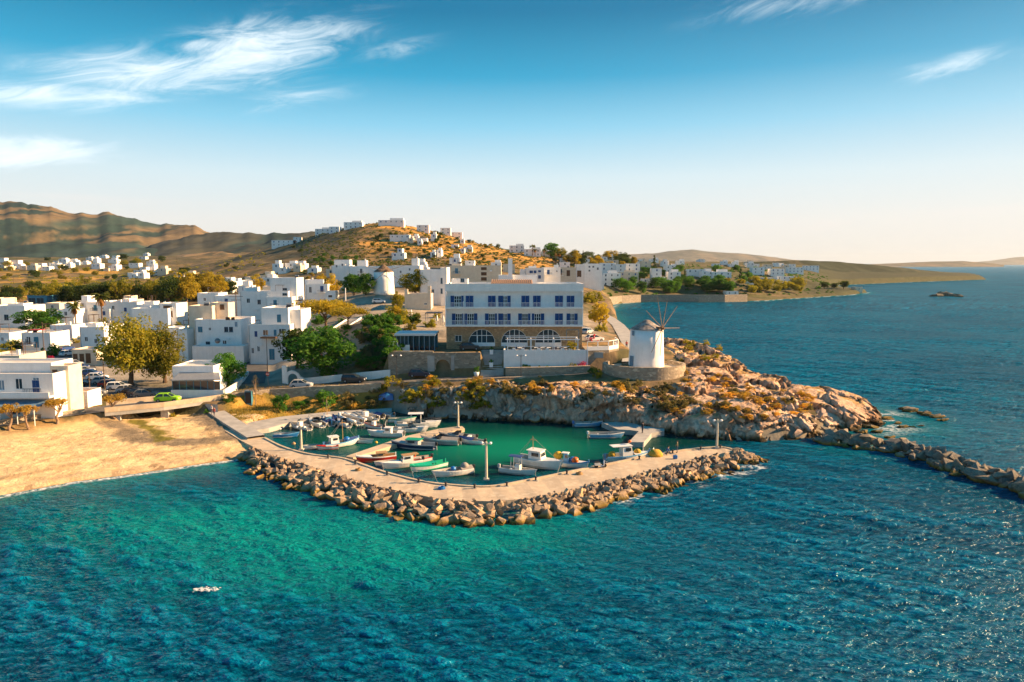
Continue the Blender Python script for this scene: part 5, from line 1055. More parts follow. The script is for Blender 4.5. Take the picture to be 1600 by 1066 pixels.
for i in range(ns_): MB().box(rx(751)+.01, TX0-.02, -1.6+i*.42, 6, -1 if i == 0 else 4.7*i/ns_+.003-.0, 4.7*(i+1)/ns_).build('step', CONCG, st)
# ---- roadside parapets
def wall_line(name, label, pts, h, th=.4, m=STONE, cat='wall', down=1.2, jag=.0, cap=None):
    """wall following ground points [(px,py,z)] or world points"""
    W_ = [Vector(q) for q in pts]; L = []
    for i in range(len(W_)-1):
        k = max(1, int((W_[i+1]-W_[i]).length/1.0)); L += [W_[i].lerp(W_[i+1], j/k) for j in range(k)]
    L.append(W_[-1]); o = L[0].copy(); e = tag(empty(name, o), label, cat); V = []; F = []
    for i, p in enumerate(L):
        d_ = (L[min(i+1, len(L)-1)]-L[max(i-1, 0)]); d_.z = 0; d_.normalize(); nn = Vector((-d_.y, d_.x, 0))*th/2; j = HR.uniform(-jag, jag)
        for s, z in ((-1, -down), (-1, h+j), (1, h+j), (1, -down)): V.append(p-o+nn*s+Vector((0, 0, z)))
    n_l = len(L)
    for i in range(n_l-1):
        for j in range(3): a = i*4+j; F.append((a, a+1, a+5, a+4))
    F += [(3, 2, 1, 0), (n_l*4-4, n_l*4-3, n_l*4-2, n_l*4-1)]
    ob('stone_face' if m in (STONE, PSTONE) else 'wall_face', mk('wall_face', V, F, m), e)
    if cap:
        V2 = []; F2 = []
        for i, p in enumerate(L):
            d_ = (L[min(i+1, n_l-1)]-L[max(i-1, 0)]); d_.z = 0; d_.normalize(); nn = Vector((-d_.y, d_.x, 0))*(th/2+.05)
            for s, z in ((-1, h+.004), (-1, h+.12), (1, h+.12), (1, h+.004)): V2.append(p-o+nn*s+Vector((0, 0, z)))
        for i in range(n_l-1):
            for j in range(4): a = i*4+j; b2 = i*4+(j+1) % 4; F2.append((a, b2, b2+4, a+4))
        ob('coping', mk('coping', V2, F2, cap), e)
    return e
def off(pts, dy): return [(x, y+dy, z) for x, y, z in pts]
wall_line('roadside_wall', 'low stone parapet between the beach and the road at the left edge', off(wline([(-80, 675, 2.5), (60, 652, 2.6), (150, 641, 2.7)]), -3.0), .75, .5, PSTONE, cap=CONC, down=1.6)
wall_line('roadside_wall', 'long grey stone wall holding the road above the grassy bank', off(wline([(345, 617.5, 3.3), (430, 607, 3.6), (520, 602, 4.0), (600, 598, 4.4)]), -3.1), .45, .6, PSTONE, down=2.6, jag=.06)
wall_line('roadside_wall', 'low white stone parapet along the road above the cliff', off(wline([(610, 597.5, 4.5), (700, 593.5, 5.0), (800, 589.5, 5.4), (880, 586, 5.7)]), -2.9), .5, .5, PSTONE, down=1.4, jag=.05)
wall_line('stone_wall', 'dry stone garden wall beneath the white terrace', [(tu(790), 134.6, 6.0), (tu(850), 134.6, 6.1), (tu(921), 134.9, 6.3)], .95, .5, PSTONE, cap=CONC)
wall_line('white_wall', 'white garden wall behind the parked dark estate car', [tuple(ground(px, py)) for px, py in [(476, 601), (520, 597), (566, 592), (610, 588)]], 1.3, .35, WHITE)
wall_line('white_wall', 'curving white wall round the restaurant corner beside the alley', [tuple(P(px, py, 3.5)) for px, py in [(350, 619), (368, 608), (380, 598), (388, 588)]], 1.1, .3, WHITE)
# arched gate
gg = ground(458, 602); ga = tag(empty('gateway', gg), 'white arched gateway at the roadside below the big green tree', 'gate'); s_ = gg.y/FPX
n = 12; r_ = 7.6*s_; hs = 11*s_; tot = 31*s_
MB().box(-17*s_, -9.5*s_, 0, .6, -.5, tot*.98).build('pillar', WHITE, ga); bm = bmesh.new(); edges = []
loop([(-9.4*s_, -.5), (-r_, -.5)]+[(r_*math.cos(math.pi*(n-i)/n), hs+r_*math.sin(math.pi*(n-i)/n)) for i in range(n+1)]+[(r_, -.5), (18*s_, -.5), (18*s_, hs), (12*s_, hs+3*s_), (9*s_, hs+8*s_), (4*s_, hs+11.5*s_), (-2*s_, hs+13*s_), (-7*s_, hs+11*s_), (-9.4*s_, hs+9*s_)])
bmesh.ops.triangle_fill(bm, use_beauty=True, use_dissolve=False, edges=edges); me = bpy.data.meshes.new('arch'); bm.to_mesh(me); bm.free(); me.materials.append(WHITE); ogw = ob('arch', me, ga, (0, .05, 0)); sd = ogw.modifiers.new('s', 'SOLIDIFY'); sd.thickness = .5; sd.offset = 0
# ------------------------------------------------------------------ the town
H = house
# left foreground block by the road
e, inf, g = H('two storey white house with roof terrace and balcony at the left edge by the road', [(-40, 82, 584, 0, 5), (-40, 80, 567, 3.5, 5.5), (78, 106, 572, 3.2, 3.5, CREAM)], 655, [(3, 602, 9, 16, 's'), (30, 600, 11, 17, 'd'), (57, 598, 10, 16, 's'), (98, 582, 4, 9, 'd', 2), (86, 584, 7, 12, 'n', 2), (62, 632, 9, 8, 'd'), (25, 640, 12, 14, 'g')], clutter=True, px=30)
s_ = g.y/FPX; z = lambda py: PD(30, py, g.y).z-g.z; u = lambda px: PD(px, 600, g.y).x-g.x
MB().box(u(-40), u(84), -1.3, -.02, z(620), z(617.5)).build('balcony_slab', WHITE, e); MB().box(u(-40), u(84), -1.35, -1.2, z(617.4), z(611)).build('balcony_wall', WHITE, e)
MB().add([(u(-40), -3.6, z(633)), (u(76), -3.6, z(633)), (u(76), -.03, z(624)), (u(-40), -.03, z(624))], [(0, 1, 2, 3)]).build('awning', GREYBLUE, e)
for p in (-5, 22, 48, 74): MB().bar((u(p), -3.5, -.3), (u(p), -3.5, z(633)), .06, 5).build('awning_post', WPAINT, e)
H('low white annexe with dark sloping roof and blue door beside the road', [(84, 136, 612, 0, 4)], 637, [(116, 627, 8, 13, 't')], clutter=False, rm=TILE)
H('small cream rooftop block above the left edge of the town', [(-30, 30, 556, 0, 8, CREAM)], 596, [(8, 566, 6, 6, 'd')])
H('square white house with round window niche at the far left', [(-20, 38, 478, 0, 10), (12, 36, 474, 6, 5)], 512, [(10, 496, 7, 9, 'g'), (28, 500, 5, 8, 'd')])
e, inf, g = H('white house with a tall blue door and red awning on its roof', [(33, 78, 520, 0, 8)], 550, [(57, 535, 7, 17, 't'), (42, 533, 5, 7, 'd')])
u0, u1, of, dp, zt = inf[0]; MB().box(u0+1.5, u0+4.6, .5, 2.6, zt+.55, zt+.7).build('red_awning', mat('red_canvas', (.5, .03, .04), (.4, .03, .04), .8, 2), e)
e, inf, g = H('white cube house above the shopfronts on the parking street', [(124, 162, 511, 0, 9), (133, 150, 505, 3, 4)], 562, [(135, 530, 5, 7, 'd'), (150, 533, 5, 7, 'd'), (157, 552, 6, 11, 'n')], side=2)
H('brown shuttered shop row beside the parked cars', [(112, 150, 546, 0, 6, CREAM)], 572, [(118, 560, 6, 14, 'n'), (128, 560, 6, 14, 'n'), (138, 560, 7, 15, 'n')], clutter=False)
H('long low white house with small windows behind the tall palm', [(132, 214, 472, 0, 8)], 504, [(146, 483, 4, 6, 'd'), (177, 481, 4, 6, 'd'), (196, 484, 4, 6, 'b'), (160, 484, 4, 6, 'd')])
H('white flat roofed house with arched roof vents in the left town', [(212, 252, 476, 0, 9), (225, 240, 471, 4, 4)], 512, [(222, 487, 7, 4, 'n'), (240, 495, 5, 7, 'g')])
H('white house with a sunlit recessed balcony behind the pepper tree', [(248, 275, 474, 0, 8), (205, 262, 482, -2, 5)], 514, [(262, 491, 15, 9, 'n'), (262, 480, 13, 5, 'n')])
H('pale blue house front with dark glazing above the left town', [(42, 73, 462, 0, 8, TEALP)], 482, [(50, 470, 11, 9, 'g'), (63, 470, 11, 9, 'g')], clutter=False)
H('low white house left of the small palm', [(84, 124, 486, 0, 7)], 503, [(98, 491, 4, 6, 'n'), (112, 494, 5, 7, 'd')])
H('little white house at the left margin under a tamarisk', [(-30, 14, 520, 0, 7)], 545, [(4, 530, 4, 6, 'd')])
H('white house with blue shutters behind the parking street', [(78, 112, 508, 0, 7)], 532, [(86, 518, 5, 7, 'b'), (101, 518, 5, 7, 'b')])
# centre left
e, inf, g = H('three storey white house with stepped roofs above the restaurant', [(304, 376, 499, 0, 9), (294, 331, 478, 4, 6, CREAM), (329, 356, 473, 6, 4, CREAM), (300, 380, 541, -3.2, 3.3)], 570, [(313, 515, 7, 9, 't'), (328, 514, 4, 5, 'd'), (353.5, 515, 6, 8, 'g'), (361, 515, 6, 8, 'g'), (369, 507, 5, 8, 's'), (325, 537, 7, 7, 'g'), (351, 535, 6, 6, 'd'), (347, 480, 6, 8, 'n', 2), (356, 498, 6, 4, 'n', 0), (364, 498, 5, 4, 'n', 0)])
ds = MB().lathe([(.05, -.02), (.45, .06), (.62, .16)], 12).build('satellite_dish', GREYM, e, (PD(340, 533, g.y-3).x-g.x, -3.0, PD(340, 533, g.y-3).z-g.z), smooth=True); ds.rotation_euler = (R(70), 0, R(20)); sd = ds.modifiers.new('s', 'SOLIDIFY'); sd.thickness = .03
H('narrow white house with lit side wall left of the stepped house', [(276, 292, 515, 0, 9)], 570, [(284, 535, 4, 7, 'd')])
e, inf, g = H('single storey restaurant with grey veranda awning and blue glass front', [(269, 333, 572, 3.0, 8)], 622, [], clutter=False, px=305, cat='restaurant', name='restaurant')
u = lambda px: PD(px, 600, g.y).x-g.x; z = lambda py: PD(305, py, g.y).z-g.z
MB().add([(u(269), -.3, z(594)), (u(346), -.3, z(592)), (u(332), 3.0, z(586)), (u(269), 3.0, z(586)), (u(269), -.3, z(595.5)), (u(346), -.3, z(593.5)), (u(332), 3.0, z(588)), (u(269), 3.0, z(588))], [(0, 1, 2, 3), (7, 6, 5, 4), (0, 4, 5, 1), (1, 5, 6, 2), (2, 6, 7, 3), (3, 7, 4, 0)]).build('awning', GREYM, e)
for a in (270, 281, 292, 303, 314, 325, 335, 344): MB().box(u(a)-.05, u(a)+.05, -.2, -.1, -.3, z(595)).build('post', TEALP, e)
ag = [270, 281, 292, 303, 314, 325, 335, 344]
for a, b_ in zip(ag, ag[1:]): MB().box(u(a)+.06, u(b_)-.06, -.17, -.13, z(609), z(595.5)).build('pane', GLASS, e)
MB().box(u(268), u(350), -.35, -.22, -.5, z(609)).build('base_wall', WHITE, e); MB().add([(u(269), 3.0, z(572)), (u(333), 3.0, z(572)), (u(301), 3.0, z(567))], [(0, 1, 2)]).build('gable', WHITE, e)
H('white houses row with blue awning behind the power pole', [(335, 377, 462, 0, 8), (308, 341, 458, 3, 8)], 500, [(363, 474, 6, 6, 'b'), (350, 480, 5, 8, 'd'), (320, 468, 4, 5, 'd')])
H('wide white house right of the power pole', [(375, 432, 455, 0, 10), (380, 398, 449, 4, 5)], 508, [(388, 470, 5, 7, 'd'), (405, 472, 5, 7, 'g'), (418, 480, 5, 8, 'd')])
e, inf, g = H('white corner house with curved awning beside the alley', [(388, 453, 507, 0, 12), (408, 450, 481, 1.5, 9), (448, 470, 484, 3, 8)], 570, [(415, 520, 8, 9, 'd'), (440, 518, 8, 8, 'd'), (430, 520, 4, 10, 't'), (425, 554, 8, 17, 't'), (436, 498, 6, 12, 't', 1), (400, 522, 4, 9, 'b'), (395, 548, 4, 9, 'd'), (404, 545, 4, 9, 'd')], yaw=0)
u = lambda px: PD(px, 530, g.y).x-g.x; z = lambda py: PD(420, py, g.y).z-g.z
MB().box(u(410), u(434), -1.4, -.02, z(528), z(526)).build('awning', BROWN, e)
H('stepped white house with arched windows above the corner house', [(415, 456, 464, 0, 8), (422, 463, 434, 4, 8), (417, 450, 455, 2, 3)], 495, [(445, 452, 7, 4, 'g', 1), (445, 460, 7, 4, 'g', 2), (430, 475, 5, 8, 'd')])
H('white villa with blue trimmed window on the rise', [(478, 512, 444, 0, 8), (476, 505, 437, 3, 6)], 470, [(503, 451, 5, 8, 'b'), (485, 453, 4, 9, 'd')])
H('low white house with small lean-to right of the blue trimmed villa', [(508, 524, 455, 0, 5)], 470, [(516, 463, 5, 3, 'n')], clutter=False)
H('white house between the alley and the stepped house', [(378, 392, 515, 0, 9)], 545, [(384, 528, 4, 8, 'd')])
H('white house peeking above the restaurant trees', [(256, 280, 512, 0, 6)], 545, [(268, 525, 5, 7, 'g')], clutter=False)
# centre: around the far windmill
H('tall blank white house left of the far windmill', [(518, 546, 415, 0, 10), (522, 546, 406, 4, 5)], 452, [(535, 414, 3, 4, 'd'), (526, 416, 3, 4, 'd')])
H('sunlit white house directly behind the far windmill tree', [(545, 578, 416, 0, 10), (558, 572, 407, 5, 4)], 448, [(560, 430, 3, 4, 'd')])
H('white house tucked behind the far windmill tower', [(576, 618, 416, 0, 8)], 446, [])
H('white house with square stair tower right of the far windmill', [(612, 656, 415, 0, 10), (643, 653, 404, 3, 4)], 448, [(640, 421, 3, 4, 'd'), (626, 425, 3, 4, 'd')])
e, inf, g = H('white house with tall sunlit end wall behind the hotel left corner', [(656, 698, 421, 0, 9), (688, 698, 418, -1, 11)], 476, [(690, 439, 3, 9, 'g', 1), (690, 455, 3, 8, 'g', 1), (676, 455, 5, 6, 'd')])
H('broad cream lit house with a column of balconies behind the hotel', [(697, 783, 415, 0, 12), (706, 720, 412, 4, 4)], 452, [(756, 420, 8, 4, 'n'), (756, 428, 8, 5, 'n'), (756, 436, 8, 5, 'n')], wm=CREAM)
H('white house with blue arched windows behind the hotel roof', [(821, 850, 419, 0, 9), (826, 838, 416, 4, 4)], 448, [(830, 425, 5, 4, 'b'), (836, 425, 4, 4, 'b'), (843, 424, 4, 3, 'b'), (843, 433, 4, 5, 'b')])
H('sunlit white cube house right of the blue windowed one', [(848, 876, 418, 0, 10), (866, 873, 414, 3, 3)], 447, [(870, 424, 2, 3, 'd')])
H('cream house with two doorways behind the hotel right corner', [(872, 900, 418, 0, 10)], 447, [(876, 425, 4, 8, 'n'), (888, 427, 5, 9, 'n')], wm=CREAM)
H('pale three storey block at the bay side of the hotel', [(900, 914, 413, 0, 9), (913, 941, 412, .5, 10)], 448, [(921, 417, 3, 3, 'd', 1), (927, 417, 3, 3, 'd', 1), (921, 423, 3, 3, 'd', 1), (934, 420, 3, 4, 'd', 1), (905, 428, 6, 10, 'n')])
# ruined stone chapel wall in front of the hotel's left neighbour
e, inf, g = H('low whitewashed stone chapel with stepped corner posts', [(634, 673, 459, 0, 6), (632, 637, 452, -.1, .8), (668, 673, 447, -.1, .8)], 484, [(665, 475, 4, 3, 'd')], clutter=False, wm=CREAM, cat='chapel', name='chapel')
# glazed pavilion on the retaining wall
pg = Vector((rx(650), 139.2, 9.7)); pv = tag(empty('pavilion', pg), 'flat roofed glass pavilion restaurant on top of the stone retaining wall', 'pavilion'); k_ = 139.2/FPX
u = lambda px: PD(px, 540, 139.2).x-pg.x; z = lambda py: PD(650, py, 139.2).z-pg.z
MB().box(u(617), u(681), -.6, 6.5, z(524.5), z(521.5)).build('roof', mat('pale_metal_roof', (.55, .57, .58), (.48, .5, .52), .5, 1), pv); MB().box(u(620), u(640), 0, .15, 0, z(539)).build('base_wall', WHITE, pv)
pp = [620, 626, 632, 638, 646, 655, 663, 671, 679]
for p in pp: MB().box(u(p)-.07, u(p)+.07, -.03, .12, 0 if p > 640 else z(539), z(524.6)).build('post', GREYBLUE, pv)
for a, b_ in zip(pp, pp[1:]): MB().box(u(a)+.08, u(b_)-.08, .02 if b_ < 640 else 1.2, .05 if b_ < 640 else 1.23, z(539) if b_ < 640 else 0, z(525)).build('pane', GLASS, pv)
MB().box(u(620), u(679), 6.2, 6.4, 0, z(524.7)).build('back_wall', TEALP, pv)
fr = MB()
for a, b_ in ((609, 616), (616, 623)):
    fr.box(u(a), u(a)+.12, -1.2, -1.1, 0, z(534)); fr.box(u(b_)-.12, u(b_)-.003, -1.2, -1.1, 0, z(534)); fr.box(u(a), u(b_), -1.19, -1.11, z(534)+.002, z(532.5)); fr.box(u(a)+.12, u(b_)-.12, -1.19, -1.11, 0, .2)
fr.build('screen_frame', WPAINT, pv)
tg = ground(677, 508); tn = tag(empty('canopy', tg), 'dark square canopy over tables on the upper forecourt', 'canopy'); q = tg.y/FPX
MB().box(-13*q, 13*q, 0, 5, 18*q, 18*q+.15).build('roof', DARK, tn)
for a in (-1, 1):
    for b_ in (.2, 4.8): MB().bar((a*12*q, b_, -.4), (a*12*q, b_, 18*q), .07, 5).build('post', GREYM, tn)
def parasol(label, px, py):
    g = ground(px, py); s_ = g.y/FPX; e = tag(empty('parasol', g), label, 'parasol'); MB().bar((0, 0, 0), (0, 0, 17*s_), .03, 5).build('pole', WPAINT, e); MB().lathe([(.05, 5*s_), (.28, 6*s_), (.2, 12*s_), (.05, 16.5*s_)], 10).build('folded_canopy', WPAINT, e, smooth=True); MB().lathe([(.3, 0), (.3, .1)], 10).build('base', CONCG, e)
parasol('folded white parasol nearer the dark canopy', 683, 507); parasol('folded white parasol touching the hotel corner', 693, 509); parasol('folded white parasol in the hedge above the pavilion', 643, 500)
# ---- windmills
def windmill(label, loc, r, h, roofm, nbl, blade, face, ragged=False, caph=None):
    e = tag(empty('windmill', loc, 0), label, 'windmill'); n = 40
    MB().lathe([(r*1.02, -.8), (r*1.0, h*.1), (r*.955, h*.6), (r*.92, h)], n).build('tower', WHITE, e, smooth=True); ch = caph or r*.55; rt = r*.92
    cap = MB().lathe([(rt*1.04, h+.003), (rt*.99, h+.12), (rt*.55, h+ch*.52), (rt*.14, h+ch), (.02, h+ch*1.02)], 22)
    co_ = cap.build('cap', roofm, e)
    fx, fy = math.cos(face), math.sin(face); hub = Vector((fx*rt*1.18, fy*rt*1.18, h+.42)); ax = MB().bar((fx*rt*.3, fy*rt*.3, h+.5), hub+Vector((fx*.5, fy*.5, -.05)), .17, 8).build('axle', BROWN, e); MB().bar(hub-Vector((fx*.2, fy*.2, 0)), hub+Vector((fx*.2, fy*.2, 0)), .35, 10).build('hub', BROWN, ax)
    side = Vector((-fy, fx, 0)); tips = []
    for k in range(nbl):
        a = R((106, 76, 42, 144, -3, 235, 265)[k % 7]) if nbl == 7 and blade < 6.5 else 2*math.pi*k/nbl+.26; L = blade*(HR.uniform(.8, 1) if ragged else 1); d_ = side*math.cos(a)+Vector((0, 0, 1))*math.sin(a); tip = hub+d_*L; tips.append(tip); MB().bar(hub, tip, .085, 5, .045).build('blade', PALETR, e)
    return e, hub, tips, rt
WM = Vector((25.3, 131.5, 7.7)); wme, hub, tips, rt = windmill('white round windmill with bare spokes on its stone terrace above the headland', WM, 3.3, 7.1, mat('lichen_cap', (.12, .10, .09), (.34, .30, .27), .95, 1.2, .6, 6), 7, 6.3, R(-50), True, 1.7)
def on_tower(e, ang, r, z0, w_, h_, m, nm):
    p = (r*math.cos(ang), r*math.sin(ang), z0); b = MB().box(-w_/2, w_/2, -.12, .04, 0, h_).build(nm, m, e, p, ang+math.pi/2); return b
va = math.atan2(-131.5, -25.3)
on_tower(wme, va-.93, 3.30, .1, .95, 2.1, GREYBLUE, 'door'); on_tower(wme, va-.93, 3.1, 6.0, .6, .9, GREYBLUE, 'window')
tr = tag(empty('windmill_terrace', (WM.x, WM.y, 5)), 'round stone terrace wall encircling the white windmill', 'terrace wall'); n = 48; RR = 7.3
V = []; F = []
for i in range(n+1):
    a = R(150)+R(255)*i/n; jz = HR.uniform(-.05, .05); ex = 1+.12*max(0, -math.cos(a))
    for r_, z_ in ((RR+.15, -2.5), (RR, 3.35+jz), (RR-.5, 3.35+jz), (RR-.5, 2.2)): V.append((r_*ex*math.cos(a), r_*.82*math.sin(a), z_))
for i in range(n):
    for j in range(3): q = i*4+j; F.append((q, q+4, q+5, q+1))
ob('stone_face', mk('stone_face', V, F, PSTONE), tr)
V = [(0, 0, 2.62)]+[((RR-.3)*1.05*math.cos(R(360)*i/40), (RR-.3)*.84*math.sin(R(360)*i/40), 2.6) for i in range(40)]
ob('paving', mk('paving', V, [(0, i+1, (i+1) % 40+1) for i in range(40)], CONC), tr)
g2 = ground(600, 458); s_ = g2.y/FPX
wm2, h2_, t2, rt2 = windmill('far windmill with brushwood roof and broken sails in the upper town', g2, 16.2*s_, 33*s_, BRUSH, 7, 34*s_, R(-65), True, 11*s_)
# ---- bridge on the left
BP = [Vector(q) for q in wline(BR)]; bro = BP[0].copy(); bre = tag(empty('bridge', bro), 'flat concrete road bridge over the dry stream behind the beach', 'bridge')
V = []; F = []; L = []
for i in range(2): L += [BP[i].lerp(BP[i+1], j/6) for j in range(6)]
L.append(BP[2])
for i, p in enumerate(L):
    d_ = (L[min(i+1, 12)]-L[max(i-1, 0)]); d_.z = 0; d_.normalize(); nn = Vector((-d_.y, d_.x, 0))
    for s, z_ in ((-3.6, -.55), (-3.6, .02), (3.6, .02), (3.6, -.55)): V.append(p-bro+nn*s+Vector((0, 0, z_)))
for i in range(12):
    for j in range(4): a = i*4+j; b_ = i*4+(j+1) % 4; F.append((a, b_, b_+4, a+4))
F += [(0, 1, 2, 3), (51, 50, 49, 48)]; ob('deck', mk('deck', V, F, CONCG), bre)
V = [] ; F = []
for i, p in enumerate(L):
    d_ = (L[min(i+1, 12)]-L[max(i-1, 0)]); d_.z = 0; d_.normalize(); nn = Vector((-d_.y, d_.x, 0))
    for s in (-2.6, 2.6): V.append(p-bro+nn*s+Vector((0, 0, .06)))
for i in range(12): F.append((i*2, i*2+1, i*2+3, i*2+2))
ob('road_surface', mk('road_surface', V, F, ASPH), bre)
for sgn, nm in ((-3.45, 'front_parapet'), (3.45, 'rear_parapet')):
    V = []; F = []
    for i, p in enumerate(L):
        d_ = (L[min(i+1, 12)]-L[max(i-1, 0)]); d_.z = 0; d_.normalize(); nn = Vector((-d_.y, d_.x, 0))
        for s, z_ in ((-.2, .023), (-.2, .8), (.2, .8), (.2, .023)): V.append(p-bro+nn*(sgn+s)+Vector((0, 0, z_)))
    for i in range(12):
        for j in range(3): a = i*4+j; F.append((a, a+1, a+5, a+4))
    ob(nm, mk(nm, V, F, CONC), bre)
for t_ in (2, 7): p = L[t_]; MB().box(-.6, .6, -3.3, 3.3, -3.5, -.56).build('pier', CONCG, bre, p-bro, R(8))
# footbridge walk from the road to the breakwater
wp = [tuple(P(px, py, z_)) for px, py, z_ in [(330, 632, 2.9), (336, 642, 1.6), (360, 658, 1.5), (400, 682, 1.4)]]
wk = tag(empty('footpath', wp[1]), 'stone edged path from the bridge down to the breakwater', 'path'); V = []; F = []
for i, q in enumerate(wp):
    p = Vector(q); d_ = Vector(wp[min(i+1, 3)])-Vector(wp[max(i-1, 0)]); d_.z = 0; d_.normalize(); nn = Vector((-d_.y, d_.x, 0))
    for s, z_ in ((-1.3, -2), (-1.3, .05), (1.3, .05), (1.3, -2)): V.append(p-Vector(wp[1])+nn*s+Vector((0, 0, z_)))
for i in range(3):
    for j in range(3): a = i*4+j; F.append((a, a+1, a+5, a+4))
ob('paving', mk('paving', V, F, CONCG), wk); 
# stairway up the slope by the green tree
sg0 = ground(520, 522); sg1 = ground(556, 498); sl_ = tag(empty('slope_steps', sg0), 'white edged stone steps climbing the shrubby slope', 'stairs'); dv = sg1-sg0; n = 12
for i in range(n):
    q = dv*(i/n); MB().box(-1.4, 1.4, 0, Vector((dv.x, dv.y)).length/n+.05, -1, .12+dv.z/n).build('step', CONCG, sl_, q, math.atan2(dv.y, dv.x)-math.pi/2)
for s in (-1.5, 1.5):
    nn = Vector((-dv.y, dv.x, 0)).normalized()*s; MB().add([tuple(nn+w_+Vector((0, 0, z_))) for w_ in (Vector((0, 0, 0)), dv) for z_ in (-.5, .55)]+[tuple(nn*1.16+w_+Vector((0, 0, z_))) for w_ in (Vector((0, 0, 0)), dv) for z_ in (-.5, .55)], [(0, 2, 3, 1), (4, 5, 7, 6), (1, 3, 7, 5), (0, 1, 5, 4), (2, 6, 7, 3)]).build('stringer', WHITE, sl_)
# ---- town beyond the bay, the hilltop and the plain
def fh(label, x0, x1, top, base, wins=2, group=None, wm=WHITE, extra=(), d=None, hmax=7.5):
    e, inf, g = H(label, [(x0, x1, top, 0, 9)]+list(extra), base, (), clutter=False, group=group, wm=wm, d=d, hmax=hmax)
    u0, u1, of, dp, zt = inf[0]; nc = max(1, int((u1-u0)/4.2)); fl = max(1, int(zt/3.2))
    for r_ in range(min(fl, 3)):
        for c_ in range(min(nc, 6)): window(e, u0+(u1-u0)*(c_+.5)/nc, zt-3.1*(r_+1)+.9, of, 1.0, 1.4, HR.choice('dgdb'))
    return e
HILL = [('leftmost hilltop villa with blue grey shaded front', 492, 516, 353, 363), ('white hilltop house beside the leftmost villa', 514, 530, 354, 363), ('white two part villa standing left of the golden field', 537, 566, 346, 356), ('long stone and white villa on the crown of the hill', 591, 631, 344, 352), ('dark topped house right of the hill crown', 651, 670, 349, 362), ('white house on the right shoulder of the hill', 688, 704, 354, 366), ('stepped white house farthest right on the hill shoulder', 703, 722, 357, 369), ('long white house below the golden field', 609, 640, 367, 377), ('small white house midway down the hill', 652, 667, 372, 380), ('ruined stone cottage on the lower hill', 724, 738, 386, 393), ('white house on the saddle right of the hill', 796, 819, 383, 394), ('low white house right of the saddle house', 819, 845, 389, 400), ('white terrace house among palms on the saddle', 846, 876, 392, 402), ('long white house on the dark left slope of the hill', 424, 462, 374, 383), ('tiny white chapel above the long slope house', 458, 468, 369, 374), ('half built frame house above the far windmill', 612, 632, 395, 406)]
for l, a, b_, t_, y_ in HILL: fh(l, a, b_, t_, y_, d=min(ground((a+b_)/2, y_+1).y, 722), hmax=6.5, extra=[(a+(b_-a)*.45, b_-1, t_-3, 3, 6)] if HR.random() < .5 else ())
BAY = [('white terrace house with blue balcony on the bay front', 919, 944, 432, 449), ('three storey white house with arcades on the bay front', 942, 970, 427, 448), ('long cream arcaded house on the bay front', 968, 998, 423, 447), ('pale block uphill of the arcaded houses', 938, 962, 411, 428), ('white house with roof terrace uphill from the arcades', 962, 978, 413, 430), ('flat white house with dark roof opening', 978, 1000, 412, 428), ('cream house beside the tall cypress beyond the bay', 1002, 1017, 408, 425), ('white corner house with dark windows above the trees', 1019, 1034, 419, 440), ('sunlit square tower house beyond the bay', 1040, 1049, 415, 430), ('broad white house in the middle of the bay town', 1044, 1064, 425, 441), ('white house with sunlit front above the sea wall', 1074, 1100, 421, 432), ('white row house beyond the dark pine', 1097, 1115, 424, 439), ('big pale block above the seaside trees', 1113, 1143, 425, 441), ('small white block low among seaside trees', 1004, 1022, 436, 446), ('white bungalow with arched door over the bay', 1030, 1042, 437, 447)]
for l, a, b_, t_, y_ in BAY: fh(l, a, b_, t_, y_, d=min(max(ground((a+b_)/2, y_).y, 490), 760), hmax=10.5, wm=CREAM if 'cream' in l else WHITE, extra=[(a+(b_-a)*.3, b_-(b_-a)*.2, t_-4, 4, 5)] if HR.random() < .5 else ())
PT = [('white hotel block on the far point', 1232, 1256, 413, 428), ('white block right of the point hotel', 1258, 1280, 414, 424), ('white row of houses on the far point', 1176, 1195, 418, 430), ('white house between pines on the point', 1205, 1226, 420, 432), ('low white house near the tip of the point', 1193, 1214, 434, 442), ('white gabled house toward the tip of the point', 1214, 1246, 432, 444), ('white boathouse on the shore of the bay', 1135, 1154, 455, 463), ('low white house above the shore trees', 1162, 1182, 435, 445), ('square ruined stone tower at the tip of the point', 1337, 1348, 449, 457)]
for l, a, b_, t_, y_ in PT: fh(l, a, b_, t_, y_, wm=CREAM if 'stone' in l else WHITE)
FR = random.Random(5)
def scatter(n, x0, x1, y0, y1, w0, w1, label, group):
    for i in range(n):
        x = FR.uniform(x0, x1); y = FR.uniform(y0, y1); w_ = FR.uniform(w0, w1)*.8; g = ground(x, y)
        if g.y > 1500: continue
        h_ = FR.uniform(3.2, 6.5)*FPX/g.y; fh(label, x-w_/2, x+w_/2, y-h_, y, group=group, wm=WHITE if FR.random() < .8 else CREAM, extra=[(x-w_*.1, x+w_*.42, y-h_*1.35, 2.5, 5)] if FR.random() < .5 else ())
scatter(34, 0, 240, 409, 424, 9, 20, 'small flat roofed house on the plain behind the left town', 'houses on the plain')
scatter(8, 195, 300, 428, 436, 12, 22, 'bluish shaded white house beyond the golden trees', 'houses beyond the golden trees')
scatter(7, 430, 520, 418, 434, 12, 22, 'low white house at the foot of the dark hill slope', 'houses at the foot of the hill')
scatter(26, 1010, 1240, 409, 424, 9, 18, 'little white house on the far slope behind the bay town', 'houses on the far bay slope')
scatter(12, 620, 760, 376, 404, 7, 14, 'tiny pale house scattered on the golden hill flank', 'houses on the hill flank')
scatter(12, 130, 230, 398, 410, 7, 13, 'tiny white house in the far village under the mountain', 'far village houses')
scatter(12, -20, 200, 486, 512, 22, 34, 'plain white cube house among trees in the left town', 'plain cube houses')
scatter(14, 880, 1000, 404, 416, 10, 16, 'small house among trees on the ridge above the bay', 'ridge houses')

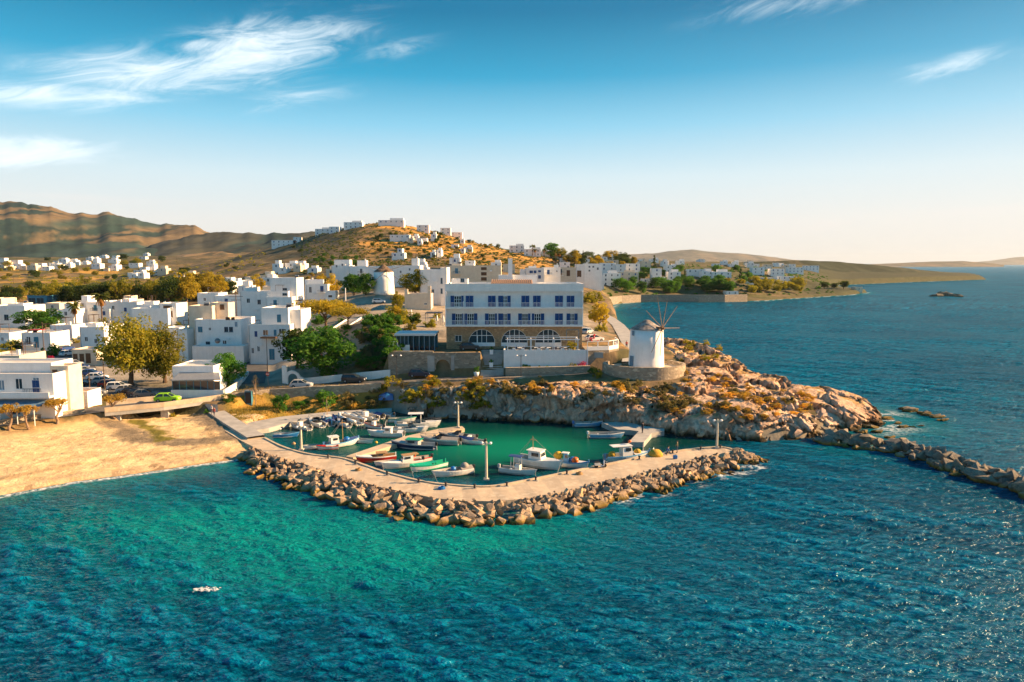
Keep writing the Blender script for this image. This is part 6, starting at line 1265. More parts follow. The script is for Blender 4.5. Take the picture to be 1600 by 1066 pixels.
scatter(14, 270, 470, 446, 476, 18, 30, 'white cube house packed among the town roofs', 'town roof houses')
scatter(10, 640, 900, 420, 436, 16, 26, 'white house on the rise behind the hotel', 'houses behind the hotel')
# ------------------------------------------------------------------ vegetation
def leaves(name, pts, nrm, size, m, rg, jitter=.9, asp=.55):
    n = len(pts); d = rg.normal(size=(n, 3))*jitter+nrm; d /= np.linalg.norm(d, axis=1)[:, None]+1e-9
    t = np.cross(d, rg.normal(size=(n, 3))); t /= np.linalg.norm(t, axis=1)[:, None]+1e-9; b = np.cross(d, t)
    s = size*rg.uniform(.6, 1.35, (n, 1)); V = np.stack([pts-t*s, pts-b*s*asp, pts+t*s, pts+b*s*asp], 1).reshape(-1, 3)
    q = np.arange(n*4, dtype=np.int32); me = bpy.data.meshes.new(name); me.vertices.add(n*4); me.vertices.foreach_set('co', V.astype(np.float32).ravel()); me.loops.add(n*4); me.loops.foreach_set('vertex_index', q); me.polygons.add(n)
    me.polygons.foreach_set('loop_start', np.arange(0, n*4, 4, dtype=np.int32)); me.polygons.foreach_set('loop_total', np.full(n, 4, np.int32)); me.update(calc_edges=True); me.materials.append(m); return me
def crown(seed, nb, nl, size, m, shape='round', z0=.28, rx=.42):
    """leaf clumps spread through an uneven crown; unit height"""
    rg = np.random.RandomState(seed); C = []; Rr = []; c = np.array((0, 0, (1+z0)/2)); hz_ = (1-z0)/2
    for i in range(nb):
        v = rg.normal(size=3); v /= np.linalg.norm(v); r = rg.uniform(.35, .92)
        if shape == 'round': p = c+v*r*np.array((rx, rx, hz_))
        elif shape == 'flat': p = c+np.array((v[0]*rx*r*1.15, v[1]*rx*r*1.15, (abs(v[2])*.8-.25)*hz_*r))
        elif shape == 'weep': p = c+v*r*np.array((rx, rx, hz_)); p[2] -= .12*(v[0]**2+v[1]**2)
        elif shape == 'cone': h = rg.uniform(0, 1)**1.3; a = rg.uniform(0, 6.28); k = (1-h)**.8*rx*rg.uniform(.3, 1); p = np.array((k*math.cos(a), k*math.sin(a), z0+h*(1-z0)*.97))
        elif shape == 'dome': h = abs(v[2]); p = np.array((v[0]*rx*r, v[1]*rx*r, z0+h*(1-z0)*r))
        C.append(p); Rr.append(rg.uniform(.5, 1.0)*(.17 if shape != 'cone' else .07+.06*(1-p[2]))*(rx/.42)**.7)
    C = np.array(C); Rr = np.array(Rr); k = rg.randint(0, nb, nl); v = rg.normal(size=(nl, 3)); v /= np.linalg.norm(v, axis=1)[:, None]; rad = rg.uniform(.35, 1, (nl, 1))**.5
    pts = C[k]+v*rad*Rr[k][:, None]*np.array((1, 1, .8 if shape != 'weep' else 1.25))
    return leaves('crown', pts, v*.8+np.array((0, 0, .35)), size, m, rg), C
def trunk(seed, h, C, r=.035, m=TRUNK, lean=.03, nb=7):
    rg = random.Random(seed); t = MB(); p = Vector((0, 0, -.06)); pts = [p]; 
    for i in range(4): p = p+Vector((rg.uniform(-lean, lean), rg.uniform(-lean, lean), (h+.06)/4)); pts.append(p)
    t.tube(pts, [r*1.25, r*1.0, r*.85, r*.75, r*.65], 8)
    for i in range(nb):
        c = Vector(C[rg.randrange(len(C))]); a = pts[-1] if i % 2 else pts[-2]; mid = a.lerp(c, .5)+Vector((0, 0, .03)); t.tube([a, mid, c], [r*.5, r*.32, r*.12], 5)
    return t.mesh('trunk', m)
TK = {}
def kind(nm, n, *a, tr=.3, trm=TRUNK, trr=.035, lean=.03, nbr=7, **kw):
    TK[nm] = []
    for i in range(n):
        cr, C = crown(1000+hash_(nm)+i*13, *a, **kw); TK[nm].append((cr, trunk(50+i+hash_(nm), tr, C, trr, trm, lean, nbr)))
def hash_(s): return sum(ord(c)*(i+1) for i, c in enumerate(s)) % 900
kind('green', 3, 46, 6000, .026, L_GREEN, 'round', .06, .46, tr=.2)
kind('olive', 3, 36, 4200, .026, L_OLIVE, 'round', .22, .42)
kind('gold', 3, 38, 4600, .026, L_GOLD, 'round', .10, .43, tr=.22)
kind('dark', 3, 40, 5000, .027, L_DARK, 'round', .08, .46, tr=.2)
kind('pepper', 2, 60, 8000, .021, L_OLIVE, 'weep', .14, .43)
kind('pine', 2, 46, 5200, .026, L_OLIVE, 'flat', .45, .62, tr=.5, trr=.03)
kind('pinegold', 2, 46, 5200, .026, L_GOLD, 'flat', .42, .62, tr=.5, trr=.03)
kind('cypress', 2, 60, 3600, .020, L_DARK, 'cone', .06, .16, tr=.2, trr=.02)
kind('tamarisk', 3, 16, 1500, .026, L_TAM, 'flat', .52, .36, tr=.55, trm=PALETR, trr=.045, lean=.09, nbr=9)
kind('bare', 1, 14, 260, .02, L_GREY, 'round', .3, .4, tr=.4, trm=PALETR, trr=.02, lean=.05, nbr=14)
for nm, mm in (('bushgreen', L_GREEN), ('bushdry', L_DRY), ('bushgrey', L_GREY), ('busholive', L_OLIVE), ('bushpink', L_BOUG)):
    kind(nm, 3, 18, 1300, .05, mm, 'dome', .03, .62, tr=.1, trr=.03, nbr=5)
VR = random.Random(31)
def tree(k, label, px, py, hpx, cat='tree', name=None, group=None, wid=1.0, g=None, parts=True):
    g = g or ground(px, py); s = hpx*g.y/FPX; cr, tk = TK[k][VR.randrange(len(TK[k]))]; nm = name or ('shrub' if k.startswith('bush') else 'tree')
    e = tag(empty(nm, g, VR.uniform(0, 6.28), (s*wid, s*wid, s)), label, cat, group); ob('crown', cr, e)
    if parts: ob('trunk', tk, e)
    return e
T = tree
T('pepper', 'huge leafy pepper tree hanging over the parked cars', 208, 602, 122, wid=.92)
T('pepper', 'golden topped pepper tree right of the huge one', 258, 598, 92, wid=.95)
T('green', 'broad dark green tree above the arched gateway', 506, 590, 82, wid=1.45)
T('dark', 'dark green tree behind the left of the gateway tree', 464, 576, 72, wid=1.0)
T('pinegold', 'flat topped golden pine spreading over the white house roofs', 508, 520, 56, wid=1.35)
T('pinegold', 'low golden pine at the right of the spreading one', 545, 512, 34, wid=1.5)
T('green', 'round green tree on the restaurant corner', 354, 608, 58, wid=1.05)
T('green', 'clipped dome tree in the left town', 62, 520, 40, wid=1.9)
T('olive', 'golden green tree in front of the chapel house', 652, 470, 48, wid=1.35)
T('green', 'green tree in front of the tall blank house', 552, 462, 36, wid=1.25); T('green', 'green tree leaning on the far windmill tower', 573, 461, 34, wid=1.1)
T('gold', 'round golden tree standing alone above the white roofs', 401, 461, 32, wid=1.0)
T('gold', 'yellow olive tree by the bay behind the hotel', 936, 512, 42, wid=.95); T('busholive', 'green bush at the foot of the bay side olive', 940, 518, 16, 'shrub', wid=1.2); T('bushpink', 'pink flowering bush beside the parked white car at the hotel', 926, 534, 13, 'shrub', wid=1.2)
T('olive', 'small golden olive on the terrace corner', 894, 552, 20, wid=1.0)
for i, (px, py, h, w_, k, l) in enumerate([(265, 480, 46, 1.0, 'dark', 'dark pine left of the golden eucalyptus'), (292, 478, 56, .9, 'gold', 'tall golden eucalyptus in the left grove'), (322, 470, 46, 1.0, 'gold', 'bright yellow eucalyptus at the right of the grove'), (340, 466, 40, 1.0, 'gold', 'yellow tree beside the power pole grove'), (240, 478, 40, 1.0, 'olive', 'olive green tree in the middle of the grove'), (215, 480, 46, .5, 'cypress', 'dark cypress in the grove'), (190, 480, 48, .95, 'olive', 'brown gold pine left of the cypress'), (165, 480, 42, 1.0, 'dark', 'dark spreading pine in the left grove'), (140, 482, 42, 1.1, 'dark', 'dark pine behind the tall palm'), (110, 480, 38, 1.1, 'dark', 'dark carob right of the blue house'), (85, 478, 40, 1.1, 'olive', 'olive tree behind the blue house'), (55, 462, 26, 1.2, 'dark', 'dark thicket tree above the blue house'), (30, 470, 24, 1.2, 'olive', 'olive tree left of the blue house'), (5, 482, 28, 1.2, 'dark', 'dark tree at the far left edge')]): T(k, l, px, py, h, wid=w_)
for px, py, h, l in [(500, 460, 30, 'yellow tree behind the blue trimmed villa'), (520, 462, 34, 'yellow green tree right of the blue trimmed villa'), (446, 455, 20, 'golden bush tree on the white roofs'), (620, 500, 24, 'yellow tree below the far windmill')]: T('gold', l, px, py, h, wid=1.0)
T('olive', 'slender olive tree below the far windmill terrace', 622, 492, 36, wid=.7)
for px, py, h, w_, k, l in [(20, 545, 22, 1.3, 'bushgreen', 'dark bush at the left town edge'), (8, 558, 26, 1.2, 'busholive', 'rounded olive bush by the left roofs'), (82, 556, 30, .8, 'bushgreen', 'leafy shrub in front of the blue door house'), (95, 535, 20, 1.0, 'bushpink', 'pink bougainvillea in the left town'), (80, 566, 12, 1, 'bushpink', 'small purple bush by the parked cars'), (118, 528, 24, .9, 'bushgreen', 'purple green creeper beside the shopfronts'), (400, 498, 16, 1.1, 'bushgreen', 'blue green shrub on the white house terrace'), (340, 520, 20, .8, 'bushgreen', 'green creeper beside the stepped house')]: T(k, l, px, py, h, 'shrub', wid=w_)
# shrubby slope, wall foot and cliff top
def many(k, n, box, h0, h1, label, group, fn=ground, w0=.9, w1=1.5, poly=None):
    i = 0; tries = 0
    while i < n and tries < n*6:
        tries += 1; px = VR.uniform(box[0], box[2]); py = VR.uniform(box[1], box[3])
        if poly and not inpoly(np.array([px]), np.array([py]), poly)[0]: continue
        g = fn(px, py)
        if g.z < .6: continue
        T(k, label, px, py, VR.uniform(h0, h1), 'shrub', None, group, VR.uniform(w0, w1), g, parts=True); i += 1
many('bushgreen', 22, (555, 500, 665, 585), 16, 34, 'green shrub on the slope below the upper town', 'slope green shrubs', poly=[(555, 520), (590, 500), (690, 500), (690, 512), (625, 515), (605, 560), (600, 586), (570, 580)])
many('bushgrey', 16, (540, 505, 612, 585), 14, 26, 'grey green scrub on the slope left of the pavilion', 'slope grey scrub', poly=[(545, 535), (590, 510), (612, 520), (605, 560), (600, 586), (560, 580)])
many('busholive', 10, (610, 495, 700, 520), 12, 24, 'olive hedge bush behind the glass pavilion', 'pavilion hedge')
many('bushgrey', 30, (590, 600, 1000, 628), 9, 18, 'grey scrub bush on top of the harbour cliff', 'cliff grey scrub', hground)
many('bushdry', 18, (600, 598, 990, 618), 8, 16, 'golden dry bush on the harbour cliff edge', 'cliff golden bushes', hground)
many('busholive', 14, (590, 600, 760, 640), 12, 24, 'olive bush hanging over the harbour cliff', 'cliff olive bushes', hground)
many('bushdry', 62, (1000, 560, 1360, 665), 5, 9, 'golden cushion bush on the rocky headland', 'headland golden bushes', hground, 1.6, 2.6, poly=[(1000, 605), (1060, 600), (1085, 560), (1140, 570), (1180, 610), (1270, 612), (1330, 640), (1290, 655), (1180, 660), (1080, 650), (1000, 640)])
many('bushgrey', 24, (960, 590, 1300, 655), 9, 18, 'grey cushion bush between the headland rocks', 'headland grey bushes', hground, 1.0, 1.7, poly=[(940, 600), (1060, 605), (1180, 610), (1300, 640), (1180, 650), (1000, 640), (940, 630)])
many('busholive', 8, (1060, 535, 1140, 570), 7, 11, 'low green bush on the grassy back of the headland', 'headland green bushes', hground)
for px, py, h, w_, k, l in [(437, 640, 36, .8, 'bushgreen', 'tall green bush against the roadside wall left of the quay'), (506, 634, 32, 1.2, 'bushgreen', 'wide green bush against the roadside wall'), (545, 632, 22, 1.0, 'bushgrey', 'grey bush against the roadside wall'), (470, 636, 16, 1.6, 'bushgreen', 'low ivy mass at the wall foot'), (560, 640, 18, 1.6, 'bushdry', 'brown dry bush on the grassy bank'), (358, 628, 18, 1.1, 'bushgreen', 'round green bush at the foot of the restaurant wall'), (590, 632, 26, 1.4, 'bushgrey', 'big grey bush where the cliff begins'), (912, 581, 17, 1.3, 'bushpink', 'magenta bougainvillea beside the windmill terrace'), (925, 583, 16, .9, 'bushgreen', 'dark green bush right of the bougainvillea'), (935, 590, 18, .8, 'busholive', 'brown green bush beneath the windmill terrace wall'), (270, 652, 9, 1, 'busholive', 'small bush under the bridge'), (322, 645, 8, 1.1, 'bushgreen', 'small bush by the footpath')]: T(k, l, px, py, h, 'shrub', wid=w_)
for px, h_, k, l in [(800, 1.0, 'bushgreen', 'small green bush at the left of the terrace garden'), (824, 1.6, 'bushgreen', 'trimmed green bush before the terrace wall'), (842, 1.1, 'busholive', 'spiky plant in the terrace garden'), (858, 1.3, 'bushgreen', 'low green bush in the terrace garden'), (893, 1.7, 'busholive', 'leafy agave clump in the terrace garden'), (878, 1.1, 'bushgreen', 'low shrub left of the agave clump')]: T(k, l, px, 575, h_*FPX/135.6, 'shrub', wid=1.1, g=Vector((tu(px), 135.6, 6.35)))
# clipped hotel step shrubs in planters
PLB = MB().box(-.35, .35, -.35, .35, 0, .8).box(-.4, .4, -.4, .4, .8, .9).mesh('planter_box', WPAINT)
for px, y_, z_, l in [(767.5, 136.2, 6.9, 'white planter with clipped green bush on the hotel steps'), (768, 139.5, 9.0, 'upper clipped bush planter on the hotel steps')]:
    p = Vector((PD(px, 560, y_).x, y_, z_)); e = tag(empty('planter', p), l, 'planter'); ob('box', PLB, e); ob('clipped_bush', TK['bushgreen'][0][0], e, (0, 0, .85), scale=(.8, .8, 1.1))
p = Vector((rx(745), 134.5, 5.2)); e = tag(empty('planter', p), 'white flower pot at the foot of the hotel steps', 'planter'); MB().lathe([(.3, 0), (.5, .6), (.55, 1.0), (.45, 1.0)], 12).build('pot', WPAINT, e, smooth=True); ob('clipped_bush', TK['bushgreen'][1][0], e, (0, 0, .9), scale=(1.0, 1.0, 1.7))
# beach tamarisks
for px, py, h, w_, l in [(14, 672, 46, .95, 'leaning tamarisk leftmost on the beach edge'), (45, 671, 44, .9, 'crooked tamarisk second from the left on the beach'), (90, 663, 46, 1.05, 'spreading tamarisk third from the left on the beach'), (180, 652, 40, 1.2, 'golden tamarisk standing at the bridge end')]: T('tamarisk', l, px, py, h, wid=w_)
T('bare', 'thin bare sapling beside the green meter box', 398, 634, 52, wid=.6)
many('bushgreen', 40, (0, 470, 560, 560), 9, 20, 'garden shrub between the white town houses', 'town garden shrubs'); many('busholive', 40, (0, 440, 480, 545), 9, 20, 'olive shrub between the white town houses', 'town olive shrubs')
for i, (px, py, h, k) in enumerate([(20, 474, 30, 'dark'), (70, 480, 36, 'olive'), (98, 476, 34, 'dark'), (125, 478, 36, 'olive'), (152, 476, 36, 'dark'), (178, 478, 40, 'dark'), (203, 478, 36, 'olive'), (228, 476, 38, 'dark'), (252, 474, 40, 'olive'), (278, 474, 44, 'dark'), (305, 470, 46, 'gold'), (330, 464, 40, 'gold'), (355, 462, 28, 'dark')]): T(k, 'tree filling the dark grove behind the left town', px, py, h, 'tree', None, 'left grove trees', 1.25)
# palms
def palm(label, px, py, hpx, group=None, skirt=True):
    g = ground(px, py); s = hpx*g.y/FPX; e = tag(empty('palm_tree', g), label, 'palm', group); hc = s*.76; MB().tube([(0, 0, -.4), (.06, 0, hc*.4), (.02, .05, hc*.75), (0, 0, hc)], [.28, .23, .21, .24], 8).build('trunk', TRUNK, e)
    for nm, nF, m_, e0, e1, L in (('crown', 34, L_PALM, -.15, 1.1, s*.26), ('dead_skirt', 22 if skirt else 0, L_PALMD, -1.35, -.75, s*.25)):
        V = []; F = []
        for i in range(nF):
            a = VR.uniform(0, 6.28); el_ = VR.uniform(e0, e1); q = Vector((0, 0, hc)); d_ = Vector((math.cos(a)*math.cos(el_), math.sin(a)*math.cos(el_), math.sin(el_))); sd_ = Vector((-math.sin(a), math.cos(a), 0)); w0 = L*.16; b = len(V)
            for k in range(5): V += [q+sd_*w0*(1-.2*k)-Vector((0, 0, w0*.5)), q+Vector((0, 0, .02)), q-sd_*w0*(1-.2*k)-Vector((0, 0, w0*.5))]; q = q+d_*L/4; d_ = (d_+Vector((0, 0, -.32))).normalized()
            for k in range(4): F += [(b+k*3, b+k*3+1, b+k*3+4, b+k*3+3), (b+k*3+1, b+k*3+2, b+k*3+5, b+k*3+4)]
        if F: ob(nm, mk(nm, V, F, m_), e)
palm('fan palm with brown skirt in the left town', 119, 518, 52); palm('tallest fan palm above the long low house', 160, 508, 58); palm('small palm on the ridge left of the bay', 832, 402, 22, skirt=False)
for px, py, h, l in [(836, 402, 14, 'stout palm on the saddle'), (850, 402, 14, 'skirted palm on the saddle'), (883, 406, 16, 'palm right of the saddle pines'), (874, 412, 22, 'thin palm before the saddle pines'), (868, 412, 22, 'second thin palm before the saddle pines')]: palm(l, px, py, h)
# far trees
def farmany(k, n, box, h0, h1, label, group, poly=None):
    for i in range(n):
        px = VR.uniform(box[0], box[2]); py = VR.uniform(box[1], box[3]); T(k, label, px, py, VR.uniform(h0, h1), 'tree', None, group, VR.uniform(1.0, 1.5), parts=False)
farmany('green', 22, (960, 448, 1140, 461), 14, 22, 'dark green tree behind the sea wall of the bay', 'bay seaside trees'); farmany('olive', 26, (1130, 446, 1250, 462), 12, 20, 'olive tree on the wooded shore of the point', 'point shore trees'); farmany('green', 22, (1000, 424, 1180, 446), 8, 15, 'green tree among the bay town houses', 'bay town trees'); farmany('gold', 14, (880, 408, 1000, 424), 9, 18, 'golden tree on the ridge above the bay', 'ridge golden trees'); farmany('dark', 16, (860, 402, 980, 416), 8, 16, 'dark tree on the ridge above the bay', 'ridge dark trees')
farmany('olive', 24, (0, 412, 300, 440), 6, 12, 'olive tree on the plain behind the left town', 'plain olive trees'); farmany('dark', 20, (0, 404, 320, 440), 6, 12, 'dark tree on the plain behind the left town', 'plain dark trees'); farmany('gold', 12, (480, 425, 700, 440), 7, 14, 'golden tree between the upper town houses', 'upper town golden trees')
farmany('dark', 44, (580, 362, 800, 412), 4, 9, 'dark scrub tree on the golden hill', 'hill scrub trees'); farmany('olive', 30, (600, 366, 800, 412), 4, 8, 'olive scrub tree on the golden hill', 'hill olive trees'); farmany('dark', 20, (340, 385, 560, 425), 3, 7, 'dark scrub tree on the shaded hill slope', 'shaded slope scrub'); farmany('green', 12, (490, 400, 560, 418), 5, 9, 'green garden tree below the shaded slope', 'garden trees')
for px, py, h, k, l in [(862, 404, 24, 'green', 'tall round green pine on the saddle'), (875, 406, 20, 'olive', 'olive pine beside the tall saddle pine'), (897, 416, 26, 'gold', 'bright golden tree at the saddle end'), (1022, 425, 26, 'cypress', 'tall dark cypress in the bay town'), (911, 416, 24, 'cypress', 'thin dark cypress on the ridge'), (1157, 436, 18, 'cypress', 'brown cypress near the point houses'), (1288, 452, 13, 'dark', 'dark pine on the low neck of the point'), (1303, 452, 11, 'dark', 'small pine on the low neck of the point'), (1318, 452, 15, 'dark', 'round pine nearest the ruined tower'), (1070, 440, 20, 'cypress', 'brown conifer in the middle of the bay town')]: T(k, l, px, py, h, wid=1.2)
for px, l in [(930, 'leafy cliff bush under the bay road'), (918, 'golden cliff bush under the bay road')]: T('busholive', l, px, 472, 20, 'shrub', wid=1.2)
# grass on the bank
gv = []; gf = []; rg = np.random.RandomState(3); gpoly = grass_poly
xs = [q[0] for q in gpoly]; ys = [q[1] for q in gpoly]; gx = rg.uniform(min(xs), max(xs), 14000); gy = rg.uniform(min(ys), max(ys), 14000); ok = inpoly(gx, gy, gpoly); gx, gy = gx[ok], gy[ok]; gzv = terrain(gx, gy)
for x, y, z_ in zip(gx, gy, gzv):
    a = VR.uniform(0, 6.28); h_ = VR.uniform(.12, .34); c_, s_ = math.cos(a)*.07, math.sin(a)*.07; b = len(gv); gv += [(x-c_, y-s_, z_-.03), (x+c_, y+s_, z_-.03), (x+s_*2, y-c_*2, z_+h_)]; gf.append((b, b+1, b+2))
tag(ob('grass', mk('grass', gv, gf, leaf_mat('dry_grass', (.20, .17, .035), (.38, .23, .05), .3, 0, .25))), 'yellow green grass on the bank above the harbour quay', 'grass', kind='stuff')
# scrub dotting the hills: nobody could count it
def scrub(label, n, box, dr, m, seed, lo=10, hi=26, sz=.9):
    rg = np.random.RandomState(seed); P0 = []; 
    while len(P0) < n:
        px = rg.uniform(box[0], box[1]); Y = rg.uniform(*dr); x = (px-800)/FPX*Y; z_ = gz(x, Y)
        if z_ > 2: P0.append((x, Y, z_, rg.uniform(.5, 1.3)))
    pts = []; 
    for x, y, z_, s_ in P0:
        k = rg.randint(lo, hi); v = rg.normal(size=(k, 3)); v /= np.linalg.norm(v, axis=1)[:, None]; v[:, 2] = np.abs(v[:, 2]); pts.append(v*np.array((1.5, 1.5, 1.1))*s_*rg.uniform(.5, 1, (k, 1))+np.array((x, y, z_)))
    pts = np.concatenate(pts); me = leaves('scrub', pts, np.array((0, 0, .3)), sz*.6, m, rg); tag(ob('scrub', me), label, 'scrub', kind='stuff')
scrub('dark scrub dotting the golden hill', 1500, (470, 900), (420, 760), L_DARK, 1); scrub('pale dry scrub dotting the golden hill', 900, (480, 900), (420, 760), L_GREY, 2); scrub('scrub on the plain behind the left town', 700, (-50, 420), (330, 900), L_OLIVE, 3); scrub('green scrub on the land round the bay', 900, (880, 1300), (470, 900), L_GREEN, 4, 12, 30, 1.1)
# ------------------------------------------------------------------ cars
def carpaint(nm, c): return mat('car_'+nm, c, None, .28, spec=.6)
CM = {k: carpaint(k, v) for k, v in {'white': (.75, .75, .75), 'silver': (.42, .44, .46), 'dark': (.02, .022, .026), 'blue': (.02, .06, .22), 'grey': (.14, .15, .16), 'red': (.35, .02, .02), 'lime': (.30, .62, .02), 'navy': (.012, .02, .05)}.items()}
def car_meshes(est=0):
    """hatchback or estate body about 4.1 m long, along x"""
    prof = [(-2.05, .45), (-2.02, .85), (-1.9, .98), (-1.0, 1.0) , (.85, .98), (1.75, .86), (2.02, .68), (2.05, .42)]
    def loft(secs, hw): pass
    V = []; F = []; n = len(prof)
    for s in (-1, 1):
        for i, (x, z) in enumerate(prof): V.append((x, s*(.84 if abs(x) < 1.9 else .74), z))
    for s in (-1, 1):
        for i, (x, z) in enumerate(prof): V.append((x, s*.86 if abs(x) < 1.9 else s*.72, .30))
    F = []
    for i in range(n-1):
        F += [(i, i+1, n+i+1, n+i)]                      # top skin
        F += [(2*n+i, 2*n+i+1, i+1, i), (n+i, n+i+1, 3*n+i+1, 3*n+i)]
        F += [(2*n+i+1, 2*n+i, 3*n+i, 3*n+i+1)]
    F += [(0, n, 3*n, 2*n), (n-1, 2*n-1, 4*n-1, 3*n-1)]
    body = mk('body', V, F, None)
    r0, r1 = (-1.95, -1.75) if est else (-1.85, -1.35)
    G = [(r0, .98), (r1, 1.46), (.15, 1.46), (.95, .97)]
    gv = [(x, s*(.80 if z < 1.2 else .62), z) for s in (-1, 1) for x, z in G]
    glass = mk('windows', gv, [(0, 1, 2, 3), (7, 6, 5, 4), (0, 4, 5, 1), (2, 6, 7, 3)], GLASS)
    roof = MB().box(r1-.06, .2, -.64, .64, 1.44, 1.50)
    for s in (-1, 1): roof.bar((.17, s*.63, 1.46), (.93, s*.80, .98), .045, 4).bar((r1, s*.63, 1.46), (r0, s*.8, .98), .06, 4).bar((-.45, s*.65, 1.46), (-.45, s*.815, .98), .05, 4)
    return body, glass, roof.mesh('roof', None)
CB = [car_meshes(0), car_meshes(1)]
WH = MB().bar((0, -.1, 0), (0, .1, 0), .31, 14).mesh('wheel', RUBBER); RIM = MB().bar((0, -.11, 0), (0, .11, 0), .17, 10).mesh('rim', GREYM); HL = MB().box(-.04, .04, -.17, .17, -.07, .07).mesh('headlight', WPAINT); TL = MB().box(-.03, .03, -.15, .15, -.08, .08).mesh('taillight', CM['red'])
_cm = {}
def car(label, px, py, head, colr, est=0, z=None, group=None, scale=1.0, g=None):
    g = g or (ground(px, py) if z is None else P(px, py, z)); e = tag(empty('car', g+Vector((0, 0, .04)), R(head), scale), label, 'car', group)
    if (colr, est) not in _cm:
        b, gl, r_ = CB[est]; b = b.copy(); b.materials.append(CM[colr]); r_ = r_.copy(); r_.materials.append(CM[colr]); _cm[(colr, est)] = (b, gl, r_)
    b, gl, r_ = _cm[(colr, est)]; bo = ob('body', b, e); bv = bo.modifiers.new('b', 'BEVEL'); bv.width = .06; bv.segments = 2; ob('windows', gl, e); ob('roof', r_, e)
    for x in (-1.3, 1.3):
        for s in (-1, 1): w_ = ob('wheel', WH, e, (x, s*.78, .31)); ob('rim', RIM, w_)
    for s in (-1, 1): ob('headlight', HL, e, (2.03, s*.55, .68)); ob('taillight', TL, e, (-2.03, s*.6, .8))
    return e
car('dark blue hatchback parked below the arched niche', 655, 589, 4, 'navy', z=5.1); car('black estate car parked by the white garden wall', 553, 598, -4, 'dark', 1, z=4.2, scale=1.1); car('blue grey saloon half hidden behind the roadside wall', 471, 606, 4, 'silver', z=3.75); car('lime green car driving over the bridge', 262, 628, 8, 'lime', z=3.2)
car('dark car parked on the hotel forecourt under the first arch', 734, 549, 4, 'dark', g=Vector((PD(734, 549, 140.4).x, 140.4, 9.72))); car('white car parked behind the terrace by the bay', 929, 533, 20, 'white', g=Vector((PD(929, 530, 157).x, 157, gz(PD(929, 530, 157).x, 157)))); car('white car parked below the far windmill', 592, 474, 5, 'white'); car('dark teal car under the tree by the far windmill', 557, 459, 3, 'grey'); car('silver car at the hotel side road', 918, 522, 60, 'silver'); 
RowA = [(113, 577, 'silver', 'van like silver car at the far end of the left parking row'), (119, 572, 'white', 'white car at the far end of the parking row'), (124, 578, 'blue', 'blue car sixth from the bridge in the parking row'), (133, 583, 'silver', 'pale silver saloon in the middle of the parking row'), (143, 588, 'blue', 'blue saloon beside the silver one in the parking row'), (152, 594, 'white', 'white hatchback in the parking row'), (162, 600, 'silver', 'silver hatchback next to the white one in the row'), (172, 605, 'red', 'dark red car in the parking row'), (186, 609, 'white', 'white estate car in the parking row before the pepper tree'), (200, 614, 'silver', 'silver car under the pepper tree'), (210, 617, 'dark', 'black car under the pepper tree'), (219, 619, 'navy', 'navy car nearest the restaurant'), (228, 621, 'grey', 'grey car beside the restaurant veranda')]
for px, py, c_, l in RowA: car(l, px, py, 10 if px > 140 else 30, c_, 1 if 'estate' in l else 0, scale=.97)
RowB = [(104, 548, 'blue', 'blue car parked up the left street'), (101, 540, 'silver', 'silver car parked up the left street'), (106, 556, 'white', 'cream car in the middle of the left street'), (98, 530, 'dark', 'dark car at the top of the left street'), (109, 537, 'grey', 'grey car opposite the blue one up the street'), (103, 524, 'navy', 'navy car farthest up the left street'), (50, 562, 'navy', 'navy car in the left courtyard'), (60, 566, 'grey', 'grey car in the left courtyard'), (44, 567, 'red', 'red and white car in the left courtyard'), (122, 603, 'dark', 'dark covered car near the blue post'), (140, 624, 'dark', 'dark car parked below the annexe wall'), (148, 618, 'grey', 'grey car parked beside the annexe wall')]
for px, py, c_, l in RowB: car(l, px, py, 75 if px < 112 and px > 90 else 10, c_, scale=.95)
# scooter on the breakwater
sg = P(938, 731, DZ); sc_ = tag(empty('scooter', sg, R(15)), 'parked motor scooter with white shield on the breakwater', 'scooter')
for x in (-.55, .6): w_ = ob('wheel', MB().bar((x, -.06, .25), (x, .06, .25), .25, 12).mesh('wheel', RUBBER), sc_)
MB().add([(-.75, -.15, .35), (.1, -.15, .3), (.1, .15, .3), (-.75, .15, .35), (-.85, -.13, .72), (-.1, -.13, .72), (-.1, .13, .72), (-.85, .13, .72)], [(3, 2, 1, 0), (4, 5, 6, 7), (0, 1, 5, 4), (1, 2, 6, 5), (2, 3, 7, 6), (3, 0, 4, 7)]).build('body', CM['silver'], sc_); MB().box(-.8, -.12, -.14, .14, .725, .84).build('seat', RUBBER, sc_)
MB().add([(.38, -.22, .25), (.38, .22, .25), (.52, .2, 1.05), (.52, -.2, 1.05), (.44, -.22, .25), (.44, .22, .25), (.57, .2, 1.05), (.57, -.2, 1.05)], [(0, 1, 2, 3), (7, 6, 5, 4), (0, 3, 7, 4), (1, 5, 6, 2), (3, 2, 6, 7)]).box(-.1, .4, -.16, .16, .22, .28).build('shield', WPAINT, sc_); MB().bar((.5, -.32, 1.08), (.5, .32, 1.08), .03, 6).bar((.5, 0, .5), (.5, 0, 1.08), .03, 6).bar((.5, 0, .6), (.6, 0, .25), .04, 6).build('handlebar', DARK, sc_)
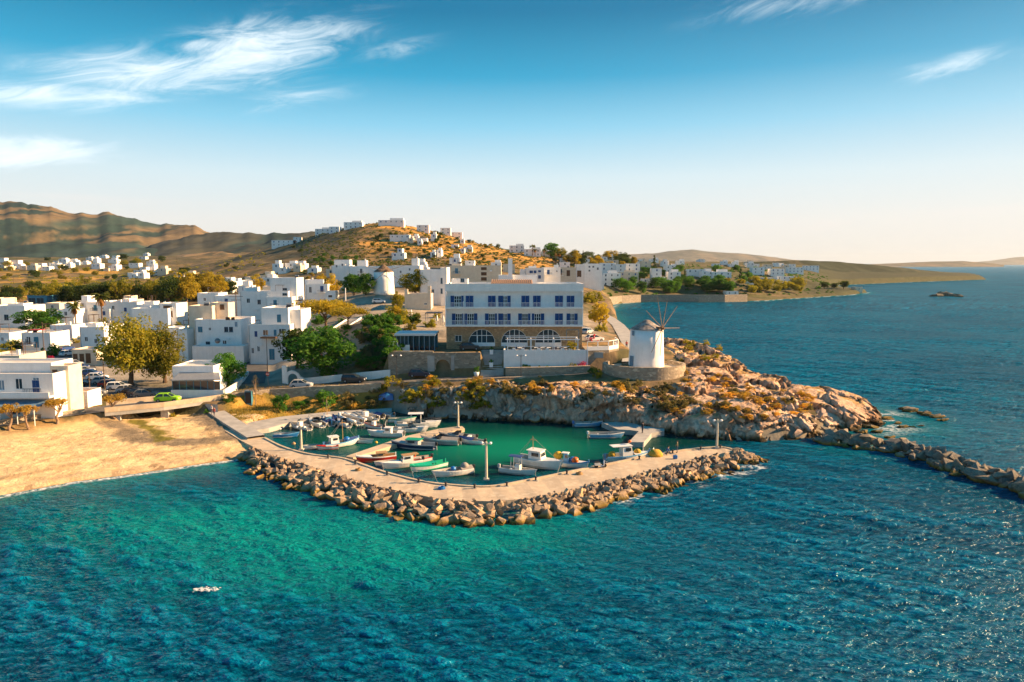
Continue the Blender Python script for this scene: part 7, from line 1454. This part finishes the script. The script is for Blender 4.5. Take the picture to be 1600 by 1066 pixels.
# ------------------------------------------------------------------ people
SKIN = mat('skin', (.45, .26, .17), None, .6); HAIR = mat('hair', (.04, .025, .015), None, .8)
def person(label, loc, face, shirt, pants, pose='stand', h=1.74):
    e = tag(empty('person', loc, R(face), h/1.74), label, 'person'); V = []; E = []; Rd = []
    def v(p, r, par=None):
        V.append(p); Rd.append(r); i = len(V)-1
        if par is not None: E.append((par, i))
        return i
    dz = 0; lean = 0
    if pose == 'crouch': dz = -.52; lean = .32
    pel = v((0, 0, .95+dz), .15); w1 = v((lean*.5, 0, 1.15+dz), .135, pel); ch = v((lean, 0, 1.36+dz), .165, w1); nk = v((lean*1.15, 0, 1.50+dz), .06, ch); hd = v((lean*1.25+.01, 0, 1.60+dz), .085, nk); ht = v((lean*1.25, 0, 1.70+dz), .075, hd); ns = v((lean*1.25+.09, 0, 1.615+dz), .022, hd)
    for s in (-1, 1):
        sh_ = v((lean, s*.18, 1.42+dz), .065, ch); a = (.04, s*.25, 1.14) if pose != 'crouch' else (lean+.22, s*.2, 1.05); b = (.10, s*.25, .90) if pose != 'crouch' else (lean+.30, s*.12, .85)
        if pose == 'hands': b = (.22, s*.10, 1.10)
        el_ = v((a[0], a[1], a[2]+dz), .045, sh_); wr = v((b[0], b[1], b[2]+dz), .034, el_); pm = v((b[0]+.03, b[1], b[2]-.08+dz), .04, wr)
        for k, (dx, dl) in enumerate(((-.03, .07), (-.01, .085), (.01, .08), (.03, .065))): v((b[0]+.04+dx, b[1]+(.0), b[2]-.10-dl+dz), .009, pm)
        v((b[0]+.07, b[1]-s*.03, b[2]-.11+dz), .010, pm)
        if pose == 'crouch': kn = v((.36, s*.13, .50), .075, pel); an = v((.02, s*.12, .10), .05, kn)
        else: st = .10*s if pose == 'walk' else 0.0; hp = v((0, s*.10, .88), .095, pel); kn = v((.03+st, s*.11, .50), .066, hp); an = v((st*1.6, s*.11, .09), .045, kn)
        ft = v(((.15 if pose != 'crouch' else .18)+(st*1.6 if pose != 'crouch' else 0), s*.12, .04), .04, an)
    me = bpy.data.meshes.new('body'); me.from_pydata(V, E, []); o = ob('body', me, e)
    sk = o.modifiers.new('skin', 'SKIN'); sk.use_smooth_shade = True
    for i, q in enumerate(me.skin_vertices[0].data): q.radius = (Rd[i], Rd[i]); q.use_root = (i == 0)
    ss = o.modifiers.new('sub', 'SUBSURF'); ss.levels = 1; ss.render_levels = 1
    m = bpy.data.materials.new('clothed_skin'); m.use_nodes = True; n = NT(m.node_tree); out_ = n.add('ShaderNodeOutputMaterial'); b_ = n.add('ShaderNodeBsdfPrincipled', {'Roughness': .8}); n.l.new(b_.outputs[0], out_.inputs[0])
    z_ = n.add('ShaderNodeSeparateXYZ', {0: n.add('ShaderNodeTexCoord').outputs['Object']}).outputs[2]; w0 = .98+dz
    c = n.mix(n.math('GREATER_THAN', z_, w0), pants, shirt); c = n.mix(n.math('GREATER_THAN', z_, 1.46+dz), c, (.45, .26, .17)); c = n.mix(n.math('LESS_THAN', z_, .08), c, (.03, .03, .03)); n.put(b_.inputs['Base Color'], c); me.materials.append(m)
    prof = [(.02, 1.775+dz), (.07, 1.76+dz), (.098, 1.70+dz), (.10, 1.64+dz), (.085, 1.60+dz)]; MB().lathe(prof, 10, (lean*1.25-.02, 0)).build('hair', HAIR, o, smooth=True)
    return e
person('standing person in dark clothes on the angular landing', P(1004, 677, .8), 200, (.02, .022, .03), (.03, .035, .06))
person('standing person in olive shirt near the breakwater lamp', P(1058, 708, DZ), 170, (.16, .13, .06), (.03, .05, .11), 'hands'); person('crouching person in blue beside the standing one', P(1040, 711, DZ), 10, (.03, .08, .22), (.04, .04, .06), 'crouch')
person('person in a white shirt walking on the footpath', P(331, 648, 1.7), 250, (.55, .5, .48), (.1, .1, .12), 'walk'); person('person in a red top walking on the footpath', P(335, 652, 1.6), 250, (.4, .08, .06), (.08, .07, .1), 'walk'); person('person in red on the road behind the windmill', P(979, 545, 8.7), 90, (.35, .05, .04), (.05, .05, .07), 'walk')
bk = tag(empty('rucksack', P(1055, 717, DZ)), 'blue bag left on the breakwater edge', 'bag'); b_ = MB().box(-.3, .3, -.2, .2, 0, .5).build('bag_body', B_BLUE, bk); bv = b_.modifiers.new('b', 'BEVEL'); bv.width = .12; bv.segments = 3; MB().bar((-.15, 0, .5), (.15, 0, .58), .03, 5).build('handle', DARK, bk)
# ------------------------------------------------------------------ street things
def pole(label, px, py, hpx, arms=(), m=TRUNK, r=.11, name='utility_pole', cat='pole', z=None):
    g = ground(px, py) if z is None else P(px, py, z); s_ = g.y/FPX; h_ = hpx*s_; e = tag(empty(name, g), label, cat); MB().bar((0, 0, -.5), (0, 0, h_), r, 7, r*.7).build('pole', m, e)
    for f, w_ in arms: MB().box(-w_*s_/2, w_*s_/2, -.1, .0, h_*f, h_*f+.12).build('crossarm', m, e)
    return e
pole('tall wooden power pole with crossarms in the white town', 371, 522, 68, ((.97, 9), (.86, 22), (.78, 16)), r=.16); pole('utility pole in the left courtyard', 70, 565, 62, ((.95, 5),)); pole('thin pole near the parked cars at the left', 141, 620, 38); pole('lamp pole among the parked cars', 164, 612, 48); pole('dark pole at the left courtyard gate', 37, 563, 32); pole('tall pole beside the far windmill car park', 529, 464, 28); pole('white post by the far windmill car park', 540, 470, 20, m=WPAINT, r=.2); pole('pole in the field behind the left town', 22, 452, 20, ((.95, 4),)); pole('pale pole before the dark pines', 133, 478, 18, m=PALETR); pole('street sign pole at the alley mouth', 419, 600, 75, m=DARK, r=.08)
pole('telegraph pole on the dark hill slope', 475, 392, 14, ((.9, 4),)); pole('telegraph pole on the plain', 277, 418, 14, ((.9, 4),))
g = P(419.5, 602, 3.7); sg_ = tag(empty('street_sign', g+Vector((0, -.2, 0))), 'round red traffic sign at the alley mouth', 'sign'); MB().bar((0, 0, 0), (0, 0, 2.4), .04, 6).build('post', GREYM, sg_); MB().bar((0, -.03, 2.2), (0, -.06, 2.2), .36, 18).build('disc', CM['red'], sg_); MB().box(-.25, .25, -.075, -.062, 2.15, 2.25).build('white_bar', WPAINT, sg_)
g = ground(388, 632); mb = tag(empty('meter_box', g), 'tall green blue cabinet standing by the roadside wall', 'cabinet'); MB().box(-.6, .6, 0, .8, -.3, 2.4).build('cabinet', TEALP, mb); MB().box(-.66, .66, -.06, .86, 2.403, 2.5).build('lid', GREYM, mb); MB().box(-.5, .5, -.03, -.002, .2, 2.2).build('door', DARK, mb)
for px, l in [(620, 'left road lamp above the cliff'), (814, 'thin twin armed road lamp before the terrace')]:
    g = P(px, 592, 5.3); e = tag(empty('road_lamp', g), l, 'lamp post'); MB().bar((0, 0, 0), (0, 0, 4.6), .06, 6).build('pole', DARK, e)
    for s in (-1, 1): MB().bar((0, 0, 4.3), (s*.8, 0, 4.5), .03, 5).build('arm', DARK, e); MB().lathe([(.02, 4.62), (.2, 4.5), (.22, 4.4), (.02, 4.38)], 8, (s*.8, 0)).build('lamp_head', WPAINT, e)
tp_ = tag(empty('tarpaulin', hground(604, 626)), 'blue tarpaulin lying in the scrub over the quay', 'tarpaulin'); MB().add([(-1.3, -.6, .35), (0, -.8, .75), (1.3, -.5, .4), (1.2, .7, .7), (0, .6, 1.0), (-1.2, .7, .6), (-1.35, -.7, -.4), (0, -.95, -.4), (1.4, -.6, -.4)], [(0, 1, 4, 5), (1, 2, 3, 4), (6, 7, 1, 0), (7, 8, 2, 1)]).build('sheet', B_BLUE, tp_)
sw = tag(empty('sea_wall', (130, 520, 0)), 'long stone sea wall with arches under the bay trees', 'wall'); V = []; F = []; pts = [P(px, py, 0) for px, py in [(944, 477), (970, 473.5), (1000, 471.8), (1050, 471.6), (1090, 472), (1130, 471.8), (1165, 471)]]
for p in pts: V += [(p.x-130, p.y-520-4, -1), (p.x-130, p.y-520-3.5, 5.2), (p.x-130, p.y-520-2.5, 5.2), (p.x-130, p.y-520-2, -1)]
for i in range(len(pts)-1):
    for j in range(3): a = i*4+j; F.append((a, a+1, a+5, a+4))
ob('stone_face', mk('stone_face', V, F, STONE), sw)
# foam floating off the breakwater
fm = P(322, 925, 0); rg = np.random.RandomState(8); V = []; F = []
for i in range(170):
    a_ = rg.uniform(0, 6.28); x, y = .6*math.cos(a_)+rg.normal()*.34, .22*math.sin(a_)+rg.normal()*.12; r_ = rg.uniform(.02, .085); b = len(V); V += [(x+r_*math.cos(k*1.047)*1.5, y+r_*math.sin(k*1.047)*.6, .16+rg.uniform(0, .05)) for k in range(6)]; F.append(tuple(range(b, b+6)))
tag(ob('foam_patch', mk('foam_patch', V, F, mat('foam', (.8, .8, .78), None, .8)), None, (fm.x, fm.y, .05)), 'white foam patch floating alone off the beach', 'foam', kind='stuff')
# ------------------------------------------------------------------ haze
hv = bpy.data.materials.new('haze'); hv.use_nodes = True; n = NT(hv.node_tree); o_ = n.add('ShaderNodeOutputMaterial'); pvn = n.add('ShaderNodeVolumePrincipled', {'Density': 2.2e-5, 'Color': (.72, .84, .95), 'Anisotropy': .15}); n.l.new(pvn.outputs[0], o_.inputs['Volume'])
tag(MB().box(-22000, 22000, -3000, 20000, -8, 262).build('haze', hv), 'thin evening haze over sea and hills', 'haze', kind='stuff')
